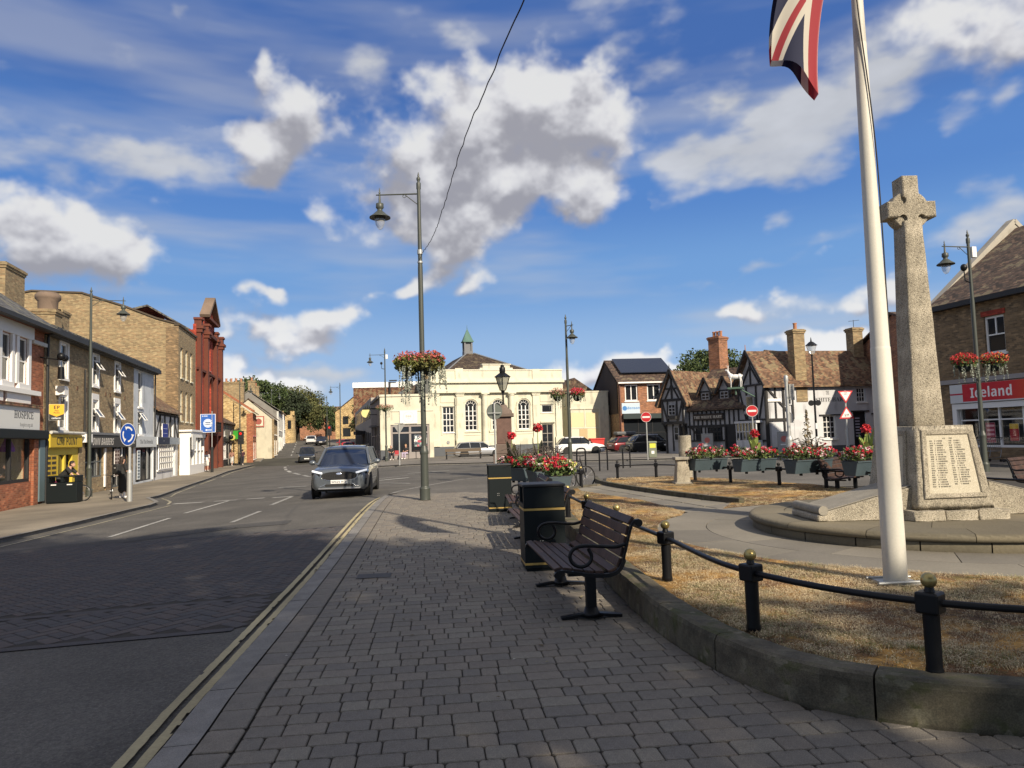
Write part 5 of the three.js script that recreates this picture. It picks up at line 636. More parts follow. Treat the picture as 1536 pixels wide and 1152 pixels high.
function roofUV(g) { // tiles run up the slope
  g = g.index ? g.toNonIndexed() : g; g.computeVertexNormals(); const p = g.attributes.position, n = g.attributes.normal, uv = new Float32Array(p.count * 2); for (let i = 0; i < p.count; i++) { const nx = n.getX(i), ny = n.getY(i), nz = n.getZ(i), x = p.getX(i), y = p.getY(i), z = p.getZ(i); if (Math.abs(ny) > 0.1 && Math.abs(ny) < 0.99) { const s = Math.sqrt(1 - ny * ny); if (Math.abs(nx) > Math.abs(nz)) { uv[2 * i] = z; } else uv[2 * i] = x; uv[2 * i + 1] = y / s; } else if (Math.abs(nx) > 0.7) { uv[2 * i] = z; uv[2 * i + 1] = y; } else { uv[2 * i] = x; uv[2 * i + 1] = Math.abs(ny) > 0.9 ? z : y; } }
  const o = new THREE.BufferGeometry(); o.setAttribute('position', p); o.setAttribute('normal', n); o.setAttribute('uv', new THREE.BufferAttribute(uv, 2)); o.userData.keepUV = true; return o;
}
function chimney(b, x, z, y0, y1, w, d, m, pots = 2, o = {}) {
  const c = mesh('chimney', [bx(x - w / 2, y0, z - d / 2, x + w / 2, y1 - 0.3, z + d / 2), bx(x - w / 2 - 0.05, y1 - 0.3, z - d / 2 - 0.05, x + w / 2 + 0.05, y1 - 0.18, z + d / 2 + 0.05), bx(x - w / 2 - 0.1, y1 - 0.18, z - d / 2 - 0.1, x + w / 2 + 0.1, y1 - 0.06, z + d / 2 + 0.1), bx(x - w / 2 - 0.03, y1 - 0.06, z - d / 2 - 0.03, x + w / 2 + 0.03, y1, z + d / 2 + 0.03)], m, b);
  for (let i = 0; i < pots; i++) { const k = (i + 0.5) / pots - 0.5; mesh('chimney_pot', [lathe([[0.13, 0], [0.12, 0.4], [0.15, 0.42], [0.15, 0.48], [0.1, 0.48], [0.09, 0.1]], x + (o.alongZ ? 0 : k * w * 0.95), y1, z + (o.alongZ ? k * d * 0.95 : 0), 10)], M.pot, c); }
}
function board(parent, name, w, h, x, y, z, draw, o = {}) { // flat sign: a real board whose face carries its print
  const ppm = o.ppm ?? Math.min(220, 900 / Math.max(w, h)), c = document.createElement('canvas'); c.width = Math.max(32, Math.round(w * ppm)); c.height = Math.max(32, Math.round(h * ppm)); const g = c.getContext('2d'); draw(g, c.width, c.height); const t = new THREE.CanvasTexture(c); t.colorSpace = THREE.SRGBColorSpace; t.anisotropy = 8;
  const th = o.t ?? 0.05, s = mesh(name, [bx(-w / 2, -h / 2, -th, w / 2, h / 2, 0)], o.m ?? M.whitePaint, parent); s.position.set(x, y, z); if (o.turn) s.rotation.y = o.turn;
  const f = fix(new THREE.Mesh(new THREE.PlaneGeometry(w - 0.01, h - 0.01), new THREE.MeshStandardMaterial({ map: t, roughness: o.r ?? 0.6 }))); f.name = 'lettering'; f.position.z = 0.003; s.add(f); return s;
}
const text = (bg, items) => (g, w, h) => { g.fillStyle = bg; g.fillRect(0, 0, w, h); for (const [s, fx, fy, size, col, font = 'bold', fam = 'sans-serif', al = 'center'] of items) { g.fillStyle = col; g.font = `${font} ${Math.round(h * size)}px ${fam}`; g.textAlign = al; g.textBaseline = 'middle'; g.fillText(s, w * fx, h * fy); } };
const A0 = [-18.6, 26.9], LA = -13.4, le = [Math.sin(LA * Math.PI / 180), Math.cos(LA * Math.PI / 180)], leftAt = (s) => [A0[0] + le[0] * s, A0[1] + le[1] * s];
const leftHouse = (name, label, s) => { const p = leftAt(s); return building(name, label, p[0], p[1], LA, -0.5); };
const interior = (b, x0, y0, x1, y1, dep, m) => mesh('shop_interior', [bx(x0, y0, -dep - 0.05, x1, y1, -dep), bx(x0, y0, -dep, x0 + 0.03, y1, -0.27), bx(x1 - 0.03, y0, -dep, x1, y1, -0.27), bx(x0 + 0.03, y0, -dep, x1 - 0.03, y0 + 0.04, -0.27), bx(x0 + 0.03, y1 - 0.04, -dep, x1 - 0.03, y1, -0.27)], m, b);

{ // --- charity shop, red brick with white painted bay
  const b = leftHouse('charity_shop', 'red brick charity shop with white upper windows at the left edge', -9), W = 12.9, H = 7.15;
  const wx = [[5.9, 6.75], [7.2, 8.1], [8.75, 9.6], [10.25, 11.15]];
  front(b, W, H, [[0.8, 0.95, 11.7, 3.15], ...wx.map((q) => [q[0], 4.75, q[1], 6.55])], M.brickRed); mesh('side_walls', [bx(0, 0, -9, W, H, -2.6), bx(W - 0.3, 0, -2.6, W, H, -0.264), bx(0, 3.3, -2.6, W - 0.3, H, -0.264)], M.brickRed, b);
  mesh('bay_surround', [...wx.map((q) => bx(q[0] - 0.1, 4.55, -0.02, q[1] + 0.1, 4.74, 0.13)), ...wx.flatMap((q) => [bx(q[0] - 0.24, 4.74, -0.02, q[0], 6.56, 0.08), bx(q[1], 4.74, -0.02, q[1] + 0.24, 6.56, 0.08)]), bx(5.4, 6.57, -0.02, 11.6, 7.1, 0.1), bx(5.2, 4.36, -0.02, 12.1, 4.54, 0.2), bx(5.4, 4.0, -0.02, 8.9, 4.35, 0.08), bx(9.2, 4.0, -0.02, 11.4, 4.35, 0.08)], M.whitePaint, b);
  wx.forEach((q) => win(b, q[0], 4.75, q[1], 6.55, { sill: false, ny: 2, z: -0.06, curtain: 0.9 }));
  mesh('ledge', [bx(11.5, 6.45, 0, 12.88, 6.6, 0.14)], M.offWhite, b);
  roofX(b, -0.2, W + 0.25, 0.55, -9.2, H + 0.05, 10.6, M.slate, { zr: -4.4, fill: M.brickRed }); mesh('gutter', [bx(-0.2, H - 0.14, 0.45, W + 0.25, H + 0.02, 0.62), bx(0, H - 0.1, 0.02, W, H - 0.02, 0.46)], M.gutter, b);
  chimney(b, 7.2, -4.3, 9.6, 12.3, 2.4, 1.0, M.brickBrown, 0);
  mesh('canopy_tiles', [bx(0, 3.85, 0, 12.2, 3.98, 0.25)], M.roofRed, b);
  board(b, 'shop_fascia', 11.9, 0.86, 6.15, 3.42, 0.16, text('#d5d6d2', [['HOSPICE', 0.87, 0.36, 0.46, '#1d1f22', 'bold', 'serif'], ['hospice.org.uk', 0.89, 0.8, 0.2, '#333', '', 'serif']]), { ppm: 80, t: 0.14 });
  mesh('shutter_box', [rb(0.3, 2.62, 0.0, 12.75, 2.98, 0.3, 0.04)], M.darkGreen, b);
  mesh('shop_window_frame', [bx(0.8, 0.95, -0.2, 11.7, 1.08, -0.05), bx(0.8, 3.05, -0.2, 11.7, 3.15, -0.05), ...[0.8, 4.4, 7.9, 9.9, 11.6].map((x) => bx(x, 1.08, -0.2, x + 0.1, 3.05, -0.05))], M.blackMatt, b); mesh('shop_glass', [bx(0.9, 1.08, -0.13, 11.6, 3.05, -0.124)], M.clear, b);
  interior(b, 0.8, 0.85, 11.75, 3.25, 1.7, mat([0.62, 0.56, 0.38], 0.9)); mesh('wall_boards', Array.from({ length: 12 }, (_, i) => bx(9.5, 1.05 + i * 0.17, -1.69, 11.7, 1.065 + i * 0.17, -1.675)), mat([0.3, 0.25, 0.15], 0.9), b);
  mesh('brick_pier', [bx(11.75, 0, 0.005, 12.2, 2.6, 0.1)], M.brickRed, b); mesh('corner_frame', [bx(12.3, 0.1, 0, 12.85, 2.6, 0.12)], mat([0.12, 0.18, 0.2], 0.6), b); mesh('downpipe', [cyl(0.05, 0.05, 6.9, 12.95, 0, 0.12, 8)], M.gutter, b);
  const dr = thing('dress_display', 'pink dress on a stand in the charity shop window', 'dress', ...(() => { const p = leftAt(0.6); return [p[0] - 0.9 * le[1], p[1] + 0.9 * le[0]]; })(), { y: 0.4 }); mesh('dress', [lathe([[0.42, 0.02], [0.34, 0.5], [0.2, 0.95], [0.13, 1.1], [0.19, 1.35], [0.16, 1.45], [0.06, 1.5], [0.001, 1.5]], 0, 0, 0, 18)], mat([0.5, 0.06, 0.14], 0.8), dr);
  const fr = thing('purple_frock', 'purple child frock hanging in the charity shop window', 'dress', ...(() => { const p = leftAt(2.1); return [p[0] - 0.6 * le[1], p[1] + 0.6 * le[0]]; })(), { y: 1.75 }); mesh('frock', [lathe([[0.26, -0.1], [0.24, 0.05], [0.12, 0.35], [0.1, 0.5], [0.14, 0.6], [0.001, 0.62]], 0, 0, 0, 14)], mat([0.28, 0.09, 0.42], 0.8), fr);
  const lp = mesh('wall_lantern', [rod(V(12.5, 6.0, 0), V(12.5, 5.9, 0.7), 0.03), cyl(0.14, 0.12, 0.5, 12.6, 5.1, 0.75, 10), sph(0.17, 12.45, 6.02, 0.8, 10), sph(0.15, 12.85, 6.0, 0.8, 10)], M.black, b);
}
{ // --- long brown brick range with two shops
  const b = leftHouse('brown_brick_terrace', 'long brown brick terrace over the yellow phone shop and the barber', 3.95), W = 14.0, H = 7.3; const wx = [[1.75, 2.65], [6.2, 7.1], [10.05, 10.95]];
  front(b, W, H, [...wx.map((q) => [q[0], 5.35, q[1], 6.95]), ...wx.map((q) => [q[0], 3.05, q[1], 4.65]), [0.35, 0.05, 4.4, 2.25], [5.3, 0.75, 8.2, 2.3], [9.6, 0.05, 13.6, 2.3]], M.brickBrown, { D: 8 });
  for (const q of wx) { sash3(b, q[0], 5.35, q[1], 6.95, { head: 0.3, f: 0.12, z: -0.04, curtain: 0.5, arch: true }); sash3(b, q[0], 3.05, q[1], 4.65, { head: 0.3, f: 0.12, z: -0.04, curtain: 0.6, arch: true }); }
  for (const [x, y] of [[6.65, 6.3], [6.65, 3.9], [10.5, 6.3], [10.5, 3.9]]) casement(b, x, y + 0.3);
  mesh('iron_ties', [4.0, 5.2, 8.4, 9.2, 12].map((x) => bx(x, 4.95, 0, x + 0.12, 5.15, 0.03)), mat([0.1, 0.05, 0.03], 0.9), b);
  roofX(b, 0, W + 5.0, 0.4, -8.2, H + 0.1, 9.3, M.slate, { zr: -4, fill: M.brickBrown }); mesh('eaves_gutter', [bx(0, H - 0.25, 0.3, W + 5.0, H, 0.48), bx(0, H - 0.3, 0.0, W + 5.0, H - 0.22, 0.3)], M.gutter, b);
  chimney(b, 6.8, -4.2, 8.4, 11.4, 2.3, 1.0, M.brickBrown, 0); mesh('round_chimney_top', [lathe([[0.5, 0], [0.52, 0.6], [0.66, 0.75], [0.66, 0.95], [0.5, 1.1], [0.001, 1.1]], 12.0, 10.0, -4.0, 12)], mat([0.33, 0.24, 0.18], 0.95, { map: blotch }), b); chimney(b, 13.9, -4.2, 8.4, 10.4, 1.3, 1.0, M.brickBrown, 0); chimney(b, 12.0, -4.0, 8.4, 10.1, 1.1, 1.1, M.brickBrown, 0);
  // yellow phone shop
  const ye = mat([0.62, 0.47, 0.045], 0.6), pk = mat([0.30, 0.03, 0.10], 0.6);
  mesh('yellow_shopfront', [bx(0.35, 0.05, -0.2, 1.9, 2.25, -0.04), bx(1.9, 1.95, -0.2, 4.4, 2.25, -0.04), bx(3.65, 0.05, -0.2, 4.4, 1.95, -0.04), bx(2.62, 0.05, -0.2, 2.8, 1.95, -0.04), bx(0.3, 2.25, 0, 4.45, 2.32, 0.1)], ye, b); mesh('pink_panel', [bx(0.35, 0.05, -0.04, 1.88, 0.85, -0.03)], pk, b); mesh('shop_glass', [bx(1.9, 0.1, -0.15, 2.62, 1.95, -0.14)], M.glass, b); mesh('open_door', [rotY(bx(0, 0.1, -0.03, 0.8, 1.95, 0.03), 0.6).translate(2.85, 0, -0.2)], ye, b); mesh('dark_entry', [bx(2.8, 0.05, -0.258, 3.65, 1.95, -0.25)], M.dark, b);
  board(b, 'shop_fascia', 4.0, 0.55, 2.4, 2.56, 0.14, text('#c8a828', [['CITY POINT', 0.5, 0.52, 0.86, '#17130c', 'bold']]), { ppm: 130, t: 0.12, m: ye });
  board(b, 'window_notice', 1.2, 0.9, 1.1, 1.5, -0.03, (g, w, h) => { g.fillStyle = '#c8a828'; g.fillRect(0, 0, w, h); g.fillStyle = '#3a3320'; for (let i = 0; i < 4; i++) { g.fillRect(w * 0.05, h * (0.06 + i * 0.24), w * 0.35, h * 0.14); g.fillRect(w * 0.5, h * (0.06 + i * 0.24), w * 0.42, h * 0.14); } }, { t: 0.01 });
  mesh('awning_roll', [rotZ(cyl(0.07, 0.07, 4.1, 0, 0, 0, 8), -Math.PI / 2).translate(0.35, 2.92, 0.18)], M.offWhite, b);
  const ep = board(b, 'projecting_sign', 0.55, 0.68, 0.2, 3.75, 0.42, (g, w, h) => { g.fillStyle = '#1b1a18'; g.fillRect(0, 0, w, h); g.fillStyle = '#e0a820'; g.beginPath(); g.moveTo(0, 0); g.lineTo(w, 0); g.lineTo(w, h * 0.6); g.lineTo(w / 2, h * 0.78); g.lineTo(0, h * 0.6); g.fill(); g.fillStyle = '#241c10'; g.textAlign = 'center'; g.font = `bold ${h * 0.3}px sans-serif`; g.fillText('EP', w / 2, h * 0.3); g.font = `bold ${h * 0.13}px sans-serif`; g.fillText('Pay', w / 2, h * 0.45); g.fillText('Point', w / 2, h * 0.58); g.fillStyle = '#eee'; g.font = `bold ${h * 0.14}px sans-serif`; g.fillText('collect+', w / 2, h * 0.92); }, { turn: -Math.PI / 2 + 0.35, t: 0.06 });
  mesh('alarm_box', [bx(1.3, 4.55, 0, 1.75, 4.95, 0.35), bx(4.75, 2.5, 0, 5.4, 2.9, 0.3)], M.whitePaint, b); mesh('downpipe', [cyl(0.05, 0.05, 6.9, 0.12, 0.2, 0.1, 8)], M.gutter, b); mesh('downpipe', [cyl(0.05, 0.05, 3, 4.85, 3, 0.1, 8)], M.gutter, b);
  // barber
  board(b, 'shop_fascia', 8.6, 0.62, 9.55, 2.56, 0.2, (g, w, h) => { g.fillStyle = '#3a3936'; g.fillRect(0, 0, w, h); g.save(); g.transform(1, 0, -0.35, 1, h * 0.2, 0); g.fillStyle = '#cfcac0'; g.font = `bold ${h * 0.82}px sans-serif`; g.textBaseline = 'middle'; g.fillText('TOWN BARBERS', w * 0.02, h * 0.53, w * 0.66); g.restore(); g.fillStyle = '#bdb8ae'; g.fillRect(w * 0.78, h * 0.35, w * 0.18, h * 0.12); g.fillRect(w * 0.78, h * 0.58, w * 0.18, h * 0.12); }, { ppm: 95, t: 0.18, m: M.dark });
  mesh('fascia_capping', [bx(4.8, 2.88, 0, 14, 3.0, 0.24)], M.lead, b); win(b, 5.3, 0.75, 8.2, 2.3, { m: mat([0.1, 0.11, 0.11], 0.6), nx: 3, ny: 2, sill: false }); win(b, 9.6, 0.05, 13.6, 2.3, { m: mat([0.1, 0.11, 0.11], 0.6), nx: 4, ny: 1, sill: false }); mesh('white_post', [bx(8.25, 0.2, 0, 8.4, 2.2, 0.08), bx(11.6, 0.1, -0.06, 11.75, 2.25, 0)], M.whitePaint, b); mesh('dark_pier', [bx(8.45, 0, 0, 9.55, 2.25, 0.06)], M.brickShop, b);
  board(b, 'price_board', 0.95, 1.5, 10.3, 1.4, 0.1, (g, w, h) => { g.fillStyle = '#b9aa9e'; g.fillRect(0, 0, w, h); g.fillStyle = '#5c463c'; for (let i = 0; i < 7; i++) for (let k = 0; k < 2; k++) g.fillRect(w * (0.08 + k * 0.48), h * (0.05 + i * 0.135), w * 0.36, h * 0.08); }, { t: 0.03 });
}
{ // --- pale rendered house
  const b = leftHouse('pale_rendered_house', 'pale grey rendered house over the massage shop', 18.0), W = 5.0, H = 7.3;
  front(b, W, H, [[1.0, 4.3 + 0.4, 2.0, 6.9], [1.0, 3.0, 2.0, 4.4], [0.5, 0.1, 4.6, 2.2]], M.paleBlue, { D: 8 }); sash3(b, 1.0, 4.7, 2.0, 6.9, { head: 0.02 }); sash3(b, 1.0, 3.0, 2.0, 4.4, { head: 0.02 }); casement(b, 1.5, 4.3);
  board(b, 'shop_fascia', 5.4, 0.66, 2.5, 2.55, 0.16, text('#c7cbcc', [['Thai Thai Remedial', 0.5, 0.5, 0.5, '#3a3f45', 'bold', 'serif']]), { ppm: 130, t: 0.14 }); win(b, 0.5, 0.1, 4.6, 2.2, { nx: 4, ny: 1, sill: false, m: M.dark }); board(b, 'menu_board', 0.7, 1.8, 1.0, 1.15, 0.06, (g, w, h) => { g.fillStyle = '#c9d2d6'; g.fillRect(0, 0, w, h); g.fillStyle = '#54616a'; for (let i = 0; i < 9; i++) g.fillRect(w * 0.15, h * (0.05 + i * 0.105), w * 0.7, h * 0.05); }, { t: 0.02 }); mesh('downpipe', [cyl(0.05, 0.05, 6.9, 4.95, 0.2, 0.1, 8)], M.gutter, b); mesh('white_post', [bx(4.6, 0.1, 0, 4.85, 2.25, 0.06)], M.whitePaint, b);
}
{ // --- low half timbered house
  const b = leftHouse('half_timbered_cottage', 'low white half timbered cottage shop with brown tiled roof', 23.1), W = 7.6, H = 4.55;
  front(b, W, H, [[1.9, 2.95, 2.7, 4.2], [5.2, 2.95, 6.0, 4.2], [0.9, 0.65, 5.4, 2.4], [5.8, 0.05, 6.8, 2.4]], M.whiteWall); mesh('side_walls', [ext([[0, 0], [8, 0], [8, 4.5], [4, 7.4], [0, 4.5]], W).rotateY(Math.PI / 2).translate(0, 0, -0.27)], M.whiteWall, b);
  roofX(b, -0.15, W, 0.35, -8.4, 4.7, 7.9, M.roofTile, { zr: -4 });
  const bm = []; for (const [x0, y0, x1, y1] of [[0.1, 2.75, 7.5, 2.75], [0.1, 4.45, 7.5, 4.45], [0.1, 2.75, 0.1, 4.45], [1.6, 2.75, 1.6, 4.45], [3.0, 2.75, 3.0, 4.45], [4.9, 2.75, 4.9, 4.45], [6.3, 2.75, 6.3, 4.45], [7.5, 2.75, 7.5, 4.45], [0.3, 2.8, 1.6, 4.4], [3.0, 4.4, 3.9, 2.8], [4.9, 4.4, 4.0, 2.8], [6.3, 4.4, 7.4, 2.8]]) mesh('timber', [bar(V(x0, y0, 0.02), V(x1, y1, 0.02), 0.06, 0.14).applyMatrix4(new THREE.Matrix4())], M.timber, b);
  win(b, 1.9, 2.95, 2.7, 4.2, { sill: false, nx: 2, ny: 3 }); win(b, 5.2, 2.95, 6.0, 4.2, { sill: false, nx: 2, ny: 3 }); win(b, 0.9, 0.65, 5.4, 2.4, { nx: 7, ny: 4, z: 0.1 }); win(b, 5.8, 0.05, 6.8, 2.4, { name: 'door', nx: 1, ny: 2, sill: false });
  board(b, 'shop_fascia', 7.2, 0.5, 3.75, 2.62, 0.2, text('#8f979e', [['', 0.5, 0.5, 0.5, '#222']]), { ppm: 60 }); board(b, 'dark_fascia', 3.6, 0.5, 1.9, 2.63, 0.23, text('#20283c', [['•  •', 0.5, 0.5, 0.5, '#ddd']]), { ppm: 80 }); board(b, 'blue_notice', 1.7, 0.95, 2.6, 3.35, 0.16, text('#1c2f80', [['—— ——', 0.5, 0.34, 0.28, '#dfe6ff'], ['— —————', 0.5, 0.7, 0.2, '#dfe6ff']]));
}
{ // --- tall brown brick house with blank gable
  const b = leftHouse('tall_brick_house', 'tall brown brick house with a big blank gable wall', 30.9), W = 7.2, H = 11.7, wx = [[0.75, 1.65], [2.75, 3.65], [4.75, 5.65]];
  front(b, W, H, [...wx.map((q) => [q[0], 7.6, q[1], 10.0]), ...wx.map((q) => [q[0], 4.2, q[1], 6.6]), [0.6, 0.3, 6.6, 3.2]], M.brickBrown); wx.forEach((q) => { win(b, q[0], 7.6, q[1], 10, { ny: 2, m: M.creamTrim }); win(b, q[0], 4.2, q[1], 6.6, { ny: 2, m: M.creamTrim }); });
  mesh('gable_walls', [ext([[0, 0], [17, 0], [17, 12.6], [13, 13.4], [10, 14.1], [6.6, 14.0], [3.6, 13.0], [1.4, 12.1], [0, 11.7]], W).rotateY(Math.PI / 2).translate(0, 0, -0.265)], M.brickBrown, b);
  mesh('coping', [...[[0, 11.7, 1.4, 12.1], [1.4, 12.1, 3.6, 13.0], [3.6, 13.0, 6.6, 14.0], [6.6, 14.0, 10, 14.1], [10, 14.1, 13, 13.4], [13, 13.4, 17, 12.6]].map(([a, y0, c, y1]) => bar(V(W / 2, y0 + 0.06, -a - 0.2), V(W / 2, y1 + 0.06, -c - 0.2), W + 0.2, 0.12)), bx(-0.08, H - 0.1, -0.3, W + 0.08, H + 0.06, 0.12)], mat([0.17, 0.13, 0.09], 0.9, { map: blotch }), b);
  mesh('quoin_band', [bx(-0.03, 0, -0.9, 0.0 - 0.003, H - 0.2, 0)], M.brickShop, b);
  // white shop bay
  const s = mesh('white_shopfront', [bx(0.4, 0, 0, 6.9, 0.75, 0.75), bx(0.4, 2.9, 0, 6.9, 3.35, 0.85), bx(0.2, 3.35, 0, 7.1, 3.5, 0.95), ...[0.4, 2.0, 3.5, 5.2, 6.7].map((x) => bx(x, 0.75, 0.55, x + 0.2, 2.9, 0.75)), bx(0.4, 0.75, 0.02, 0.55, 2.9, 0.55), bx(0.6, 1.8, 0.6, 6.7, 1.88, 0.7)], M.whitePaint, b); mesh('shop_glass', [bx(0.6, 0.75, 0.6, 6.7, 2.9, 0.61)], M.glass, b); board(b, 'hanging_board', 1.5, 1.2, 0.9, 2.55, 0.98, text('#dcdcd6', [['○', 0.5, 0.35, 0.5, '#a89'], ['————', 0.5, 0.75, 0.18, '#999']]), { t: 0.04 });
}
{ // --- red terracotta bank with a pedimented gable
  const b = leftHouse('terracotta_bank', 'tall red terracotta bank with pedimented gable and arched window', 38.3), W = 13.6, H = 12.9, c = 6.9;
  const arch = new THREE.Path(); arch.moveTo(5.9, 3.6); arch.lineTo(7.9, 3.6); arch.lineTo(7.9, 7.6); arch.absarc(6.9, 7.6, 1, 0, Math.PI, false); arch.lineTo(5.9, 3.6);
  front(b, W, H, [arch, [6.2, 9.4, 7.6, 12.0], [2.3, 4.6, 3.3, 8.0], [10.4, 4.6, 11.4, 8.0], [1.5, 0.6, 4.2, 2.9], [5.8, 0.1, 8, 3.0], [9.4, 0.6, 12.2, 2.9]], M.brickTerra, { shape: [[0, 0], [W, 0], [W, H], [9.9, H], [9.9, 14.2], [c, 16.2], [3.9, 14.2], [3.9, H], [0, H]] }); mesh('side_walls', [bx(0, 0, -12, W, H - 0.5, -0.265)], M.brickTerra, b);
  win(b, 5.9, 3.6, 7.9, 8.5, { nx: 2, ny: 4, sill: false, z: -0.2 }); win(b, 6.2, 9.4, 7.6, 12.0, { ny: 2, m: mat([0.5, 0.2, 0.15], 0.7) }); win(b, 2.3, 4.6, 3.3, 8, { ny: 2, m: mat([0.5, 0.2, 0.15], 0.7) }); win(b, 10.4, 4.6, 11.4, 8, { ny: 2 }); win(b, 1.5, 0.6, 4.2, 2.9, { nx: 3, ny: 2, m: M.dark }); win(b, 5.8, 0.1, 8, 3, { nx: 2, ny: 2, m: M.dark, name: 'door', sill: false }); win(b, 9.4, 0.6, 12.2, 2.9, { nx: 3, m: M.dark });
  for (const x of [0.2, 3.9, 9.1, 12.6]) mesh('pilaster', [bx(x, 0, 0, x + 0.8, 12.2, 0.35), bx(x - 0.1, 12.2, 0, x + 0.9, 12.5, 0.48), bx(x - 0.2, 12.5, 0, x + 1.0, 12.75, 0.6), bx(x - 0.05, 12.75, -0.2, x + 0.85, 13.3, 0.4), bx(x - 0.15, 13.3, -0.25, x + 0.95, 13.5, 0.5)], M.terra, b);
  mesh('cornice', [bx(0, 8.9, 0, W, 9.1, 0.22), bx(0, 3.2, 0, W, 3.5, 0.3), bx(4.6, 12.5, 0, 9.2, 12.8, 0.42), bx(4.2, 14.0, 0, 9.6, 14.25, 0.5)], M.terraDark, b); mesh('pediment_coping', [bar(V(3.7, 14.25, 0.1), V(c, 16.4, 0.1), 0.9, 0.28), bar(V(10.1, 14.25, 0.1), V(c, 16.4, 0.1), 0.9, 0.28)], mat([0.34, 0.24, 0.17], 0.9, { map: blotch }), b); mesh('arch_ring', [new THREE.TorusGeometry(1.15, 0.16, 6, 18, Math.PI).translate(6.9, 7.6, 0.05), bx(5.6, 3.5, 0, 5.9, 7.6, 0.16), bx(7.9, 3.5, 0, 8.2, 7.6, 0.16)], M.terraDark, b); mesh('balcony', [bx(5.4, 3.5, 0, 8.4, 3.65, 0.9), ...Array.from({ length: 11 }, (_, i) => bx(5.4 + i * 0.29, 3.65, 0.84, 5.44 + i * 0.29, 4.4, 0.88)), bx(5.4, 4.4, 0.83, 8.4, 4.46, 0.9)], M.black, b);
  roofX(b, 0.2, 7, -0.4, -12, 12.4, 14.6, M.slate, { zr: -4 });
}
{ // --- dark fronted pub
  const b = leftHouse('dark_pub', 'low dark fronted pub with tiled roof and dormer beyond the red bank', 53), W = 9.5, H = 4.6;
  front(b, W, H, [[0.8, 0.8, 3.4, 2.6], [4.2, 0.1, 5.3, 2.6], [6, 0.8, 9, 2.6], [1.6, 3.3, 2.6, 4.4], [6.4, 3.3, 7.4, 4.4]], M.greyWall, { D: 8 }); win(b, 0.8, 0.8, 3.4, 2.6, { nx: 3, m: M.whitePaint }); win(b, 4.2, 0.1, 5.3, 2.6, { name: 'door', m: M.dark }); win(b, 6, 0.8, 9, 2.6, { nx: 3, m: M.whitePaint }); win(b, 1.6, 3.3, 2.6, 4.4, { nx: 2 }); win(b, 6.4, 3.3, 7.4, 4.4, { nx: 2 }); roofX(b, 0, W, 0.3, -8, 4.7, 7.4, M.roofDark, { zr: -4, fill: M.greyWall });
  mesh('dormer', [bx(4.0, 5.2, -2.2, 5.4, 6.6, -1.0), bx(3.8, 6.6, -2.4, 5.6, 6.75, -0.9)], M.roofDark, b); win(b, 4.2, 5.35, 5.2, 6.5, { z: -0.96, sill: false }); mesh('black_panels', [bx(0, 0, 0.002, 0.75, 2.9, 0.05), bx(3.45, 0, 0.002, 4.15, 2.9, 0.05), bx(5.35, 0, 0.002, 5.95, 2.9, 0.05), bx(0, 2.65, 0.0, W, 3.0, 0.1), bx(0.75, 0, 0.002, 3.45, 0.75, 0.05), bx(5.95, 0, 0.002, 9.5, 0.75, 0.05)], M.dark, b); mesh('hanging_lamps', [sph(0.25, 2.5, 3.1, 0.6, 8), sph(0.25, 5.2, 3.1, 0.6, 8)], M.black, b);
  stuffPart('hanging_flowers', leafCloud(500, blob(8.6, 3.4, 0.5, 0.9, 0.8, 0.5), 0.09, [...GREEN, [0.2, 0.05, 0.06]], 71), leafM, b);
}
function gableHouse(name, label, x, d, ang, o) { // gable wall turned to the viewer, front along the street
  const b = building(name, label, x, d, ang), { W, D, H, R, m } = o; // corner nearest the viewer at x = 0
  front(b, W, H, o.wins.map((q) => q.slice(0, 4)), o.fm ?? m); mesh('gable_walls', [ext([[0, -1], [D, -1], [D, H], [D / 2, R], [0, H]], W).rotateY(Math.PI / 2).translate(0, 0, -0.265)], m, b); o.wins.forEach((q) => win(b, q[0], q[1], q[2], q[3], { nx: q[4] ?? 1, ny: q[5] ?? 2, m: q[6] ?? M.whitePaint })); roofX(b, -0.12, W, 0.3, -D - 0.4, H + 0.06, R + 0.16, o.rm ?? M.roofDark, { zr: -D / 2 - 0.13 }); return b;
}
{ const b = gableHouse('yellow_brick_house', 'yellow brick gabled house with red corner and pink windows', -30.8, 87.6, -16, { W: 7, D: 9, H: 5.9, R: 9.2, m: M.brickYellow, fm: M.brickRed, wins: [[0.9, 3.2, 2.4, 5.4, 2, 2, mat([0.45, 0.16, 0.2], 0.7)], [4, 3.2, 5.6, 5.4, 2, 2, mat([0.45, 0.16, 0.2], 0.7)], [0.8, 0.4, 3, 2.6, 2, 2, M.whitePaint], [3.8, 0.4, 6.2, 2.6, 2]] }); mesh('red_corner', [bx(-0.02, 0, -0.7, -0.003, 5.8, 0.02)], M.brickRed, b); mesh('verge', [bar(V(-0.14, 6.0, 0.2), V(-0.14, 9.35, -4.6), 0.08, 0.26)], M.brickRed, b); }
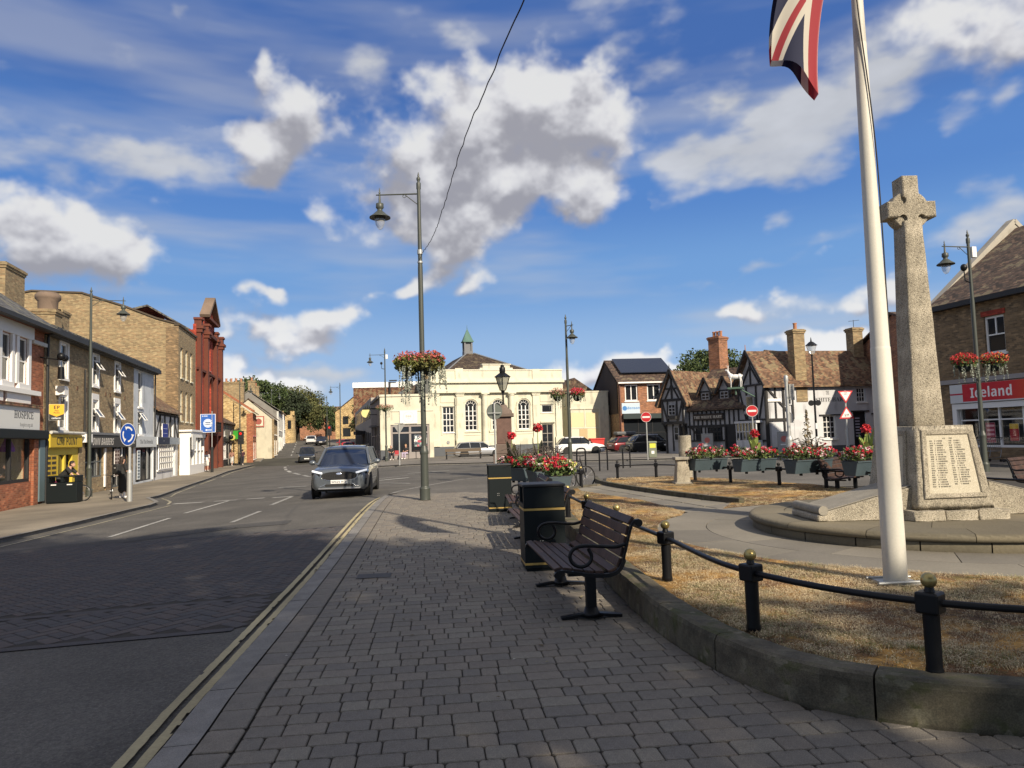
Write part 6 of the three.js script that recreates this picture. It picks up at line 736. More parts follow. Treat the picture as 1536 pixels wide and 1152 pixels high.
{ const b = gableHouse('cream_gable_house', 'cream gabled house with a framed round sign up the street', -31.0, 96, -15, { W: 9, D: 6.0, H: 5.0, R: 7.6, m: mat([0.60, 0.56, 0.43], 0.85, { map: grimeT }), fm: M.brickBrown, wins: [[1, 3, 2, 4.8], [4, 3, 5, 4.8], [6.8, 3, 7.8, 4.8], [0.7, 0.3, 3.6, 2.5, 4, 1], [4.6, 0.3, 8, 2.5, 4, 1]] }); chimney(b, 2.0, -5.4, 5.5, 10.0, 1.6, 3.2, M.brickBrown, 5, { alongZ: true }); mesh('hanging_sign', [bx(-0.12, 4.0, -2.6, -0.03, 5.4, -1.2)], mat([0.35, 0.1, 0.08], 0.7), b); mesh('sign_field', [bx(-0.14, 4.15, -2.45, -0.122, 5.25, -1.35)], M.cream, b); mesh('sign_disc', [rotZ(cyl(0.4, 0.4, 0.02, 0, 0, 0, 18), Math.PI / 2).translate(-0.145, 4.7, -1.9)], mat([0.3, 0.08, 0.06], 0.7), b); }
{ const b = gableHouse('grey_shop_row', 'grey rendered shop row farther up the left side', -34.2, 108, -15, { W: 14, D: 8, H: 6, R: 9, m: M.greyWall, fm: M.offWhite, rm: M.slate, wins: [[1, 3.3, 2, 5.2], [4, 3.3, 5, 5.2], [7, 3.3, 8, 5.2], [10, 3.3, 11, 5.2], [0.6, 0.3, 4, 2.5, 4, 1], [5, 0.3, 8, 2.5, 4, 1], [9, 0.3, 13, 2.5, 4, 1]] }); chimney(b, 4, -4, 8, 10.8, 1, 1, M.brickBrown, 2); chimney(b, 12, -4, 8, 10.6, 1, 1, M.brickBrown, 2); }
{ const b = gableHouse('white_far_house', 'white house with tiled roof before the stone bay', -39, 126, -16, { W: 10, D: 8, H: 5.4, R: 8.2, m: M.whiteWall, rm: M.roofTile, wins: [[1, 3, 2, 4.8], [5, 3, 6, 4.8], [1, 0.5, 3, 2.4], [5, 0.5, 8, 2.4, 3]] }); chimney(b, 3, -4, 7, 10, 1, 1, M.offWhite, 2); }
{ const b = building('stone_lodge', 'yellow stone lodge with a battlemented bay far up the street', -43, 141, -16); mesh('bay', [cyl(2.6, 2.5, 6.2, 2, -1, -1, 8), ...Array.from({ length: 6 }, (_, i) => bx(2 + 2.2 * Math.cos(i * 1.05) - 0.4, 5.2, -1 + 2.2 * Math.sin(i * 1.05) - 0.4, 2 + 2.2 * Math.cos(i * 1.05) + 0.4, 6.0, -1 + 2.2 * Math.sin(i * 1.05) + 0.4))], M.brickYellow, b); mesh('house', [bx(2, -1, -9, 12, 5, -1.5)], M.brickYellow, b); roofX(b, 2, 12, -1.2, -9.2, 5, 8, M.roofTile); for (const a of [0.6, 1.57, 2.5]) mesh('window', [bx(-0.35, 2.6, 2.4, 0.35, 4.2, 2.5)].map((g) => rotY(g, a - 1.57).translate(2, 0, -1)), M.glass, b); }
{ const b = building('yellow_far_house', 'yellow rendered house at the top of the far street', -33.5, 150, -20); mesh('walls', [ext([[0, -1], [8, -1], [8, 5.5], [4, 8.6], [0, 5.5]], 9).translate(0, 0, -9)], M.brickYellow, b); [bx(1.5, 3, 0, 2.6, 4.6, 0.05), bx(5, 3, 0, 6.1, 4.6, 0.05), bx(1.5, 0.5, 0, 3, 2.2, 0.05)].forEach((g) => mesh('window', [g], M.glass, b)); roofZ(b, -0.3, 8.3, -9.2, 0.3, 5.4, 8.8, M.roofDark); chimney(b, 4, -5, 8, 10.2, 1, 1, M.brickYellow, 2); b.rotation.y = 0.1; b.position.set(-36, T(-36, 150), -150); }
{ const b = building('far_brick_house', 'small brick house closing the view up the hill', -58, 192, 80); mesh('walls', [bx(0, -2, -8, 14, 6, 0)], M.brickModern, b); [bx(2, 3.4, 0, 3.2, 5, 0.05), bx(6, 3.4, 0, 7.2, 5, 0.05), bx(10, 3.4, 0, 11.2, 5, 0.05)].forEach((g) => mesh('window', [g], M.glass, b)); roofX(b, -0.3, 14.3, 0.3, -8.3, 6, 9, M.roofTile); }

// --- corner cafe and the grey range behind it, right side of the high street
{
  const b = building('corner_cafe', 'cream and grey corner cafe with a white round logo sign', -12.5, 69.6, 80), W = 5.0, H = 6.1, gw = mat([0.28, 0.25, 0.235], 0.7);
  front(b, W, H, [[0.95, 0.5, 4.6, 3.3]], M.cream); mesh('cap', [bx(-0.06, H - 0.12, -12, W + 0.02, H + 0.08, 0.1), bx(1.0, 4.55, 0, 5, 4.65, 0.06)], M.creamTrim, b); mesh('plinth', [bx(0, 0, 0.003, 0.9, 0.95, 0.04)], M.plinth, b);
  win(b, 0.95, 0.5, 4.6, 3.3, { m: gw, sill: false, nx: 2, ny: 1, f: 0.2, bw: 0.1 }); mesh('transom', [bx(1.1, 2.45, -0.12, 4.5, 2.6, -0.06)], gw, b); mesh('stall_riser', [bx(0.95, 0, -0.1, 4.6, 0.5, 0.02)], gw, b); board(b, 'window_poster', 1.2, 1.1, 3.75, 1.75, -0.08, (g, w, h) => { g.fillStyle = '#56606a'; g.fillRect(0, 0, w, h); const r = rng(4); for (let i = 0; i < 60; i++) { g.fillStyle = ['#dfe3e2', '#b04a58', '#8fa39a', '#39424a', '#e9e2d8'][Math.floor(r() * 5)]; g.beginPath(); g.arc(r() * w, r() * h, w * (0.03 + 0.08 * r()), 0, 7); g.fill(); } }, { t: 0.01 });
  board(b, 'logo_sign', 1.65, 1.25, 2.65, 4.0, 0.09, (g, w, h) => { g.fillStyle = '#dcdbd6'; g.fillRect(0, 0, w, h); g.strokeStyle = '#8f8f8a'; g.lineWidth = 3; g.beginPath(); g.arc(w / 2, h / 2, h * 0.4, 0, 7); g.stroke(); g.fillStyle = '#8c8c88'; g.textAlign = 'center'; g.font = `bold ${h * 0.22}px sans-serif`; g.fillText('EGG', w / 2, h * 0.52); g.font = `${h * 0.09}px sans-serif`; g.fillText('CAFE', w / 2, h * 0.66); });
  // street side: runs back up the high street
  const s = new THREE.Group(); const side = building('grey_shop_range', 'grey shop range running up the right side of the high street', -12.56, 69.72, -14.3), L = 13; side.rotation.y += Math.PI; // faces the street on its left
  const sh = []; const put = (x0, y0, z0, x1, y1, z1) => bx(-x1, y0, z0, -x0, y1, z1);
  mesh('front_wall', [put(0.05, 0, -4.4, L, 6.05, -0.3), put(0.05, 3.3, -0.3, L, 6.05, 0), ...[0.05, 3.6, 7.4, 12.6].map((x) => put(x, 0, -0.3, x + 0.5, 3.3, 0))], M.greyWall, side);
  for (const [x0, x1] of [[0.6, 3.5], [4.2, 7.3], [8, 12.5]]) { const w = mesh('shop_window', [put(x0, 0, -0.25, x1, 0.9, -0.08), put(x0, 2.3, -0.25, x1, 2.42, -0.1), ...[0, 0.33, 0.66, 1].map((k) => put(mix(x0, x1 - 0.1, k), 0.9, -0.24, mix(x0, x1 - 0.1, k) + 0.1, 3.3, -0.1))], gw, side); mesh('pane', [put(x0, 0.9, -0.22, x1, 3.3, -0.215)], M.glass, w); }
  mesh('cornice', [put(0, 5.85, 0, L, 6.12, 0.16)], M.greyWall, side); mesh('canopy', [put(4.0, 3.25, 0, 7.6, 3.4, 0.6)], M.lead, side);
  const sg = mesh('round_hanging_sign', [rotZ(cyl(0.45, 0.45, 0.1, 0, 0, 0, 28), Math.PI / 2).translate(-3.0, 4.6, 1.1)], mat([0.62, 0.56, 0.24], 0.6), side); mesh('sign_bracket', [put(2.95, 4.95, 0, 3.05, 5.05, 1.4), put(2.98, 4.4, 0, 3.02, 4.46, 0.8)], M.black, side); mesh('sign_dash', [bx(-3.068, 4.55, 0.9, -3.052, 4.65, 1.35).rotateX(0)], M.dark, side);
  mesh('flank_wall', [put(L, -1, -6, L + 44, 6.7, 0)], mat([0.42, 0.40, 0.36], 0.85, { map: grimeT }), side); for (let i = 0; i < 10; i++) { const x = L + 1.5 + i * 4.2; mesh('window', [put(x, 4.4, 0, x + 1.2, 6.2, 0.04)], M.glass, side); mesh('shopfront', [put(x - 0.6, 0.3 + i * 0.12, 0, x + 2.6, 2.8 + i * 0.12, 0.05)], M.dark, side); }
  mesh('dark_awning', [put(L + 12, 2.8, 0, L + 20, 3.2, 1.2)], M.dark, side);
}
{ const b = building('brown_tiled_block', 'broad brown tiled block with a white ridge band behind the cafe', -26.9, 126, 84, 0); mesh('walls', [bx(0, -1, -10, 24, 5, 0)], M.brickModern, b); mesh('roof', [bx(-0.2, 5, -9.5, 24.2, 10.9, 0.1)], M.roofRed, b); mesh('white_ridge_band', [bx(-0.3, 10.9, -9.6, 24.3, 11.8, 0.25)], M.whitePaint, b); mesh('vent', [cyl(0.12, 0.12, 2.2, 6, 9.6, 0.6, 8), bx(5.9, 11.9, 0.4, 7.2, 12.1, 0.7)], M.dark, b); }
{ const b = building('hipped_shed', 'small brown hipped roof between the cafe and the hall', -11.5, 79, 84); mesh('walls', [bx(0, 0, -6, 6, 5.6, 0)], M.brickBrown, b); roofX(b, -0.2, 6.2, 0.2, -6.2, 5.6, 7.8, M.roofDark, { fill: M.brickBrown }); chimney(b, 2.6, -0.5, 5, 8.8, 0.8, 0.8, M.brickBrown, 0); }

// --- cream hall
{
  const b = building('cream_hall', 'cream classical hall with arched windows, columns and copper lantern', -8.2, 74, 73), W = 14.0, H = 8.65, y0 = T(-8.2, 74), wp = [[1.0, 2.2, 2.45, 5.1], [12.1, 3.55, 13.25, 5.0]];
  const arches = [[3.5, 2.5], [6.35, 2.5], [9.15, 2.5]].map(([x, y]) => { const p = new THREE.Path(); p.moveTo(x, y); p.lineTo(x + 1.25, y); p.lineTo(x + 1.25, 4.95); p.absarc(x + 0.625, 4.95, 0.625, 0, Math.PI, false); p.lineTo(x, y); return p; });
  front(b, W, H, [[1.2, 2.35, 2.35, 4.9], ...arches, [11.75, 4.15, 12.95, 4.95], [11.7, 0.1, 12.95, 2.95]], M.cream, { D: 22, ch: 7.9 });
  win(b, 1.2, 2.35, 2.35, 4.9, { nx: 3, ny: 4, sill: true, bw: 0.035, f: 0.06 }); win(b, 11.75, 4.15, 12.95, 4.95, { ny: 1, sill: false }); win(b, 11.7, 0.1, 12.95, 2.95, { name: 'door', m: mat([0.3, 0.27, 0.24], 0.6), nx: 2, ny: 3, sill: false });
  for (const [x, y] of [[3.5, 2.5], [6.35, 2.5], [9.15, 2.5]]) {
    const c = x + 0.625, z = -0.14, L = [bx(x, y, z - 0.05, x + 0.06, 4.95, z + 0.03), bx(x + 1.19, y, z - 0.05, x + 1.25, 4.95, z + 0.03), bx(x, y, z - 0.05, x + 1.25, y + 0.07, z + 0.03), new THREE.TorusGeometry(0.595, 0.035, 5, 16, Math.PI).translate(c, 4.95, z), new THREE.TorusGeometry(0.33, 0.022, 4, 12, Math.PI).translate(c, 4.95, z), bx(x + 0.38, y, z - 0.04, x + 0.45, 4.95, z + 0.02), bx(x + 0.8, y, z - 0.04, x + 0.87, 4.95, z + 0.02)]; for (let j = 1; j < 5; j++) L.push(bx(x, y + j * 0.49 - 0.025, z - 0.04, x + 1.25, y + j * 0.49 + 0.025, z + 0.02)); for (const a of [0.5, 1.05, 1.57, 2.09, 2.64]) L.push(rod(V(c + 0.33 * Math.cos(a), 4.95 + 0.33 * Math.sin(a), z), V(c + 0.59 * Math.cos(a), 4.95 + 0.59 * Math.sin(a), z), 0.02, 0.02, 4)); L.push(bx(x + 0.36, 3.45, z - 0.04, x + 0.46, 4.95, z + 0.04), bx(x + 0.79, 3.45, z - 0.04, x + 0.89, 4.95, z + 0.04), bx(x + 0.36, 3.43, z - 0.04, x + 0.89, 3.53, z + 0.04));
    const w = mesh('arched_window', L, M.whitePaint, b); mesh('pane', [ext([[x, y], [x + 1.25, y], [x + 1.25, 4.95], ...Array.from({ length: 9 }, (_, i) => [c + 0.625 * Math.cos((i + 1) * Math.PI / 10), 4.95 + 0.625 * Math.sin((i + 1) * Math.PI / 10)]), [x, 4.95]], 0.01).translate(0, 0, z - 0.04)], M.glass, w);
    mesh('window_surround', [new THREE.TorusGeometry(0.78, 0.07, 6, 20, Math.PI).translate(c, 4.95, 0.03), bx(x - 0.22, y, 0, x - 0.08, 4.95, 0.07), bx(x + 1.33, y, 0, x + 1.47, 4.95, 0.07), bx(x - 0.35, y - 0.22, 0, x + 1.6, y - 0.04, 0.14), bx(x - 0.3, y - 0.5, 0, x + 1.55, y - 0.24, 0.05)], M.creamTrim, b);
  }
  const flatPil = (x) => mesh('pilaster', [bx(x, 0.95, 0, x + 0.7, 6.0, 0.16), bx(x - 0.1, 0.95, 0, x + 0.8, 1.6, 0.22), bx(x - 0.08, 6.0, 0, x + 0.78, 6.15, 0.22), bx(x - 0.12, 6.15, 0, x + 0.82, 6.3, 0.28)], M.creamTrim, b);
  [0.05, 2.62, 10.75, 13.25].forEach(flatPil); for (const x of [5.55, 8.4]) mesh('column', [lathe([[0.4, 0.9], [0.4, 1.25], [0.36, 1.3], [0.34, 1.4], [0.32, 3], [0.28, 5.9], [0.34, 5.95], [0.34, 6.0], [0.38, 6.1], [0.38, 6.15]], x, 0, 0.2, 18), bx(x - 0.42, 6.15, 0, x + 0.42, 6.3, 0.6)], M.creamTrim, b);
  mesh('entablature', [bx(-0.05, 6.3, 0, W + 0.05, 6.55, 0.4), bx(-0.05, 6.55, 0, W + 0.05, 7.3, 0.34), bx(-0.15, 7.3, 0, W + 0.15, 7.5, 0.62), bx(-0.1, 7.5, 0, W + 0.1, 7.62, 0.5)], M.creamTrim, b); mesh('parapet', [bx(0, 7.62, 0, W, 8.55, 0.3), bx(-0.05, 8.55, -0.2, W + 0.05, 8.68, 0.36), bx(2.5, 7.62, 0.3, 3.3, 8.8, 0.4), bx(10.7, 7.62, 0.3, 11.5, 8.7, 0.4), bx(5.4, 8.6, -0.2, 8.3, 9.15, 0.32), bx(5.3, 9.15, -0.25, 8.4, 9.25, 0.4), bx(5.1, 8.6, -0.2, 5.4, 8.85, 0.32), bx(8.3, 8.6, -0.2, 8.6, 8.85, 0.32)], M.creamTrim, b);
  mesh('plinth', [bx(0, 0, 0.004, 11.6, 0.92, 0.1), bx(13.1, 0, 0.004, W, 0.92, 0.1)], M.plinth, b); mesh('panels', [bx(1.0, 5.35, 0, 2.5, 5.95, 0.05), bx(11.6, 5.3, 0, 13.1, 5.9, 0.05), bx(1.0, 2.1, 0, 1.15, 5.05, 0.06), bx(2.4, 2.1, 0, 2.55, 5.05, 0.06), bx(1.0, 4.95, 0, 2.55, 5.1, 0.09), bx(11.5, 3.1, 0, 13.15, 3.25, 0.2), bx(11.6, 4.05, 0, 13.1, 4.12, 0.06), bx(11.6, 5.0, 0, 13.1, 5.1, 0.08)], M.creamTrim, b);
  { const hr = new THREE.BufferGeometry(), e = [[1.2, 8.0, -0.8], [12.8, 8.0, -0.8], [12.8, 8.0, -20], [1.2, 8.0, -20]], p = [[5.4, 11.1, -6.5], [6.2, 11.1, -6.5], [6.2, 11.1, -14], [5.4, 11.1, -14]], v = []; const q = (a, bq, c, d) => v.push(...a, ...bq, ...c, ...a, ...c, ...d); q(e[0], e[1], p[1], p[0]); q(e[1], e[2], p[2], p[1]); q(e[2], e[3], p[3], p[2]); q(e[3], e[0], p[0], p[3]); q(p[0], p[1], p[2], p[3]); hr.setAttribute('position', new THREE.Float32BufferAttribute(v, 3)); mesh('roof', roofUV(hr), M.roofHall, b); }
  const lan = mesh('roof_lantern', [rb(5.3, 11.0, -8.2, 6.3, 11.5, -7.2, 0.02), ...[[5.4, -8.1], [6.2, -8.1], [5.4, -7.3], [6.2, -7.3]].map(([x, z]) => bx(x - 0.08, 11.5, z - 0.08, x + 0.08, 12.6, z + 0.08)), bx(5.5, 11.5, -8.0, 6.1, 12.6, -7.4)], M.lead, b); mesh('copper_cap', [rotY(new THREE.ConeGeometry(0.8, 1.5, 4), Math.PI / 4).translate(5.8, 13.35, -7.7), cyl(0.04, 0.01, 0.5, 5.8, 14.0, -7.7, 6), bx(5.2, 12.5, -8.3, 6.4, 12.64, -7.1)], M.copper, lan);
  mesh('ridge_cap', [rod(V(1.2, 8.05, -0.8), V(5.4, 11.15, -6.5), 0.09, 0.09, 5), rod(V(12.8, 8.05, -0.8), V(6.2, 11.15, -6.5), 0.09, 0.09, 5)], M.lead, b); mesh('downpipe', [cyl(0.05, 0.05, 5, 3.4 - 0.9, 0.9, 0.3, 6)], M.creamTrim, b); mesh('vent', [rotX(cyl(0.16, 0.16, 0.06, 0, -0.03, 0, 12), Math.PI / 2).translate(1.7, 1.35, 0.03)], M.grey, b);
}
{ const b = building('cream_annex', 'low cream annex with blocked openings beside the hall', 6.1, 79.2, 76), W = 4.4; mesh('front_wall', [bx(0, 0, -9, W, 6.3, 0)], M.cream, b); mesh('cap', [bx(-0.03, 6.3, -9, W + 0.05, 6.42, 0.06), bx(0, 4.45, 0, 3.4, 4.6, 0.1), bx(3.3, 0.2, 0, 3.45, 4.45, 0.1), bx(0, 2.4, 0, 3.3, 2.5, 0.04), bx(1.6, 2.5, 0, 1.75, 4.4, 0.05)], M.creamTrim, b); mesh('boarded_panel', [bx(0.1, 2.55, 0.01, 1.55, 4.1, 0.02), bx(1.8, 2.55, 0.01, 3.2, 4.1, 0.02), bx(1.9, 0.2, 0.01, 3.2, 2.35, 0.03)], mat([0.66, 0.56, 0.34], 0.8), b); mesh('door', [bx(1.0, 0.1, 0.01, 1.85, 2.35, 0.04)], mat([0.48, 0.36, 0.2], 0.7), b); mesh('wing', [bx(W, 0, -9, W + 2.0, 4.75, -0.6), bx(W, 4.75, -9, W + 2.05, 4.85, -0.5), bx(W + 0.3, 0.8, -0.62, W + 1.6, 3.4, -0.57)], M.cream, b); mesh('drainpipe', [rod(V(W + 0.1, 4.9, 0.05), V(W + 2.0, 4.1, -0.5), 0.06), rod(V(0.02, 6.2, 0.05), V(0.02, 0.2, 0.05), 0.05)], M.gutter, b); mesh('roof_behind', [ext([[-1, 6.2], [5, 6.2], [2, 8.2]], 4).translate(0, 0, -8)], M.roofDark, b); }
{ // --- modern brick building with solar panels
  const b = building('modern_brick_building', 'brick building with solar panels and white windows behind the parked cars', 11.0, 76.4, 85), W = 6.4, H = 7.0;
  front(b, W, H, [[0.65, 5.05, 2.0, 6.75], [3.0, 5.05, 4.4, 6.75], [0.4, 0.3, 5, 3.2]], M.brickModern); win(b, 0.65, 5.05, 2.0, 6.75, { nx: 2, ny: 1, f: 0.12, bw: 0.05 }); win(b, 3.0, 5.05, 4.4, 6.75, { nx: 2, ny: 1, f: 0.12, bw: 0.05 }); win(b, 0.4, 0.3, 5, 3.2, { nx: 3, m: M.dark, sill: false });
  mesh('gable_walls', [ext([[0, 0], [12, 0], [12, 7], [5.5, 9.6], [0, 7]], W).rotateY(Math.PI / 2).translate(0, 0, -0.265)], M.brickShop, b); mesh('tile_hung_gable', [ext([[0.2, 3.8], [11.8, 3.8], [11.8, 7], [5.5, 9.5], [0.2, 7]], 0.06).rotateY(Math.PI / 2).translate(-0.075, 0, -0.265)], mat([0.045, 0.028, 0.022], 0.9, { map: blotch }), b); roofX(b, -0.2, W, 0.4, -12.6, 7.05, 9.9, M.roofDark, { zr: -5.7 }); mesh('solar_panel', [bar(V(W / 2 + 0.2, 7.95, -1.2), V(W / 2 + 0.2, 9.85, -5.3), W - 0.8, 0.1).translate(0, 0.12, 0)], M.solar, b); mesh('gutter', [bx(-0.1, 6.85, 0.3, W, 7.0, 0.45)], M.whitePaint, b); board(b, 'wall_sign', 1.9, 1.1, 1.2, 4.3, 0.06, (g, w, h) => { g.fillStyle = '#b9c9d6'; g.fillRect(0, 0, w, h); g.fillStyle = '#3d7ab8'; g.beginPath(); g.arc(w * 0.16, h * 0.5, h * 0.22, 0, 7); g.fill(); g.font = `italic bold ${h * 0.34}px sans-serif`; g.fillText('Benson', w * 0.28, h * 0.6); }); mesh('shop_awning', [bx(0.3, 3.2, 0, 5.2, 3.7, 0.5)], mat([0.02, 0.035, 0.035], 0.7), b); mesh('downpipe', [cyl(0.06, 0.06, 6.8, 0.1, 0, 0.1, 8)], mat([0.16, 0.08, 0.06], 0.7), b); mesh('side_wall_low', [bx(5.2, 0, 0.3, 9.4, 2.6, 0.6)], M.brickModern, b);
}
// ================================================================ the timbered inn
const beams = (b, list, z = 0.03, w = 0.16, dep = 0.07) => list.forEach(([x0, y0, x1, y1, ww]) => { const L = Math.hypot(x1 - x0, y1 - y0), g = new THREE.BoxGeometry(L, ww ?? w, dep).rotateZ(Math.atan2(y1 - y0, x1 - x0)); mesh('timber', [g.translate((x0 + x1) / 2, (y0 + y1) / 2, z + 0.0004 * ((x0 * 7 + y1 * 3) % 9))], M.timber, b); });
const beamsL = (b, list, x = -0.03, w = 0.16) => list.forEach(([z0, y0, z1, y1]) => { const L = Math.hypot(z1 - z0, y1 - y0), g = new THREE.BoxGeometry(L, w, 0.07).rotateZ(Math.atan2(y1 - y0, z1 - z0)).rotateY(-Math.PI / 2); mesh('timber', [g.translate(x - 0.0004 * (Math.abs(z0 * 7 + y1 * 3) % 9), (y0 + y1) / 2, (z0 + z1) / 2)], M.timber, b); });
{
  const b = building('timbered_inn', 'black and white timbered inn range with gable and two dormers', 12.0, 59.0, 141, 0);
  // gabled wing with jettied upper floor
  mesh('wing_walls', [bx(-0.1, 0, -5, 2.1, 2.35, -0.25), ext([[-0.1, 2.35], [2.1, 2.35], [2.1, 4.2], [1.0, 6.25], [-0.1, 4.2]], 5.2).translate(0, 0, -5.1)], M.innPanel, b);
  roofZ(b, -0.5, 2.5, -5.2, 0.35, 3.75, 6.55, M.roofTile); mesh('bargeboard', [bar(V(-0.5, 3.75, 0.37), V(1.0, 6.58, 0.37), 0.05, 0.2), bar(V(2.5, 3.75, 0.37), V(1.0, 6.58, 0.37), 0.05, 0.2)], M.timber, b); mesh('finial', [cyl(0.04, 0.02, 0.5, 1, 6.5, 0.3, 6)], M.timber, b);
  beams(b, [[-0.1, 2.4, 2.1, 2.4, 0.22], [-0.1, 4.2, 2.1, 4.2, 0.2], [-0.02, 2.4, -0.02, 4.2], [2.02, 2.4, 2.02, 4.2], [0.55, 2.4, 0.55, 4.2, 0.12], [1.45, 2.4, 1.45, 4.2, 0.12], [0.0, 4.15, 0.5, 2.45, 0.12], [2.0, 4.15, 1.5, 2.45, 0.12], [1.0, 4.2, 1.0, 6.2, 0.14], [0.3, 4.25, 1.0, 5.4, 0.12], [1.7, 4.25, 1.0, 5.4, 0.12], [0.45, 5.1, 1.55, 5.1, 0.12]], 0.13);
  win(b, 0.66, 3.0, 1.34, 3.85, { z: 0.18, nx: 2, ny: 3, f: 0.05, m: M.innPanel, sill: false }); mesh('window_box', [bx(0.55, 2.7, 0.12, 1.45, 2.92, 0.4)], M.timber, b); beams(b, [[0.05, 0, 0.05, 2.3], [0.7, 0.2, 0.7, 2.3, 0.12], [1.4, 0.2, 1.4, 2.3, 0.12], [2.0, 0, 2.0, 2.3]], -0.22); win(b, 0.8, 1.0, 1.3, 2.1, { z: -0.2, sill: false, m: M.innPanel }); win(b, 1.5, 0.1, 1.95, 2.1, { z: -0.2, sill: false, m: M.timber, name: 'door' });
  mesh('brace', [bar(V(0.05, 1.7, -0.2), V(0.05, 2.3, 0.1), 0.1, 0.12), bar(V(2.0, 1.7, -0.2), V(2.0, 2.3, 0.1), 0.1, 0.12)], M.timber, b);
  // long low range
  mesh('range_wall', [bx(2.1, 0, -5, 7.4, 3.4, -0.3)], M.innPanel, b); roofX(b, 2.3, 7.6, 0.05, -6, 3.35, 6.6, M.roofDark, { zr: -3.4 });
  beams(b, [[2.1, 3.25, 7.3, 3.25], [2.1, 2.05, 7.3, 2.05, 0.18], [2.1, 0.95, 7.3, 0.95, 0.12], ...Array.from({ length: 13 }, (_, i) => [2.3 + i * 0.4, 2.05, 2.3 + i * 0.4, 3.25, 0.11]), ...Array.from({ length: 9 }, (_, i) => [2.3 + i * 0.36, 0.95, 2.3 + i * 0.36, 2.05, 0.11]), [2.4, 2.0, 3.4, 0.98, 0.12]], -0.28);
  win(b, 4.0, 0.95, 5.2, 1.95, { z: -0.2, nx: 4, ny: 3, f: 0.05, m: M.timber, sill: false }); win(b, 2.9, 0.95, 3.4, 1.95, { z: -0.2, sill: false, m: M.timber }); mesh('doorway', [bx(5.6, 0, -0.32, 6.4, 2.0, -0.26)], M.dark, b); mesh('door_frame', [bx(5.5, 0, -0.3, 5.62, 2.05, -0.16), bx(6.38, 0, -0.3, 6.5, 2.05, -0.16)], M.timber, b);
  board(b, 'name_sign', 2.7, 0.5, 4.1, 2.75, -0.12, text('#2a2018', [['THE WHITE HART', 0.5, 0.54, 0.56, '#cfc8bb', 'bold', 'serif']]), { t: 0.08, m: M.timber, ppm: 180 });
  for (const x of [3.55, 5.25]) { const d = mesh('dormer_wall', [ext([[x - 0.5, 3.5], [x + 0.5, 3.5], [x + 0.5, 4.75], [x, 5.55], [x - 0.5, 4.75]], 2.2).translate(0, 0, -3.0)], M.innPanel, b); roofZ(b, x - 0.72, x + 0.72, -3.1, -0.55, 4.5, 5.75, M.roofTile); beams(b, [[x - 0.45, 3.7, x - 0.45, 4.75, 0.1], [x + 0.45, 3.7, x + 0.45, 4.75, 0.1], [x - 0.5, 4.7, x + 0.5, 4.7, 0.1]], -0.77); win(b, x - 0.36, 3.85, x + 0.36, 4.6, { z: -0.74, nx: 2, ny: 3, f: 0.05, sill: false, m: M.innPanel }); mesh('bargeboard', [bar(V(x - 0.72, 4.48, -0.54), V(x, 5.77, -0.54), 0.05, 0.14), bar(V(x + 0.72, 4.48, -0.54), V(x, 5.77, -0.54), 0.05, 0.14)], M.timber, b); }
  b.updateMatrixWorld(true); const p = b.worldToLocal(V(17.3, 0, -61.5)); chimney(b, p.x, p.z, 5.6, 9.5, 1.05, 1.2, M.brickModern, 3); mesh('back_roof', [ext([[2, 0], [9, 0], [9, 5.4], [5.5, 8.0], [2, 5.4]], 5).translate(0, 0, -11)], M.roofDark, b);
}
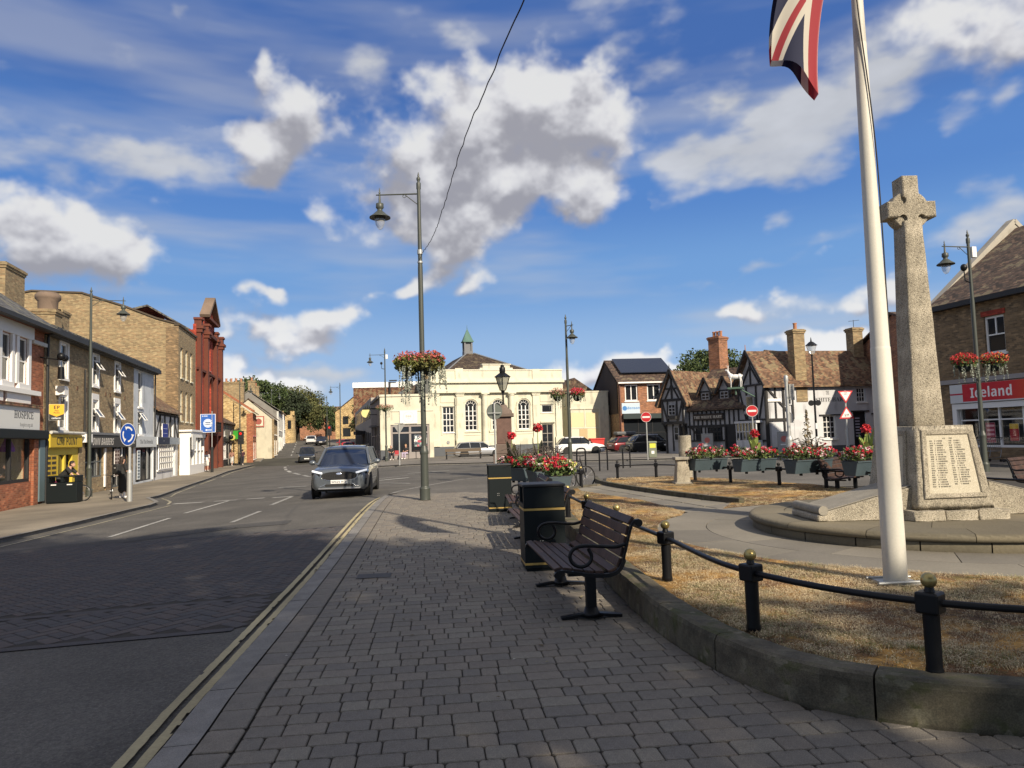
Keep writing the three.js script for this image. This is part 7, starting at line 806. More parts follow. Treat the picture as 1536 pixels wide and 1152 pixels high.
{
  const b = building('white_brick_inn', 'white painted inn wing with lettered wall and brown tiled roof', 17.3, 50.5, 78, 0), W = 13.5, H = 4.85, D = 3.7;
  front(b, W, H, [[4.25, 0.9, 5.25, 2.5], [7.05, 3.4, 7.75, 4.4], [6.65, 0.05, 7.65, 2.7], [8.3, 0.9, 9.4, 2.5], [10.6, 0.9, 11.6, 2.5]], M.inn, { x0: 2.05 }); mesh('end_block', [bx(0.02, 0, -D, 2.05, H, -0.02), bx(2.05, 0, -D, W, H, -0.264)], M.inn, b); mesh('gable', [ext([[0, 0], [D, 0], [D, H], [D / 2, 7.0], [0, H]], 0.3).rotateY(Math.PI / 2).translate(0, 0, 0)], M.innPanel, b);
  roofX(b, -0.35, W, 0.35, -D - 0.35, 4.62, 7.25, M.roofTile); mesh('eaves', [bx(2.3, 4.5, 0.12, W, 4.62, 0.32)], M.gutter, b);
  win(b, 4.25, 0.9, 5.25, 2.5, { nx: 3, ny: 4, f: 0.08, bw: 0.02 }); win(b, 7.05, 3.4, 7.75, 4.4, { nx: 3, ny: 3, f: 0.06, bw: 0.02 }); win(b, 6.65, 0.05, 7.65, 2.7, { name: 'door', m: M.dark, glass: M.dark, sill: false }); win(b, 8.3, 0.9, 9.4, 2.5, { nx: 4, ny: 4, f: 0.08, bw: 0.02 }); win(b, 10.6, 0.9, 11.6, 2.5, { nx: 3, ny: 4 });
  mesh('lintels', [bx(4.0, 2.5, 0, 5.6, 2.58, 0.1), bx(6.5, 2.7, 0, 7.9, 2.8, 0.1), bx(8.1, 2.5, 0, 9.6, 2.58, 0.1)], M.timber, b); mesh('black_plinth', [bx(0.05, 0, 0.002, 2.04, 0.42, 0.05), bx(2.06, 0, 0.002, 6.64, 0.42, 0.05), bx(7.7, 0, 0.002, W, 0.42, 0.05)], M.plinth, b);
  const lt = (s, x, y, h) => { const w = s.length * h * 0.62, c = document.createElement('canvas'); c.width = 512; c.height = 96; const g = c.getContext('2d'); g.fillStyle = '#bdbec0'; g.fillRect(0, 0, 512, 96); g.fillStyle = '#1d1d1f'; g.font = 'bold 84px serif'; g.textAlign = 'center'; g.textBaseline = 'middle'; g.fillText(s, 256, 52, 500); const t = new THREE.CanvasTexture(c); t.colorSpace = THREE.SRGBColorSpace; const m = fix(new THREE.Mesh(new THREE.PlaneGeometry(w, h), new THREE.MeshStandardMaterial({ map: t, roughness: 0.85 }))); m.name = 'painted_lettering'; m.position.set(x, y, 0.004); b.add(m); }; lt('THE', 4.75, 4.1, 0.4); lt('WHITE HART', 4.9, 3.62, 0.42);
  board(b, 'menu_board', 0.6, 1.6, 6.95, 1.6, 0.02, (g, w, h) => { g.fillStyle = '#1c2028'; g.fillRect(0, 0, w, h); g.fillStyle = '#aab'; for (let i = 0; i < 7; i++) g.fillRect(w * 0.2, h * (0.06 + i * 0.13), w * 0.6, h * 0.05); }, { t: 0.02, m: M.dark });
  beams(b, [[0.05, 0.1, 0.05, 4.8], [0.05, 4.6, 2.0, 4.6], [0.05, 2.3, 2.0, 2.3, 0.2], [1.98, 2.3, 1.98, 4.7], [1.3, 1.0, 1.3, 4.6, 0.12], [0.1, 4.5, 1.9, 2.5, 0.13], [0.7, 2.3, 0.7, 4.6, 0.1]], 0.02); mesh('street_plate', [bx(0.1, 3.55, 0.06, 1.1, 3.75, 0.08)], M.whitePaint, b); win(b, 1.4, 3.3, 1.9, 4.4, { z: 0.03, sill: false, m: M.inn });
  beamsL(b, [[0, 4.8, -D, 4.8], [0, 2.35, -D, 2.35], [-0.05, 2.3, -0.05, 4.8], [-3.6, 2.3, -3.6, 4.8], [-1.2, 2.35, -1.2, 4.8], [-2.5, 2.35, -2.5, 4.8], [-0.1, 4.7, -0.9, 2.45], [-3.5, 4.7, -2.7, 2.45], [-D / 2, 4.8, -D / 2, 6.9], [-0.7, 4.9, -D / 2, 6.2], [-3.0, 4.9, -D / 2, 6.2], [-0.05, 0, -0.05, 2.3], [-1.0, 0.9, -1.0, 2.3], [-3.6, 0, -3.6, 2.3], [-3.1, 0.9, -3.1, 2.3], [-3.6, 0.9, -0.05, 0.9]], -0.035, 0.13);
  mesh('oriel', [bx(-0.16, 3.0, -2.4, -0.03, 4.1, -1.35), bx(-0.3, 2.8, -2.45, -0.03, 3.0, -1.3)], M.innPanel, b); mesh('oriel_glass', [bx(-0.17, 3.1, -2.3, -0.162, 4.0, -1.45)], M.glass, b); const bw = mesh('bay_window', [bx(-0.5, 0, -3.4, -0.04, 0.95, -0.6), bx(-0.55, 2.15, -3.5, -0.04, 2.3, -0.5), ...Array.from({ length: 7 }, (_, i) => bx(-0.5, 0.95, -3.4 + i * 0.45, -0.42, 2.15, -3.32 + i * 0.45)), bx(-0.5, 1.52, -3.4, -0.43, 1.58, -0.6)], M.inn, b); mesh('pane', [bx(-0.46, 0.95, -3.35, -0.45, 2.15, -0.65)], M.glass, bw);
  chimney(b, 2.75, -0.35, 3.5, 8.55, 0.85, 0.8, M.brickBrown, 1); chimney(b, 8.5, -1.8, 6.6, 8.9, 0.8, 0.8, M.brickBrown, 0); mesh('aerial', [rod(V(8.5, 8.9, -1.8), V(8.5, 9.5, -1.8), 0.02), rod(V(8.1, 9.4, -1.8), V(9.0, 9.5, -1.8), 0.015)], M.dark, b); mesh('bargeboard', [bar(V(-0.36, 4.62, 0.36), V(-0.36, 7.28, -D / 2), 0.05, 0.18), bar(V(-0.36, 4.62, -D - 0.36), V(-0.36, 7.28, -D / 2), 0.05, 0.18)], M.timber, b); mesh('finial', [cyl(0.04, 0.02, 0.5, -0.3, 7.2, -D / 2, 6)], M.pot, b);
}
{ // white hart statue on its bracket
  const s = thing('deer_statue', 'white painted deer statue on a bracket at the inn', 'statue', 15.0, 49.6, { y: 4.55, turn: 2.7 });
  mesh('bracket', [bx(-0.5, -0.12, -0.2, 0.5, 0.0, 0.2), rod(V(-0.2, -0.1, 0), V(-1.2, -0.7, 0), 0.05), rod(V(0, -0.12, 0), V(0, -0.5, 0), 0.06)], mat([0.08, 0.14, 0.1], 0.7), s);
  const leg = (x, k, z, y0 = 0.62) => [rod(V(x, y0, z), V(x + k, 0.32, z), 0.045, 0.028, 6), rod(V(x + k, 0.32, z), V(x + k * 0.4, 0, z), 0.026, 0.02, 6)];
  mesh('deer', [sph(0.17, 0, 0.7, 0, 14, 1, 2.1, 0.85), sph(0.17, 0.26, 0.74, 0, 12, 1.15, 1, 0.8), sph(0.16, -0.3, 0.72, 0, 12, 1.1, 1, 0.85), rod(V(0.3, 0.8, 0), V(0.47, 1.12, 0), 0.11, 0.065, 10), sph(0.075, 0.52, 1.17, 0, 10, 0.85, 1.7, 0.8), rod(V(0.44, 1.22, 0.03), V(0.38, 1.32, 0.1), 0.025, 0.005, 5), rod(V(0.44, 1.22, -0.03), V(0.38, 1.32, -0.1), 0.025, 0.005, 5), ...leg(0.28, 0.03, 0.08), ...leg(0.3, -0.04, -0.08), ...leg(-0.36, -0.06, 0.08), ...leg(-0.33, -0.02, -0.08), sph(0.04, -0.47, 0.76, 0, 6, 1.6)], M.whitePaint, s); mesh('antlers', [0.06, -0.06].flatMap((z) => [rod(V(0.46, 1.22, z), V(0.4, 1.5, z * 3), 0.014, 0.01, 5), rod(V(0.43, 1.38, z * 2), V(0.54, 1.5, z * 2.4), 0.01, 0.005, 5)]), M.whitePaint, s);
}
{ // frozen food shop
  const b = building('grocery_shop', 'brown brick grocery shop with red and orange fascia at the right', 20.5, 36, 167, -0.15), W = 16, H = 7.4, D = 10.6;
  front(b, W, H, [[3.16, 4.85, 4.2, 6.5], [8.2, 4.85, 9.2, 6.5], [1.4, 0.7, 11, 2.45]], M.brickShop); mesh('side_walls', [bx(0, 0, -D, W, H, -1.8), bx(0, 0, -1.8, 1.3, H, -0.265), bx(1.3, 3.6, -1.8, W, H, -0.265), bx(11.1, 0, -1.8, W, 3.6, -0.265)], M.brickShop, b);
  mesh('gable_parapet', [ext([[0, H - 0.2], [D, H - 0.2], [D / 2, 11.9]], 0.35).rotateY(Math.PI / 2).translate(-0.05, 0, 0), bar(V(0.12, H - 0.1, 0.15), V(0.12, 11.98, -D / 2), 0.45, 0.22), bar(V(0.12, H - 0.1, -D - 0.15), V(0.12, 11.98, -D / 2), 0.45, 0.22)], mat([0.42, 0.39, 0.33], 0.9, { map: grimeT }), b); roofX(b, 0.32, W, 0.35, -D - 0.4, H + 0.02, 11.6, M.roofDark, { fill: M.brickShop }); mesh('eaves', [bx(0.3, H - 0.22, 0.05, W, H, 0.4)], M.gutter, b);
  sash3(b, 3.16, 4.85, 4.2, 6.5, { head: 0, ny: 2, nx: 1, f: 0.09 }); mesh('brick_arch', [bx(3.05, 6.52, 0.002, 4.3, 6.75, 0.03)], M.brickTerra, b); mesh('glazing_bar', [bx(3.65, 5.7, -0.16, 3.71, 6.45, -0.1)], M.whitePaint, b); sash3(b, 8.2, 4.85, 9.2, 6.5, { head: 0, ny: 2, f: 0.09 });
  const fas = board(b, 'shop_fascia', 9.6, 0.86, 6.0, 3.16, 0.2, (g, w, h) => { g.fillStyle = '#c9cbcb'; g.fillRect(0, 0, w, h); g.fillStyle = '#b01c2e'; g.fillRect(0, h * 0.48, w * 0.08, h * 0.08); const q = g.createLinearGradient(w * 0.075, 0, w * 0.55, 0); q.addColorStop(0, '#c01024'); q.addColorStop(0.5, '#c8202a'); q.addColorStop(1, '#e07a18'); g.fillStyle = q; g.fillRect(w * 0.075, 0, w * 0.925, h * 0.94); g.fillStyle = '#f0ece8'; g.font = `bold ${h * 0.72}px sans-serif`; g.textBaseline = 'middle'; g.textAlign = 'left'; g.fillText('Iceland', w * 0.118, h * 0.5, w * 0.26); }, { ppm: 100, t: 0.18 });
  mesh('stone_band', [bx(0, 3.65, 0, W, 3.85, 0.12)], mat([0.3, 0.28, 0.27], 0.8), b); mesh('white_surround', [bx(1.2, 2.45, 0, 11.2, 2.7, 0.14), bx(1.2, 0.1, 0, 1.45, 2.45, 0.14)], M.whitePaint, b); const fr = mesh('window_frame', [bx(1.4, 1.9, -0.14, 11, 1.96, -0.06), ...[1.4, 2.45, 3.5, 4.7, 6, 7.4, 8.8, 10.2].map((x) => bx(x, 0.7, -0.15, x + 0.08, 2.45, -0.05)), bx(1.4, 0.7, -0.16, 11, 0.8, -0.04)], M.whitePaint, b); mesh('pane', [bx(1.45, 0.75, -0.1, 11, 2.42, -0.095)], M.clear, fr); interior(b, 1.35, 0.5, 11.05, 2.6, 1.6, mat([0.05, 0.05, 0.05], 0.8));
  board(b, 'window_poster', 0.45, 0.75, 4.1, 1.35, -0.2, (g, w, h) => { g.fillStyle = '#b3242c'; g.fillRect(0, 0, w, h); g.fillStyle = '#e0b83a'; g.fillRect(0, 0, w, h * 0.3); }, { t: 0.01 }); board(b, 'pink_poster', 0.5, 0.9, 2.9, 1.35, -0.2, (g, w, h) => { g.fillStyle = '#a03048'; g.fillRect(0, 0, w, h); g.fillStyle = '#d8a0a8'; for (let i = 0; i < 4; i++) g.fillRect(w * 0.1, h * (0.1 + i * 0.22), w * 0.8, h * 0.1); }, { t: 0.01 });
}
{ const b = building('side_street_block', 'plain brick block behind the grocery shop', 26, 45, 90, 0); mesh('walls', [bx(0, 0, -10, 14, 7.6, 0)], M.brickModern, b); roofX(b, -0.2, 14.2, 0.3, -10.3, 7.6, 9.4, M.roofDark, { fill: M.brickModern }); [bx(2, 4, 0, 3.2, 5.6, 0.04), bx(6, 4, 0, 7.2, 5.6, 0.04)].forEach((g) => mesh('window', [g], M.glass, b)); }
{ // row of trolleys
  const wire = mat([0.3, 0.31, 0.32], 0.4, { metalness: 0.7 }), blk = M.black; const proto = new THREE.Group(); const bars = []; for (let i = 0; i <= 8; i++) { const k = i / 8; bars.push(rod(V(-0.26, 0.45 + 0.06 * 0, -0.4 + 0.8 * k), V(-0.26, 0.95, -0.42 + 0.86 * k), 0.006, 0.006, 4), rod(V(0.26, 0.45, -0.4 + 0.8 * k), V(0.26, 0.95, -0.42 + 0.86 * k), 0.006, 0.006, 4), rod(V(-0.26, 0.45, -0.4 + 0.8 * k), V(0.26, 0.45, -0.4 + 0.8 * k), 0.006, 0.006, 4)); } for (const y of [0.45, 0.62, 0.78, 0.95]) bars.push(rod(V(-0.26, y, -0.41), V(-0.26, y, 0.43), 0.008, 0.008, 4), rod(V(0.26, y, -0.41), V(0.26, y, 0.43), 0.008, 0.008, 4), rod(V(-0.26, y, -0.41), V(0.26, y, -0.41), 0.008, 0.008, 4));
  for (let i = 0; i < 5; i++) { const t = thing('shopping_trolley', ['wire shopping trolley at the far end of the row by the grocery window', 'second wire trolley from the far end of the grocery row', 'middle wire trolley of the row by the grocery window', 'fourth wire trolley from the far end of the grocery row', 'nearest wire trolley of the row by the grocery window'][i], 'trolley', 18.9 + i * 0.24, 34.2 - i * 0.75, { y: 0, turn: 0.22 + Math.PI / 2, group: 'trolleys by the grocery window' }); mesh('basket', bars.map((g) => g.clone()), wire, t); mesh('handle', [rod(V(-0.28, 1.0, 0.5), V(0.28, 1.0, 0.5), 0.02), rod(V(-0.26, 0.9, 0.42), V(-0.28, 1.0, 0.5), 0.012), rod(V(0.26, 0.9, 0.42), V(0.28, 1.0, 0.5), 0.012)], blk, t); mesh('chassis', [rod(V(-0.24, 0.14, -0.45), V(-0.27, 0.2, 0.35), 0.012), rod(V(0.24, 0.14, -0.45), V(0.27, 0.2, 0.35), 0.012), rod(V(-0.27, 0.2, 0.35), V(-0.27, 0.5, 0.42), 0.012), rod(V(0.27, 0.2, 0.35), V(0.27, 0.5, 0.42), 0.012)], wire, t); for (const [x, z] of [[-0.24, -0.42], [0.24, -0.42], [-0.27, 0.35], [0.27, 0.35]]) mesh('wheel', [rotZ(cyl(0.06, 0.06, 0.03, 0, -0.015, 0, 10), Math.PI / 2).translate(x, 0.06, z)], M.rubber, t); }
}
// ================================================================ signs, lanterns and small street furniture
function pole(label, name, x, d, h, r = 0.04, m = M.galv, cat = 'sign') { const t = thing(name, label, cat, x, d); mesh('pole', [cyl(r, r, h, 0, 0, 0, 10)], m, t); return t; }
M.signBack = mat([0.11, 0.125, 0.11], 0.6);
function disc(parent, name, R, y, turn, draw, o = {}) { const c = document.createElement('canvas'); c.width = c.height = 256; const g = c.getContext('2d'); draw(g); const t = new THREE.CanvasTexture(c); t.colorSpace = THREE.SRGBColorSpace; const back = mesh(name, [rotX(cyl(R, R, 0.012, 0, -0.006, 0, 36), Math.PI / 2)], M.signBack, parent); back.position.set(o.x ?? 0, y, 0); back.rotation.y = turn; back.translateZ(o.z ?? 0.06); const f = fix(new THREE.Mesh(new THREE.CircleGeometry(R - 0.003, 36), new THREE.MeshStandardMaterial({ map: t, roughness: 0.45 }))); f.name = 'sign_face'; f.position.z = 0.009; back.add(f); return back; }
const fillc = (g, col, r = 128) => { g.fillStyle = col; g.beginPath(); g.arc(128, 128, r, 0, 7); g.fill(); };
const noEntry = (g) => { fillc(g, '#d8d4d0'); fillc(g, '#b8262c', 120); g.fillStyle = '#e6e2de'; g.fillRect(36, 106, 184, 44); };
{ const t = pole('blue roundabout sign on a stout grey post by the left kerb', 'roundabout_sign', -14.7, 28.4, 2.9, 0.055); mesh('post_base', [cyl(0.1, 0.1, 1.1, 0, 0, 0, 12), cyl(0.1, 0.06, 0.1, 0, 1.1, 0, 12)], M.galv, t); disc(t, 'sign_plate', 0.44, 2.55, -0.43, (g) => { fillc(g, '#e8e8e8'); fillc(g, '#1c4fb0', 120); g.strokeStyle = '#f2f2f2'; g.lineWidth = 20; g.fillStyle = '#f2f2f2'; for (let i = 0; i < 3; i++) { const a = i * 2.094 + 0.3; g.beginPath(); g.arc(128, 128, 78, a, a + 1.25); g.stroke(); const e = a - 0.12, x = 128 + 78 * Math.cos(e), y = 128 + 78 * Math.sin(e); g.save(); g.translate(x, y); g.rotate(e - Math.PI / 2 + Math.PI); g.beginPath(); g.moveTo(26, 0); g.lineTo(-12, -24); g.lineTo(-12, 24); g.fill(); g.restore(); } }, { z: 0.08 }); }
{ const t = pole('square blue parking sign on a dark post by the red bank', 'parking_sign', -25.3, 62.2, 2.1, 0.12, M.blackMatt); mesh('upper_pole', [cyl(0.04, 0.04, 3.0, 0, 2.1, 0, 8)], M.galv, t); board(t, 'sign_plate', 1.2, 1.55, -0.3, 4.1, 0.1, (g, w, h) => { g.fillStyle = '#e6eaf0'; g.fillRect(0, 0, w, h); g.fillStyle = '#1d56a8'; g.fillRect(w * 0.03, h * 0.02, w * 0.94, h * 0.96); g.fillStyle = '#e6ecf4'; g.font = `bold ${h * 0.09}px sans-serif`; g.textAlign = 'left'; g.fillText('St IVES', w * 0.1, h * 0.14, w * 0.5); g.beginPath(); g.arc(w / 2, h * 0.5, w * 0.3, 0, 7); g.fill(); g.strokeStyle = '#1d56a8'; g.lineWidth = w * 0.03; g.beginPath(); g.arc(w / 2, h * 0.5, w * 0.25, 0, 7); g.stroke(); g.fillStyle = '#27406a'; g.fillRect(w * 0.32, h * 0.42, w * 0.36, h * 0.06); g.fillRect(w * 0.32, h * 0.52, w * 0.36, h * 0.06); g.fillStyle = '#e6ecf4'; g.fillRect(w * 0.4, h * 0.85, w * 0.35, h * 0.035); g.beginPath(); g.moveTo(w * 0.3, h * 0.867); g.lineTo(w * 0.44, h * 0.82); g.lineTo(w * 0.44, h * 0.915); g.fill(); }, { m: M.grey, t: 0.03, turn: 0.25 }); }
for (const [x, d, h, l] of [[8.3, 46.2, 2.95, 'red no entry sign on a grey pole before the brick building'], [13.3, 41.2, 3.0, 'red no entry sign on a dark pole before the inn gable']]) { const t = pole(l, 'no_entry_sign', x, d, h, 0.04); disc(t, 'sign_plate', 0.32, h - 0.3, -0.2, noEntry); }
{ const t = pole('red triangular give way and two way traffic signs on one grey post', 'warning_signs', 16.9, 37.6, 3.5, 0.05); mesh('post_sleeve', [cyl(0.085, 0.085, 1.6, 0, 0, 0, 12)], M.galv, t); const tri = (name, y, up, draw) => { const s = 0.38, pts = up ? [[-s, -s * 0.6], [s, -s * 0.6], [0, s * 1.05]] : [[-s, s * 0.6], [s, s * 0.6], [0, -s * 1.05]], p = mesh(name, ext(pts, 0.012, [], 0).translate(0, 0, 0.06), mat([0.55, 0.03, 0.035], 0.5), t); p.position.y = y; const k = 0.72, off = up ? -0.0 : 0.0; const inner = fix(new THREE.Mesh(ext(pts.map((q) => [q[0] * k, q[1] * k]), 0.004, []), M.whitePaint)); inner.geometry = G(inner.geometry); inner.name = 'sign_field'; inner.position.set(0, 0, 0.0735); p.add(inner); const c = document.createElement('canvas'); c.width = 256; c.height = 128; draw(c.getContext('2d')); const tx = new THREE.CanvasTexture(c); tx.colorSpace = THREE.SRGBColorSpace; const f = fix(new THREE.Mesh(new THREE.PlaneGeometry(0.32, 0.16), new THREE.MeshStandardMaterial({ map: tx, roughness: 0.5 }))); f.name = 'sign_print'; f.position.set(0, up ? -0.05 : 0.1, 0.08); p.add(f); }; tri('give_way_plate', 3.25, false, (g) => { g.fillStyle = '#dcdad6'; g.fillRect(0, 0, 256, 128); g.fillStyle = '#222'; g.font = 'bold 52px sans-serif'; g.textAlign = 'center'; g.fillText('GIVE', 128, 56); g.fillText('WAY', 128, 112); }); tri('two_way_plate', 2.3, true, (g) => { g.fillStyle = '#dcdad6'; g.fillRect(0, 0, 256, 128); g.fillStyle = '#222'; g.fillRect(30, 30, 150, 16); g.beginPath(); g.moveTo(230, 38); g.lineTo(170, 8); g.lineTo(170, 68); g.fill(); g.fillRect(70, 88, 150, 16); g.beginPath(); g.moveTo(26, 96); g.lineTo(86, 66); g.lineTo(86, 126); g.fill(); }); }
{ const t = pole('grey back of a round sign on a pole before the stone lamp pillar', 'round_sign', -0.7, 28.0, 2.95, 0.035); disc(t, 'sign_plate', 0.3, 2.62, Math.PI, (g) => fillc(g, '#2a4a88')); mesh('clip', [bx(-0.25, 2.55, 0.03, 0.25, 2.58, 0.05)], M.galv, t); }
{ const t = pole('grey backed sign on a pole by the corner cafe', 'road_sign', -7.9, 51.2, 2.9, 0.05); const p = mesh('sign_plate', [ext([[-0.4, 0.24], [0.4, 0.24], [0, -0.42]], 0.015)], M.grey, t); p.position.set(0, 2.55, -0.06); mesh('bracket', [bx(-0.3, 2.85, -0.05, 0.3, 2.9, 0.05)], M.galv, t); }
{ // stone pillar lamp
  const t = thing('stone_lamp_pillar', 'stone fountain pillar topped by a black lantern in the road', 'lamp pillar', -0.42, 33.3); const st = mat([0.36, 0.27, 0.22], 0.9, { map: blotch, bumpMap: speckB, bumpScale: 0.004 });
  mesh('pedestal', [rb(-0.5, 0, -0.5, 0.5, 0.9, 0.5, 0.03), rb(-0.42, 0.9, -0.42, 0.42, 1.35, 0.42, 0.05, 2)], st, t); mesh('shaft', [rb(-0.34, 1.35, -0.34, 0.34, 2.55, 0.34, 0.03)], mat([0.30, 0.17, 0.13], 0.7, { map: speck }), t); mesh('cap', [rb(-0.46, 2.55, -0.46, 0.46, 2.7, 0.46, 0.02), lathe([[0.4, 2.7], [0.36, 2.85], [0.2, 2.95], [0.14, 3.1], [0.001, 3.1]], 0, 0, 0, 16)], st, t); mesh('stem', [lathe([[0.06, 3.05], [0.04, 3.2], [0.035, 3.6], [0.07, 3.66], [0.1, 3.75]], 0, 0, 0, 12)], M.black, t); mesh('lantern_glass', [new THREE.CylinderGeometry(0.36, 0.14, 0.62, 6).translate(0, 4.06, 0)], new THREE.MeshPhysicalMaterial({ color: lin(0.55, 0.55, 0.48), roughness: 0.3, transmission: 0.5, thickness: 0 }), t); mesh('lantern_frame', [...Array.from({ length: 6 }, (_, i) => { const a = i * Math.PI / 3; return rod(V(0.15 * Math.sin(a), 3.75, 0.15 * Math.cos(a)), V(0.37 * Math.sin(a), 4.37, 0.37 * Math.cos(a)), 0.014); }), new THREE.CylinderGeometry(0.12, 0.42, 0.2, 6).translate(0, 4.46, 0), lathe([[0.12, 4.55], [0.14, 4.6], [0.14, 4.78], [0.08, 4.82], [0.1, 4.86], [0.02, 4.92], [0.001, 5.0]], 0, 0, 0, 10)], M.black, t);
}
{ const t = thing('inn_lamp_post', 'slim black lantern post before the lettered inn wall', 'street lamp', 15.75, 38.6); mesh('post', [lathe([[0.09, 0], [0.09, 0.5], [0.06, 0.6], [0.05, 3], [0.04, 5.4], [0.07, 5.45], [0.04, 5.5]], 0, 0, 0, 12)], M.black, t); mesh('white_bands', [cyl(0.064, 0.064, 0.3, 0, 0.9, 0, 10), cyl(0.062, 0.062, 0.3, 0, 1.6, 0, 10)], M.whitePaint, t); mesh('round_plates', [rotX(cyl(0.15, 0.15, 0.05, -0.18, -0.02, 0, 18), Math.PI / 2).translate(0, 2.95, 0), rotX(cyl(0.15, 0.15, 0.05, 0.18, -0.02, 0, 18), Math.PI / 2).translate(0, 2.95, 0)], M.black, t); mesh('lantern_glass', [new THREE.CylinderGeometry(0.26, 0.15, 0.42, 6).translate(0, 5.75, 0)], M.lampGlass, t); mesh('lantern_cap', [new THREE.CylinderGeometry(0.1, 0.32, 0.2, 6).translate(0, 6.06, 0), cyl(0.05, 0.01, 0.25, 0, 6.15, 0, 6)], M.black, t); }
{ const t = thing('grey_column', 'short pale grey column with swollen base before the inn', 'column', 12.1, 32.6, {}); mesh('column', [lathe([[0.16, 0], [0.16, 1.15], [0.13, 1.25], [0.08, 1.35], [0.075, 3.7], [0.1, 3.72], [0.1, 3.95], [0.05, 4.0], [0.001, 4.02]], 0, 0, 0, 14)], M.galv, t); mesh('boxes', [bx(0.08, 2.9, -0.1, 0.3, 3.6, 0.1), bx(0.06, 1.9, -0.06, 0.2, 2.3, 0.06)], M.grey, t); }
for (const [x, d, l, h] of [[-29.6, 80.5, 'traffic light with red lens before the yellow brick house', 3.4], [-25.8, 104, 'traffic light far up the middle of the street', 3.4]]) { const t = thing('traffic_light', l, 'traffic light', x, d); mesh('pole', [cyl(0.08, 0.08, 2.4, 0, 0, 0, 10)], M.blackMatt, t); mesh('head', [rb(-0.3, 2.3, -0.1, 0.3, h + 0.35, 0.1, 0.04)], M.blackMatt, t); mesh('red_lens', [rotX(cyl(0.13, 0.13, 0.03, 0, 0, 0, 14), Math.PI / 2).translate(0, h + 0.05, 0.12)], mat([0.5, 0.02, 0.02], 0.3, { emissive: 0xff2010, emissiveIntensity: 0.8 }), t); mesh('dark_lenses', [rotX(cyl(0.12, 0.12, 0.03, 0, 0, 0, 14), Math.PI / 2).translate(0, h - 0.33, 0.12), rotX(cyl(0.12, 0.12, 0.03, 0, 0, 0, 14), Math.PI / 2).translate(0, h - 0.71, 0.12)], M.dark, t); }
{ const t = thing('shop_sign', 'green square and yellow round hanging signs beyond the pub', 'sign', -30.9, 83.2, {}); mesh('bracket', [cyl(0.06, 0.06, 4.2, 0, 0, 0, 8), bx(-0.9, 3.9, -0.03, 0.1, 3.98, 0.03)], M.blackMatt, t); mesh('green_plate', [bx(-0.55, 2.9, 0.0, 0.4, 3.85, 0.06)], mat([0.04, 0.3, 0.03], 0.5), t); mesh('yellow_disc', [rotX(cyl(0.32, 0.32, 0.06, -0.6, 0.1, -3.1, 20), Math.PI / 2)], mat([0.5, 0.44, 0.12], 0.6), t); }
{ const b = thing('double_litter_bin', 'squat black twin litter bin on the left pavement', 'bin', -18.35, 30.35, { turn: 0.15 }); mesh('body', [rb(-0.58, 0.04, -0.3, 0.58, 0.84, 0.3, 0.03), bx(-0.54, 0, -0.26, 0.54, 0.06, 0.26)], M.darkGreen, b); mesh('hood', [rb(-0.58, 0.845, -0.3, -0.48, 1.07, 0.3, 0.02), rb(0.48, 0.845, -0.3, 0.58, 1.07, 0.3, 0.02), rb(-0.06, 0.845, -0.28, 0.06, 1.07, 0.28, 0.02), rb(-0.59, 1.06, -0.31, 0.59, 1.12, 0.31, 0.03)], M.darkGreen, b); mesh('slot_labels', [bx(-0.4, 0.74, 0.302, -0.2, 0.78, 0.306), bx(0.2, 0.74, 0.302, 0.4, 0.78, 0.306)], M.whitePaint, b); }
{ const b = thing('grey_litter_bin', 'slim grey green bin with a yellow sticker beside the no entry pole', 'bin', 9.4, 50.6); mesh('body', [rb(-0.27, 0, -0.27, 0.27, 0.95, 0.27, 0.03), rb(-0.3, 0.95, -0.3, 0.3, 1.1, 0.3, 0.05)], mat([0.16, 0.18, 0.13], 0.6), b); mesh('sticker', [bx(-0.2, 0.65, 0.272, 0.2, 0.95, 0.277)], mat([0.62, 0.6, 0.06], 0.5), b); mesh('white_label', [bx(-0.1, 0.25, 0.272, 0.1, 0.45, 0.277)], M.whitePaint, b); }
{ const b = thing('wheelie_bin', 'big red wheeled bin behind the white car', 'bin', 8.6, 77.0, { turn: 0.1 }); const r = mat([0.5, 0.03, 0.025], 0.5); mesh('body', [ext([[-0.6, 0.2], [0.6, 0.2], [0.72, 1.15], [-0.72, 1.15]], 1.0, [], 0.03).translate(0, 0, -0.5)], r, b); mesh('lid', [rb(-0.78, 1.15, -0.56, 0.78, 1.32, 0.56, 0.06, 2)], r, b); for (const x of [-0.5, 0.5]) mesh('wheel', [rotZ(cyl(0.1, 0.1, 0.06, 0, 0, 0, 10), Math.PI / 2).translate(x, 0.1, 0.3)], M.rubber, b); }
for (const [x, d, l] of [[14.4, 55.2, 'left'], [18.0, 49.4, 'right']]) { const t = thing('pavement_board', `grey framed pavement board at the ${l} end of the timbered inn`, 'sign board', x, d, { turn: -0.6 }); mesh('frame', [rb(-0.45, 0.1, -0.05, 0.45, 1.5, 0.05, 0.02)], M.grey, t); board(t, 'poster', 0.7, 1.0, 0, 0.85, 0.06, (g, w, h) => { g.fillStyle = '#8f9092'; g.fillRect(0, 0, w, h); g.fillStyle = '#b4665e'; g.beginPath(); g.arc(w / 2, h * 0.35, w * 0.3, 0, 7); g.fill(); g.fillStyle = '#d6d6d6'; g.fillRect(w * 0.15, h * 0.68, w * 0.7, h * 0.08); }, { t: 0.005 }); mesh('feet', [bx(-0.45, 0, -0.25, -0.4, 0.12, 0.25), bx(0.4, 0, -0.25, 0.45, 0.12, 0.25)], M.grey, t); }
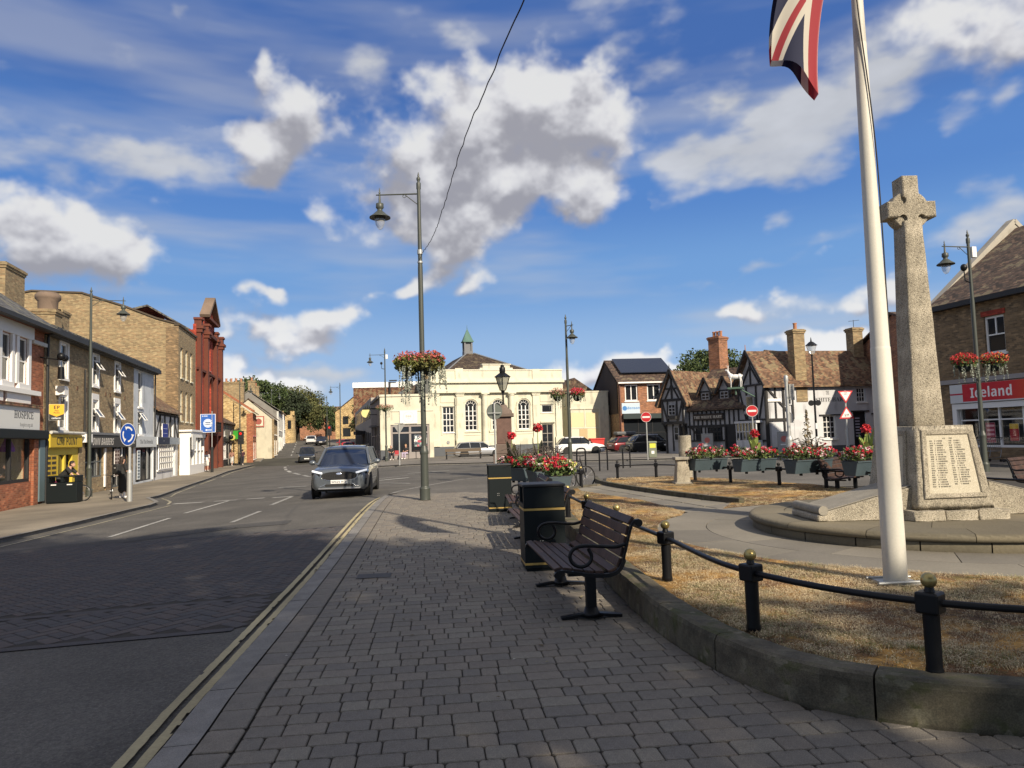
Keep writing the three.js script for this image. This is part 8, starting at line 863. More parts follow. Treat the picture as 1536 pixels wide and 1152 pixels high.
{ const t = thing('plank_bench', 'low plain bench in front of the silver car', 'bench', -4.2, 61.5, { turn: 0.15 }); mesh('seat', [bx(-1.5, 0.6, -0.05, 1.5, 0.85, 0.0), bx(-1.5, 0.42, 0, 1.5, 0.48, 0.45)], mat([0.12, 0.09, 0.06], 0.8), t); for (const x of [-1.4, 1.4]) mesh('leg', [bx(x - 0.05, 0, 0, x + 0.05, 0.42, 0.4), bx(x - 0.05, 0.42, -0.1, x + 0.05, 0.85, -0.05)], M.black, t); }
const SHADE = [ // x, d, height, crown radius, seed, label, crown base
  [6.7, -8.4, 17.0, 3.7, 101, 'great lime tree standing behind the viewer', 4.5],
  [2.4, -7.8, 16.4, 4.2, 111, 'great lime tree second from the left behind the viewer', 4],
  [-3.2, -9.2, 16.8, 4.4, 121, 'great lime tree at the left behind the viewer', 4],
  [11.0, -7.4, 9.6, 3.0, 131, 'smaller lime tree at the right behind the viewer', 3.2],
  [15.4, -8.2, 9.2, 3.0, 141, 'smallest lime tree far right behind the viewer', 3.2]];
// ================================================================ vehicles
function loft(secs, close = true) { // secs: rows of [x, y, z] points; mirrored across z
  const pos = [], q = (a, b, c, d) => pos.push(...a, ...b, ...c, ...a, ...c, ...d), mir = (p) => [p[0], p[1], -p[2]];
  for (let i = 0; i + 1 < secs.length; i++) for (let j = 0; j + 1 < secs[i].length; j++) { const a = secs[i][j], b = secs[i + 1][j], c = secs[i + 1][j + 1], d = secs[i][j + 1]; q(a, b, c, d); q(mir(d), mir(c), mir(b), mir(a)); }
  if (close) for (const s of [secs[0], secs[secs.length - 1]]) { const f = s === secs[0]; for (let j = 0; j + 1 < s.length; j++) { const a = s[j], b = s[j + 1], c = mir(b), d = mir(a); if (f) q(a, b, c, d); else q(d, c, b, a); } }
  let g = new THREE.BufferGeometry(); g.setAttribute('position', new THREE.Float32BufferAttribute(pos, 3)); g = mergeVertices(g, 1e-4); g.computeVertexNormals(); return creased(g, 0.75);
}
function creased(g, ang) { // smooth except over sharp folds
  g = g.index ? g.toNonIndexed() : g; const p = g.attributes.position, n = p.count, fn = [], map = new Map(), a = V(), b = V(), c = V(); for (let i = 0; i < n; i += 3) { a.fromBufferAttribute(p, i); b.fromBufferAttribute(p, i + 1); c.fromBufferAttribute(p, i + 2); fn.push(b.clone().sub(a).cross(c.clone().sub(a))); } const key = (i) => Math.round(p.getX(i) * 2e3) + ',' + Math.round(p.getY(i) * 2e3) + ',' + Math.round(p.getZ(i) * 2e3); for (let i = 0; i < n; i++) { const k = key(i); (map.get(k) ?? map.set(k, []).get(k)).push(i / 3 | 0); }
  const no = new Float32Array(n * 3), cs = Math.cos(ang); for (let i = 0; i < n; i++) { const f = fn[i / 3 | 0], s = V(), fl = f.length() || 1; for (const t of map.get(key(i))) { const h = fn[t], hl = h.length(); if (hl > 1e-12 && h.dot(f) / (hl * fl) > cs) s.add(h); } s.normalize(); no[3 * i] = s.x; no[3 * i + 1] = s.y; no[3 * i + 2] = s.z; } g.setAttribute('normal', new THREE.BufferAttribute(no, 3)); return g;
}
function vehicle(name, label, cat, x, d, bearing, o) { // nose along local +x
  const v = thing(name, label, cat, x, d, { turn: (90 - bearing) * Math.PI / 180, y: T(x, d) - 0.096, group: 'cars and vans in the town centre' }), s = o.s ?? 1, paint = new THREE.MeshPhysicalMaterial({ color: lin(...o.col), roughness: o.rough ?? 0.32, metalness: o.metal ?? 0.4, clearcoat: 1, clearcoatRoughness: 0.06 });
  const L = o.L / 2, w = o.W / 2, hb = o.belt, H = o.H, hood = o.hood, nose = o.nose, yb = o.clear ?? 0.22;
  // lower body
  const sec = (X, wd, y0, yt, crown, tuck = 0.08) => [[X, y0, wd * 0.86], [X, y0 + 0.1, wd * 0.97], [X, mix(y0, yt, 0.42), wd], [X, mix(y0, yt, 0.72), wd * 0.995], [X, yt - tuck, wd * 0.955], [X, yt - 0.012, wd * 0.88], [X, yt + crown * 0.6, wd * 0.5], [X, yt + crown, 0]];
  const f1 = o.cowl, body = [sec(-L, w * 0.8, yb + 0.16, hb - 0.12, 0), sec(-L + 0.06, w * 0.92, yb + 0.06, hb - 0.05, 0.0), sec(-L + 0.35, w * 0.985, yb, hb + 0.02, 0.01), sec(-L + 1.0, w, yb, hb + 0.02, 0.01), sec(0, w, yb, hb, 0.01), sec(f1 - 0.1, w, yb, hood + 0.03, 0.03), sec(f1 + 0.35, w * 0.995, yb, hood - 0.01, 0.04), sec(L - 0.55, w * 0.985, yb, mix(hood, nose, 0.5), 0.05), sec(L - 0.2, w * 0.95, yb + 0.02, nose, 0.045), sec(L - 0.07, w * 0.87, yb + 0.05, nose - 0.07, 0.03, 0.06), sec(L, w * 0.74, yb + 0.1, nose - 0.16, 0.0, 0.05)];
  const bg = loft(body); const bodyM = mesh('body', [bg], paint, v);
  // glasshouse
  const gs = (X, wd, y, k) => [[X, hb - 0.01, wd * 0.93], [X, mix(hb, y, 0.55), wd * mix(0.93, 0.82, k)], [X, y - 0.07, wd * mix(0.9, 0.745, k)], [X, y, wd * mix(0.86, 0.64, k)], [X, y + 0.015, wd * 0.3], [X, y + 0.02, 0]];
  const ws = o.roof0, we = o.roof1, house = [gs(o.rear, w * 0.93, hb + 0.03, 0), gs(mix(o.rear, we, 0.5), w * 0.965, mix(hb, H, 0.62), 0.62), gs(we, w, H - 0.04, 1), gs(mix(we, ws, 0.5), w, H, 1), gs(ws, w, H - 0.035, 1), gs(mix(ws, f1, 0.5), w * 0.99, mix(H - 0.03, hood, 0.46), 0.6), gs(f1 + 0.08, w * 0.97, hood + 0.02, 0)];
  mesh('windows', [loft(house)], o.glass ?? M.glass, v);
  const rs = (X, y, k = 1) => [[X, y - 0.075, w * 0.757], [X, y + 0.004, w * 0.648], [X, y + 0.021, w * 0.3], [X, y + 0.026, 0]]; mesh('roof', [loft([rs(we - 0.12, H - 0.1), rs(we, H - 0.036), rs(mix(we, ws, 0.5), H + 0.004), rs(ws, H - 0.03), rs(ws + 0.1, H - 0.085)])], paint, v);
  const pil = []; for (const z of [1, -1]) { pil.push(bar(V(f1 + 0.06, hood + 0.02, z * w * 0.905), V(ws, H - 0.06, z * w * 0.735), 0.07, 0.05), bar(V(o.rear + 0.05, hb, z * w * 0.885), V(we, H - 0.07, z * w * 0.735), 0.2, 0.06)); for (const px of o.pillars ?? [mix(we, ws, 0.62)]) pil.push(bar(V(px, hb, z * w * 0.94), V(px - 0.05, H - 0.06, z * w * 0.756), 0.03, 0.09)); } mesh('pillars', pil, o.pillarM ?? paint, v);
  // wheels in dark arches
  const R = o.R ?? 0.34; for (const wx of [L - (o.fo ?? 0.88), -L + (o.ro ?? 0.86)]) for (const z of [1, -1]) { mesh('wheel_arch', [rotX(cyl(R + 0.07, R + 0.07, 0.03, 0, 0, 0, 24), z * Math.PI / 2).translate(wx, R + 0.01, z * (w - 0.02))], M.blackMatt, v); const t = mesh('wheel', [rotX(lathe([[R - 0.09, -0.11], [R - 0.02, -0.115], [R, -0.09], [R, 0.09], [R - 0.02, 0.115], [R - 0.09, 0.11]], 0, 0, 0, 26), Math.PI / 2).translate(wx, R, z * (w - 0.1))], M.rubber, v); mesh('rim', [rotX(cyl(R - 0.085, R - 0.085, 0.02, 0, 0, 0, 22), Math.PI / 2).translate(wx, R, z * (w - 0.055) - 0.01), ], M.dark, t); mesh('spokes', Array.from({ length: 5 }, (_, i) => { const a = i * 1.2566 + 0.3; return bar(V(wx, R, z * (w - 0.03)), V(wx + (R - 0.09) * Math.cos(a), R + (R - 0.09) * Math.sin(a), z * (w - 0.03)), 0.055, 0.03); }), M.alloy, t); }
  mesh('sill', [bx(-L + 1.1, yb - 0.04, -w * 0.97, L - 1.2, yb + 0.1, w * 0.97), bx(-L + 0.2, yb - 0.02, -w * 0.8, L - 0.25, yb + 0.12, w * 0.8)], M.blackMatt, v);
  for (const z of [1, -1]) mesh('door_mirror', [sph(0.11, f1 - 0.25, hb + 0.08, z * (w + 0.14), 12, 0.75, 0.7, 1.1), bar(V(f1 - 0.2, hb + 0.03, z * w * 0.93), V(f1 - 0.22, hb + 0.06, z * (w + 0.08)), 0.05, 0.04)], o.mirror ?? paint, v);
  for (const z of [1, -1]) { mesh('tail_light', [rb(-L + 0.015, hb - 0.3, z * w * 0.62 - 0.12, -L + 0.14, hb - 0.1, z * w * 0.62 + 0.14, 0.02)], M.redLens, v); if (!o.detailed) mesh('headlight', [rb(L - 0.34, nose - 0.2, z * w * 0.74 - 0.14, L - 0.1, nose - 0.06, z * w * 0.74 + 0.12, 0.04)], M.lampLens, v); mesh('door_handle', [bx(-0.15, hb - 0.16, z * w * 0.985, 0.05, hb - 0.12, z * (w + 0.01)), bx(-1.1, hb - 0.16, z * w * 0.985, -0.9, hb - 0.12, z * (w + 0.01))], paint, v); }
  if (!o.detailed) { mesh('grille', [rb(L - 0.1, nose - 0.36, -w * 0.42, L + 0.012, nose - 0.2, w * 0.42, 0.03), rb(L - 0.1, yb + 0.1, -w * 0.6, L + 0.01, yb + 0.24, w * 0.6, 0.03)], M.blackMatt, v); mesh('number_plate', [bx(L, yb + 0.3, -0.26, L + 0.025, yb + 0.41, 0.26), bx(-L - 0.012, yb + 0.42, -0.26, -L + 0.02, yb + 0.53, 0.26)], M.whitePaint, v); }
  return { v, paint, L, w };
}
{ // the grey car coming towards us
  const { v, paint, L, w } = vehicle('grey_suv', 'dark grey sport utility car driving towards the viewer', 'car', -5.86, 26.1, 174, { L: 4.62, W: 1.88, H: 1.66, belt: 1.04, hood: 1.02, nose: 0.92, cowl: 0.98, roof0: 0.22, roof1: -1.45, rear: -2.2, clear: 0.24, R: 0.355, col: [0.12, 0.135, 0.15], glass: M.glassBlue, detailed: true, pillars: [-0.28, -1.2] });
  const F = (pts, dep, x, m, name, tilt = 0) => { const g = ext(pts, dep, [], 0.006).rotateY(Math.PI / 2).rotateZ(tilt); g.translate(x, 0, 0); return mesh(name, g, m, v); };
  // grille: wide hexagon-oval with a mesh, bright lower edge
  const oval = []; for (let i = 0; i < 28; i++) { const a = i / 28 * 6.283, c = Math.cos(a), s = Math.sin(a); oval.push([Math.sign(c) * Math.pow(Math.abs(c), 0.75) * 0.56, 0.72 + Math.sign(s) * Math.pow(Math.abs(s), 0.8) * 0.135]); } F(oval, 0.05, L - 0.045, M.blackMatt, 'grille'); mesh('grille_mesh', Array.from({ length: 5 }, (_, j) => bx(L + 0.005, 0.62 + j * 0.048, -0.5 + Math.abs(j - 2) * 0.06, L + 0.02, 0.632 + j * 0.048, 0.5 - Math.abs(j - 2) * 0.06)).concat(Array.from({ length: 15 }, (_, i) => bx(L + 0.004, 0.61, -0.49 + i * 0.07, L + 0.016, 0.83, -0.484 + i * 0.07))), mat([0.02, 0.02, 0.022], 0.45), v); mesh('grille_trim', [tube(Array.from({ length: 13 }, (_, i) => { const a = Math.PI + i / 12 * Math.PI, c = Math.cos(a), s = Math.sin(a); return V(L + 0.015 - 0.02 * Math.abs(c), 0.715 + Math.sign(s) * Math.pow(Math.abs(s), 0.8) * 0.145, Math.sign(c) * Math.pow(Math.abs(c), 0.75) * 0.575); }), 0.012, 40, 6)], M.chrome, v);
  mesh('badge', [sph(0.1, L + 0.02, 0.785, 0, 20, 0.42, 0.14, 1)], M.chrome, v); mesh('badge_field', [sph(0.082, L + 0.027, 0.785, 0, 18, 0.36, 0.14, 1)], mat([0.35, 0.42, 0.6], 0.25, { metalness: 0.3 }), v);
  for (const z of [1, -1]) { mesh('headlight', [bar(V(L - 0.02, 0.80, z * 0.54), V(L - 0.2, 0.875, z * 0.86), 0.05, 0.05).translate(0.035, 0.015, 0)], mat([0.85, 0.87, 0.9], 0.1, { emissive: 0xffffff, emissiveIntensity: 0.5 }), v); mesh('lamp_housing', [bar(V(L - 0.03, 0.745, z * 0.6), V(L - 0.2, 0.8, z * 0.87), 0.05, 0.07).translate(0.025, 0, 0)], M.glass, v); mesh('bumper_blade', [tube([V(L + 0.01, 0.48, z * 0.40), V(L + 0.012, 0.41, z * 0.52), V(L - 0.03, 0.40, z * 0.66), V(L - 0.1, 0.46, z * 0.78)], 0.014, 20, 6)], M.chrome, v); mesh('air_curtain', [bar(V(L - 0.1, 0.42, z * 0.83), V(L - 0.12, 0.62, z * 0.85), 0.07, 0.04).translate(0.02, 0, 0)], M.blackMatt, v); }
  mesh('lower_intake', [rb(L - 0.06, 0.37, -0.45, L + 0.004, 0.47, 0.45, 0.02)], M.blackMatt, v); mesh('skid_plate', [rb(L - 0.12, 0.3, -0.66, L + 0.0, 0.345, 0.66, 0.015)], M.alloy, v); mesh('bonnet_crease', [0.44, -0.44].map((z) => tube([V(1.05, 1.055, z * 1.1), V(1.6, 1.01, z), V(2.05, 0.945, z * 0.85)], 0.012, 16, 5)), paint, v);
  const pl = board(v, 'number_plate', 0.52, 0.115, 0, 0.53, 0, text('#e6e6e2', [['WN25 HSF', 0.5, 0.54, 0.86, '#15161a']]), { t: 0.015, ppm: 700 }); pl.rotation.y = Math.PI / 2; pl.position.set(L + 0.03, 0.535, 0);
  mesh('wiper', [rod(V(0.99, 1.06, 0.5), V(0.85, 1.14, -0.1), 0.012), rod(V(0.99, 1.06, -0.2), V(0.85, 1.14, -0.62), 0.012)], M.blackMatt, v); mesh('rear_view_mirror', [rb(0.3, 1.5, -0.1, 0.34, 1.56, 0.1, 0.01)], M.grey, v); mesh('roof_rail', [bar(V(-1.4, 1.69, 0.62), V(0.1, 1.69, 0.62), 0.03, 0.03), bar(V(-1.4, 1.69, -0.62), V(0.1, 1.69, -0.62), 0.03, 0.03)], M.blackMatt, v);
}
vehicle('black_van', 'small black van following behind the grey car', 'van', -23.4, 84, 166, { L: 4.4, W: 1.84, H: 1.84, belt: 1.12, hood: 1.08, nose: 0.95, cowl: 1.05, roof0: 0.45, roof1: -2.0, rear: -2.18, col: [0.02, 0.024, 0.028], metal: 0.2 });
vehicle('black_car', 'black car far up the high street', 'car', -33.2, 128, 168, { L: 4.3, W: 1.8, H: 1.5, belt: 0.95, hood: 0.92, nose: 0.8, cowl: 0.95, roof0: 0.2, roof1: -1.3, rear: -2.0, col: [0.018, 0.018, 0.02] });
vehicle('white_car', 'white car beside the black one far up the street', 'car', -36.6, 134, 345, { L: 4.2, W: 1.8, H: 1.5, belt: 0.95, hood: 0.92, nose: 0.8, cowl: 0.95, roof0: 0.2, roof1: -1.3, rear: -1.95, col: [0.6, 0.6, 0.6], metal: 0 });
vehicle('red_hatchback', 'red hatchback driving away before the traffic light', 'car', -22.6, 101, 345, { L: 4.0, W: 1.75, H: 1.5, belt: 0.95, hood: 0.92, nose: 0.8, cowl: 0.9, roof0: 0.2, roof1: -1.4, rear: -1.9, col: [0.4, 0.015, 0.02], metal: 0.1 });
vehicle('red_car', 'second red car driving away up the hill', 'car', -25.6, 112, 345, { L: 4.1, W: 1.75, H: 1.5, belt: 0.95, hood: 0.92, nose: 0.8, cowl: 0.9, roof0: 0.2, roof1: -1.4, rear: -1.9, col: [0.35, 0.02, 0.03], metal: 0.1 });
vehicle('silver_estate', 'silver estate car parked before the cream hall', 'car', -3.2, 68.5, 79, { L: 4.7, W: 1.8, H: 1.46, belt: 0.93, hood: 0.92, nose: 0.78, cowl: 0.95, roof0: 0.25, roof1: -1.8, rear: -2.25, col: [0.48, 0.49, 0.5], metal: 0.6, pillars: [0, -0.95] });
vehicle('white_suv', 'white sport utility car parked right of the hall', 'car', 6.0, 67.5, 84, { L: 4.35, W: 1.82, H: 1.64, belt: 1.02, hood: 1.0, nose: 0.86, cowl: 0.95, roof0: 0.25, roof1: -1.5, rear: -2.05, col: [0.78, 0.78, 0.77], metal: 0, rough: 0.25, pillars: [0, -0.95], pillarM: M.blackMatt });
vehicle('black_suv', 'black sport utility car parked before the brick building', 'car', 12.6, 67.5, 75, { L: 4.7, W: 1.88, H: 1.68, belt: 1.04, hood: 1.02, nose: 0.9, cowl: 0.95, roof0: 0.25, roof1: -1.6, rear: -2.2, col: [0.012, 0.012, 0.014], metal: 0.2, pillars: [0, -0.95] });
vehicle('dark_car', 'low black car parked at the inn end of the row', 'car', 15.6, 66.4, 78, { L: 4.4, W: 1.8, H: 1.42, belt: 0.92, hood: 0.9, nose: 0.76, cowl: 0.95, roof0: 0.2, roof1: -1.3, rear: -2.0, col: [0.01, 0.01, 0.011], metal: 0.1 });
{ const { v } = vehicle('red_roofbox_car', 'dark red car with a grey roof box parked behind the black one', 'car', 11.2, 71.5, 70, { L: 4.3, W: 1.8, H: 1.55, belt: 0.98, hood: 0.95, nose: 0.82, cowl: 0.95, roof0: 0.2, roof1: -1.5, rear: -2.05, col: [0.16, 0.012, 0.018], metal: 0.2 }); mesh('roof_box', [rb(-1.6, 1.66, -0.4, 0.5, 2.0, 0.4, 0.12, 3)], mat([0.1, 0.105, 0.11], 0.4), v); mesh('roof_bars', [bx(-1.2, 1.55, -0.6, -1.12, 1.66, 0.6), bx(0.0, 1.55, -0.6, 0.08, 1.66, 0.6)], M.blackMatt, v); }

// ================================================================ people
function surface(f, lo, hi, c) { // surface nets over a distance field
  const n = [0, 1, 2].map((k) => Math.ceil((hi[k] - lo[k]) / c) + 1), S = new Float32Array(n[0] * n[1] * n[2]), at = (i, j, k) => (k * n[1] + j) * n[0] + i; for (let k = 0; k < n[2]; k++) for (let j = 0; j < n[1]; j++) for (let i = 0; i < n[0]; i++) S[at(i, j, k)] = f(lo[0] + i * c, lo[1] + j * c, lo[2] + k * c);
  const id = new Int32Array(S.length).fill(-1), P = [], I = []; for (let k = 0; k + 1 < n[2]; k++) for (let j = 0; j + 1 < n[1]; j++) for (let i = 0; i + 1 < n[0]; i++) { let m = 0, x = 0, y = 0, z = 0; const e = (a, b, cc, d, ee, ff) => { const s = S[at(i + a, j + b, k + cc)], t = S[at(i + d, j + ee, k + ff)]; if ((s < 0) !== (t < 0)) { const u = s / (s - t); x += a + (d - a) * u; y += b + (ee - b) * u; z += cc + (ff - cc) * u; m++; } }; e(0, 0, 0, 1, 0, 0); e(0, 1, 0, 1, 1, 0); e(0, 0, 1, 1, 0, 1); e(0, 1, 1, 1, 1, 1); e(0, 0, 0, 0, 1, 0); e(1, 0, 0, 1, 1, 0); e(0, 0, 1, 0, 1, 1); e(1, 0, 1, 1, 1, 1); e(0, 0, 0, 0, 0, 1); e(1, 0, 0, 1, 0, 1); e(0, 1, 0, 0, 1, 1); e(1, 1, 0, 1, 1, 1); if (m) { id[at(i, j, k)] = P.length / 3; P.push(lo[0] + (i + x / m) * c, lo[1] + (j + y / m) * c, lo[2] + (k + z / m) * c); } }
  const quad = (a, b, cc, d, fl) => { if (a < 0 || b < 0 || cc < 0 || d < 0) return; fl ? I.push(a, b, cc, a, cc, d) : I.push(a, cc, b, a, d, cc); };
  for (let k = 1; k + 1 < n[2]; k++) for (let j = 1; j + 1 < n[1]; j++) for (let i = 1; i + 1 < n[0]; i++) { const s = S[at(i, j, k)] < 0; if (s !== (S[at(i + 1, j, k)] < 0)) quad(id[at(i, j - 1, k - 1)], id[at(i, j, k - 1)], id[at(i, j, k)], id[at(i, j - 1, k)], s); if (s !== (S[at(i, j + 1, k)] < 0)) quad(id[at(i - 1, j, k - 1)], id[at(i - 1, j, k)], id[at(i, j, k)], id[at(i, j, k - 1)], s); if (s !== (S[at(i, j, k + 1)] < 0)) quad(id[at(i - 1, j - 1, k)], id[at(i, j - 1, k)], id[at(i, j, k)], id[at(i - 1, j, k)], s); }
  const g = new THREE.BufferGeometry(); g.setAttribute('position', new THREE.Float32BufferAttribute(P, 3)); g.setIndex(I); g.computeVertexNormals(); return g;
}
function field(bones, kk = 0.02, grow = 0) { return (x, y, z) => { let d = 1e3; for (const b of bones) { const [ax, ay, az, ra, bxx, by, bz, rbb] = b, ux = bxx - ax, uy = by - ay, uz = bz - az, l2 = ux * ux + uy * uy + uz * uz || 1e-9, t = clamp(((x - ax) * ux + (y - ay) * uy + (z - az) * uz) / l2, 0, 1), q = Math.hypot(x - ax - ux * t, y - ay - uy * t, z - az - uz * t) - (ra + (rbb - ra) * t) - grow; if (q - d > 3 * kk) continue; const h = clamp(0.5 + 0.5 * (d - q) / kk, 0, 1); d = d > 500 ? q : mix(d, q, h) - kk * h * (1 - h); } return d; }; }
function solid(bones, c = 0.018, grow = 0, kk = 0.02) { const lo = [1e9, 1e9, 1e9], hi = [-1e9, -1e9, -1e9]; for (const b of bones) for (const o of [0, 4]) for (let k = 0; k < 3; k++) { lo[k] = Math.min(lo[k], b[o + k] - b[o + 3] - grow - 0.05); hi[k] = Math.max(hi[k], b[o + k] + b[o + 3] + grow + 0.05); } return surface(field(bones, kk, grow), lo, hi, c); }
// pose: named joints, facing local +z
function person(label, x, d, turn, J, o = {}) {
  const p = thing('person', label, 'person', x, d, { turn, y: o.y ?? T(x, d), group: 'people in the town centre' }), bone = (a, ra, b, rb_) => [...J[a], ra, ...J[b], rb_], c = o.c ?? 0.018; const hd = J.head;
  const f = o.face ?? [0, 0, 1], fx = (k, s, u) => [hd[0] + f[0] * k + f[2] * s, hd[1] + u, hd[2] + f[2] * k - f[0] * s];
  const body = [[hd[0], hd[1] + 0.035, hd[2], 0.088, hd[0] + f[0] * 0.02, hd[1] - 0.05, hd[2] + f[2] * 0.02, 0.07], [...fx(0.085, 0, 0.0), 0.012, ...fx(0.1, 0, -0.03), 0.016], [...fx(0.0, 0.085, 0), 0.018, ...fx(-0.01, 0.09, -0.03), 0.014], [...fx(0.0, -0.085, 0), 0.018, ...fx(-0.01, -0.09, -0.03), 0.014], [...fx(0.07, 0, -0.085), 0.024, ...fx(0.06, 0, -0.1), 0.022], bone('head', 0.05, 'neck', 0.055), bone('neck', 0.06, 'chest', 0.12), bone('chest', 0.13, 'pelvis', 0.125), bone('sl', 0.06, 'chest', 0.1), bone('sr', 0.06, 'chest', 0.1)];
  for (const s of ['l', 'r']) { body.push(bone('s' + s, 0.052, 'e' + s, 0.04), bone('e' + s, 0.04, 'w' + s, 0.027), bone('h' + s, 0.085, 'k' + s, 0.056), bone('k' + s, 0.055, 'a' + s, 0.037), [...J['a' + s], 0.038, J['t' + s][0], J['t' + s][1], J['t' + s][2], 0.032]);
    const w = V(...J['w' + s]), e = V(...J['e' + s]), dir = w.clone().sub(e).normalize(), sd = V(0, 0, 1).cross(dir).normalize(); if (sd.length() < 0.5) sd.set(1, 0, 0); const pm = w.clone().addScaledVector(dir, 0.07), nrm = sd.clone().cross(dir); body.push([w.x, w.y, w.z, 0.026, pm.x, pm.y, pm.z, 0.03]); [-0.027, -0.009, 0.009, 0.027].forEach((k, i) => { const a = pm.clone().addScaledVector(sd, k), m = a.clone().addScaledVector(dir, 0.045 + 0.006 * (i % 3)).addScaledVector(nrm, 0.012), q = m.clone().addScaledVector(dir, 0.02).addScaledVector(nrm, 0.028); body.push([a.x, a.y, a.z, 0.0105, m.x, m.y, m.z, 0.0095], [m.x, m.y, m.z, 0.0095, q.x, q.y, q.z, 0.008]); }); const th = w.clone().addScaledVector(dir, 0.03).addScaledVector(sd, 0.03), t2 = th.clone().addScaledVector(dir, 0.04).addScaledVector(sd, 0.022); body.push([th.x, th.y, th.z, 0.012, t2.x, t2.y, t2.z, 0.0095]); }
  mesh('body', [solid(body, c)], o.skin ?? M.skin, p);
  const half = (a, b, t) => J[a].map((v, i) => mix(v, J[b][i], t)), sl = o.sleeve ?? 0.75, shirt = [bone('neck', 0.05, 'chest', 0.125), bone('chest', 0.135, 'pelvis', 0.14), bone('sl', 0.06, 'chest', 0.105), bone('sr', 0.06, 'chest', 0.105)]; for (const s of ['l', 'r']) { if (sl > 1) { shirt.push(bone('s' + s, 0.058, 'e' + s, 0.05)); const q = half('e' + s, 'w' + s, sl - 1); shirt.push([...J['e' + s], 0.05, ...q, 0.042]); } else { const q = half('s' + s, 'e' + s, sl); shirt.push([...J['s' + s], 0.06, ...q, 0.06]); } } shirt[0] = [...half('neck', 'chest', 0.35), 0.06, ...J.chest, 0.125];
  mesh('top', [solid(shirt, c, 0.014)], o.top ?? M.blackMatt, p);
  const lg = o.leg ?? 0.9, legs = [bone('hl', 0.1, 'hr', 0.1), [...J.pelvis, 0.125, ...half('hl', 'hr', 0.5), 0.12]]; for (const s of ['l', 'r']) { if (lg > 1) { legs.push(bone('h' + s, 0.095, 'k' + s, 0.068)); legs.push([...J['k' + s], 0.068, ...half('k' + s, 'a' + s, lg - 1), 0.055]); } else legs.push([...J['h' + s], 0.1, ...half('h' + s, 'k' + s, lg), 0.09]); } if (o.skirt) { const a = half('kl', 'kr', 0.5); legs.push([...J.pelvis, 0.13, a[0], a[1] - 0.12, a[2], 0.17]); } mesh('trousers', [solid(legs, c, 0.012)], o.pants ?? M.blackMatt, p);
  mesh('hair', [solid([[...fx(-0.02, 0, 0.055), 0.098, ...fx(-0.045, 0, -0.01), 0.085], ...(o.long ? [[...fx(-0.06, 0, 0), 0.08, ...fx(-0.075, 0, -0.22), 0.06]] : [])], c * 0.8, 0.003)], o.hair ?? M.hair, p);
  mesh('shoes', ['l', 'r'].flatMap((s) => [solid([[J['a' + s][0], J['a' + s][1] - 0.03, J['a' + s][2], 0.046, ...J['t' + s], 0.042]], c * 0.8, 0.006)]), o.shoes ?? M.whitePaint, p);
  return p;
}
const STAND = { head: [0, 1.60, 0.01], neck: [0, 1.46, 0], chest: [0, 1.27, 0], pelvis: [0, 0.98, 0], sl: [0.17, 1.4, 0], sr: [-0.17, 1.4, 0], el: [0.23, 1.12, -0.03], er: [-0.23, 1.12, -0.03], wl: [0.25, 0.86, 0.06], wr: [-0.25, 0.86, 0.06], hl: [0.09, 0.93, 0], hr: [-0.09, 0.93, 0], kl: [0.11, 0.5, 0.02], kr: [-0.11, 0.5, 0.02], al: [0.12, 0.09, 0], ar: [-0.12, 0.09, 0], tl: [0.15, 0.05, 0.16], tr: [-0.15, 0.05, 0.16] };
const WALK = { ...STAND, kl: [0.1, 0.52, 0.14], al: [0.1, 0.11, 0.22], tl: [0.11, 0.08, 0.38], kr: [-0.1, 0.5, -0.04], ar: [-0.1, 0.12, -0.26], tr: [-0.1, 0.05, -0.12], el: [0.23, 1.13, -0.12], wl: [0.22, 0.92, -0.06], er: [-0.23, 1.13, 0.06], wr: [-0.22, 0.95, 0.22] };
const SIT = { ...STAND, head: [0, 1.24, 0.06], neck: [0, 1.1, 0.02], chest: [0, 0.92, 0], pelvis: [0, 0.58, 0], sl: [0.17, 1.04, 0], sr: [-0.17, 1.04, 0], el: [0.23, 0.78, 0.06], er: [-0.23, 0.78, 0.06], wl: [0.14, 0.72, 0.28], wr: [-0.14, 0.72, 0.28], hl: [0.1, 0.55, 0.02], hr: [-0.1, 0.55, 0.02], kl: [0.13, 0.54, 0.44], kr: [-0.13, 0.54, 0.44], al: [0.13, 0.09, 0.42], ar: [-0.13, 0.09, 0.42], tl: [0.15, 0.05, 0.58], tr: [-0.15, 0.05, 0.58] };
const RIDE = { ...STAND, head: [0, 1.56, 0.3], neck: [0, 1.44, 0.22], chest: [0, 1.27, 0.12], pelvis: [0, 0.98, -0.18], sl: [0.17, 1.38, 0.18], sr: [-0.17, 1.38, 0.18], el: [0.24, 1.18, 0.36], er: [-0.24, 1.18, 0.36], wl: [0.24, 1.04, 0.5], wr: [-0.24, 1.04, 0.5], hl: [0.09, 0.94, -0.18], hr: [-0.09, 0.94, -0.18], kl: [0.12, 0.64, 0.18], kr: [-0.12, 0.55, 0.08], al: [0.11, 0.27, 0.0], ar: [-0.14, 0.12, -0.08], tl: [0.11, 0.24, 0.14], tr: [-0.15, 0.05, 0.08] };
person('dark haired boy in a black shirt riding the bicycle behind the twin bin', -18.75, 31.0, 0.12 + Math.PI / 2, RIDE, { c: 0.013, leg: 1.6, top: M.blackMatt, pants: mat([0.03, 0.03, 0.035], 0.9) });
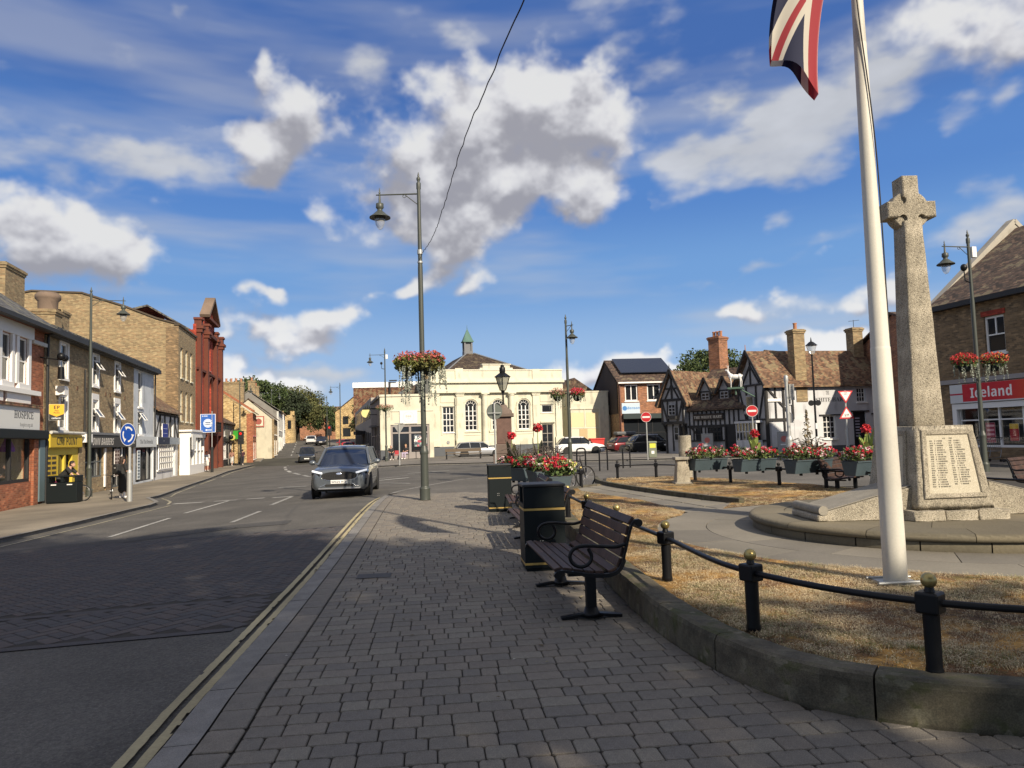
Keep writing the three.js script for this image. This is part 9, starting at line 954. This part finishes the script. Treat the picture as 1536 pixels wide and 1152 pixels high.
{ const p = person('person in black with a backpack and white trainers holding a bicycle', -16.45, 31.2, Math.PI - 0.5, { ...STAND, el: [0.3, 1.14, 0.08], wl: [0.44, 0.98, 0.26], er: [-0.2, 1.14, 0.06], wr: [-0.1, 1.02, 0.24] }, { c: 0.013, skirt: true, leg: 1.1, long: true }); mesh('backpack', [rb(-0.16, 1.02, -0.36, 0.16, 1.44, -0.13, 0.07, 3)], M.blackMatt, p); mesh('backpack_badge', [bx(-0.08, 1.26, -0.366, 0.02, 1.3, -0.358)], M.offWhite, p); mesh('socks', [cyl(0.05, 0.052, 0.16, 0.12, 0.1, 0, 10), cyl(0.05, 0.052, 0.16, -0.12, 0.1, 0, 10)], M.whitePaint, p); }
person('man in white shirt and shorts walking past the red bank', -27.0, 65.2, 0.4, WALK, { top: M.whitePaint, pants: mat([0.6, 0.58, 0.54], 0.9), leg: 0.95 });
person('woman in a brown top and white skirt outside the dark pub', -30.6, 80.5, Math.PI, WALK, { c: 0.024, top: mat([0.3, 0.16, 0.12], 0.9), pants: M.offWhite, skirt: true, long: true, hair: mat([0.2, 0.1, 0.05], 0.8) });
person('person in dark maroon clothes beside the dark pub', -30.2, 82.6, Math.PI, WALK, { c: 0.024, top: mat([0.06, 0.02, 0.03], 0.9), pants: mat([0.03, 0.03, 0.04], 0.9), leg: 1.8 });
person('person in white and red far up the left pavement', -37.6, 115, 0.2, WALK, { c: 0.03, top: mat([0.7, 0.68, 0.66], 0.9), pants: mat([0.3, 0.05, 0.06], 0.9) });
person('seated person in black at the cafe table', -11.3, 68.2, 0.3, SIT, { c: 0.02, top: M.blackMatt, pants: mat([0.03, 0.03, 0.04], 0.9), leg: 1.8, hair: mat([0.3, 0.28, 0.26], 0.8) });
person('seated person in pale trousers at the cafe window', -9.95, 68.5, -0.4, SIT, { c: 0.02, top: M.dark, pants: mat([0.45, 0.38, 0.5], 0.9), leg: 1.8, long: true, hair: mat([0.3, 0.18, 0.09], 0.8) });
for (const [x, d, l, c] of [[-11.3, 68.3, 'black chair under the seated person in black', M.blackMatt], [-9.95, 68.6, 'black chair under the person in pale trousers', M.blackMatt], [-10.7, 67.6, 'small red chair at the corner cafe', mat([0.4, 0.04, 0.05], 0.6)]]) { const t = thing('cafe_chair', l, 'chair', x, d, { group: 'chairs outside the corner cafe' }); mesh('seat', [rb(-0.22, 0.41, -0.22, 0.22, 0.45, 0.22, 0.015)], c, t); mesh('backrest', [rb(-0.22, 0.5, -0.26, 0.22, 0.85, -0.22, 0.015)], c, t); for (const [a, b] of [[-0.2, -0.2], [0.2, -0.2], [-0.2, 0.2], [0.2, 0.2]]) mesh('leg', [rod(V(a, 0, b * 1.1), V(a, b < 0 ? 0.85 : 0.42, b * 1.1), 0.014)], M.black, t); }
{ const t = thing('cafe_table', 'small round wooden cafe table by the corner window', 'table', -9.0, 68.2); mesh('table_top', [cyl(0.38, 0.38, 0.03, 0, 0.71, 0, 20)], M.woodB, t); mesh('leg', [cyl(0.03, 0.03, 0.71, 0, 0, 0, 8), cyl(0.22, 0.2, 0.02, 0, 0, 0, 14)], M.black, t); }

// ================================================================ trees
const treeLeaf = new THREE.MeshPhysicalMaterial({ vertexColors: true, roughness: 0.85, side: THREE.DoubleSide });
function tree(label, x, d, H, o) {
  const t = thing('tree', label, 'tree', x, d, { y: o.y ?? T(x, d) - 0.1, group: o.group ?? 'trees of the town' }), r = rng(o.seed), R = o.R, cb = o.base ?? H * 0.25, limbs = [], cl = [];
  const n = o.clumps ?? 26; for (let i = 0; i < n; i++) { const a = i * 2.4 + r(), v = (i + 0.5) / n, el = mix(-0.6, 1, v), rr = Math.sqrt(Math.max(0, 1 - el * el * 0.9)) * (0.55 + 0.45 * r()); cl.push([Math.cos(a) * R * rr * 0.85, cb + (H - cb) * (0.5 + 0.47 * el) * (0.95 + 0.1 * r()), Math.sin(a) * R * rr * 0.85, R * (0.26 + 0.2 * r())]); }
  mesh('trunk', [lathe([[0.05 * R + 0.2, 0], [0.035 * R + 0.13, 0.8], [0.03 * R + 0.1, cb], [0.02 * R + 0.04, H * 0.7], [0.01, H * 0.85]], 0, 0, 0, 10)], mat([0.09, 0.07, 0.05], 0.95, { map: blotch }), t); cl.forEach((c, i) => { if (i % 2 === 0) limbs.push(rod(V(0, Math.min(c[1] * 0.6, H * 0.6), 0), V(c[0] * 0.9, c[1], c[2] * 0.9), 0.05 + R * 0.012, 0.02, 5)); }); mesh('limbs', limbs, mat([0.08, 0.06, 0.045], 0.95), t);
  const m = stuffPart('crown', leafCloud(o.n ?? 7000, (q) => { const c = cl[Math.floor(q() * cl.length)]; let a, b, e; do { a = q() * 2 - 1; b = q() * 2 - 1; e = q() * 2 - 1; } while (a * a + b * b + e * e > 1); const k = 1.02 - 0.25 * q(); return [c[0] + a * c[3] * k, c[1] + b * c[3] * 0.78 * k, c[2] + e * c[3] * k]; }, o.leaf ?? 0.16, o.cols, o.seed + 5, 0.35), treeLeaf, t); return t;
}
const TG = [[0.055, 0.085, 0.025], [0.04, 0.065, 0.02], [0.075, 0.10, 0.03]], TO = [[0.10, 0.11, 0.035], [0.08, 0.085, 0.03], [0.12, 0.12, 0.04]], TD = [[0.03, 0.045, 0.018], [0.025, 0.035, 0.016]];
tree('dark tree rising behind the inn chimney', 20.6, 76, 9.6, { R: 4.0, seed: 3, cols: TG, n: 9000, leaf: 0.17, base: 4 });
tree('green tree above the chimneys on the left of the street', -45, 128, 11.2, { R: 5.6, seed: 13, cols: TG, n: 11000, leaf: 0.24, base: 5 });
tree('dark copper tree in the middle of the far group', -45, 146, 9.2, { R: 4.6, seed: 23, cols: TD, n: 9000, leaf: 0.25, base: 3.5 });
tree('tall open olive green tree right of the far group', -47, 160, 10.5, { R: 6.2, seed: 33, cols: TO, n: 9000, leaf: 0.24, base: 4 });
tree('lower olive tree before the stone lodge', -43.5, 150, 7.6, { R: 4.4, seed: 43, cols: TO, n: 9000, leaf: 0.24, base: 2.5 });
tree('bushy green tree on the right side of the far street', -30.5, 152, 7.5, { R: 3.6, seed: 53, cols: TG, n: 5000, leaf: 0.22, base: 1 });
tree('small green tree by the far yellow house', -46, 182, 8.0, { R: 4.5, seed: 63, cols: TG, n: 4500, leaf: 0.24, base: 1.5 });
tree('green tree closing the far left of the hill', -64, 182, 9, { R: 6, seed: 73, cols: TG, n: 7000, leaf: 0.35, base: 3 });
// great trees behind the viewer, whose shade lies over the near pavement and road
for (const [x, d, H, R, s, l, b] of SHADE) tree(l, x, d, H, { R, seed: s, cols: TG, n: H > 12 ? 10500 : 2100, leaf: 0.21, base: b, clumps: 46, y: 0, group: 'great trees behind the viewer' });
renderer.render(scene, camera);
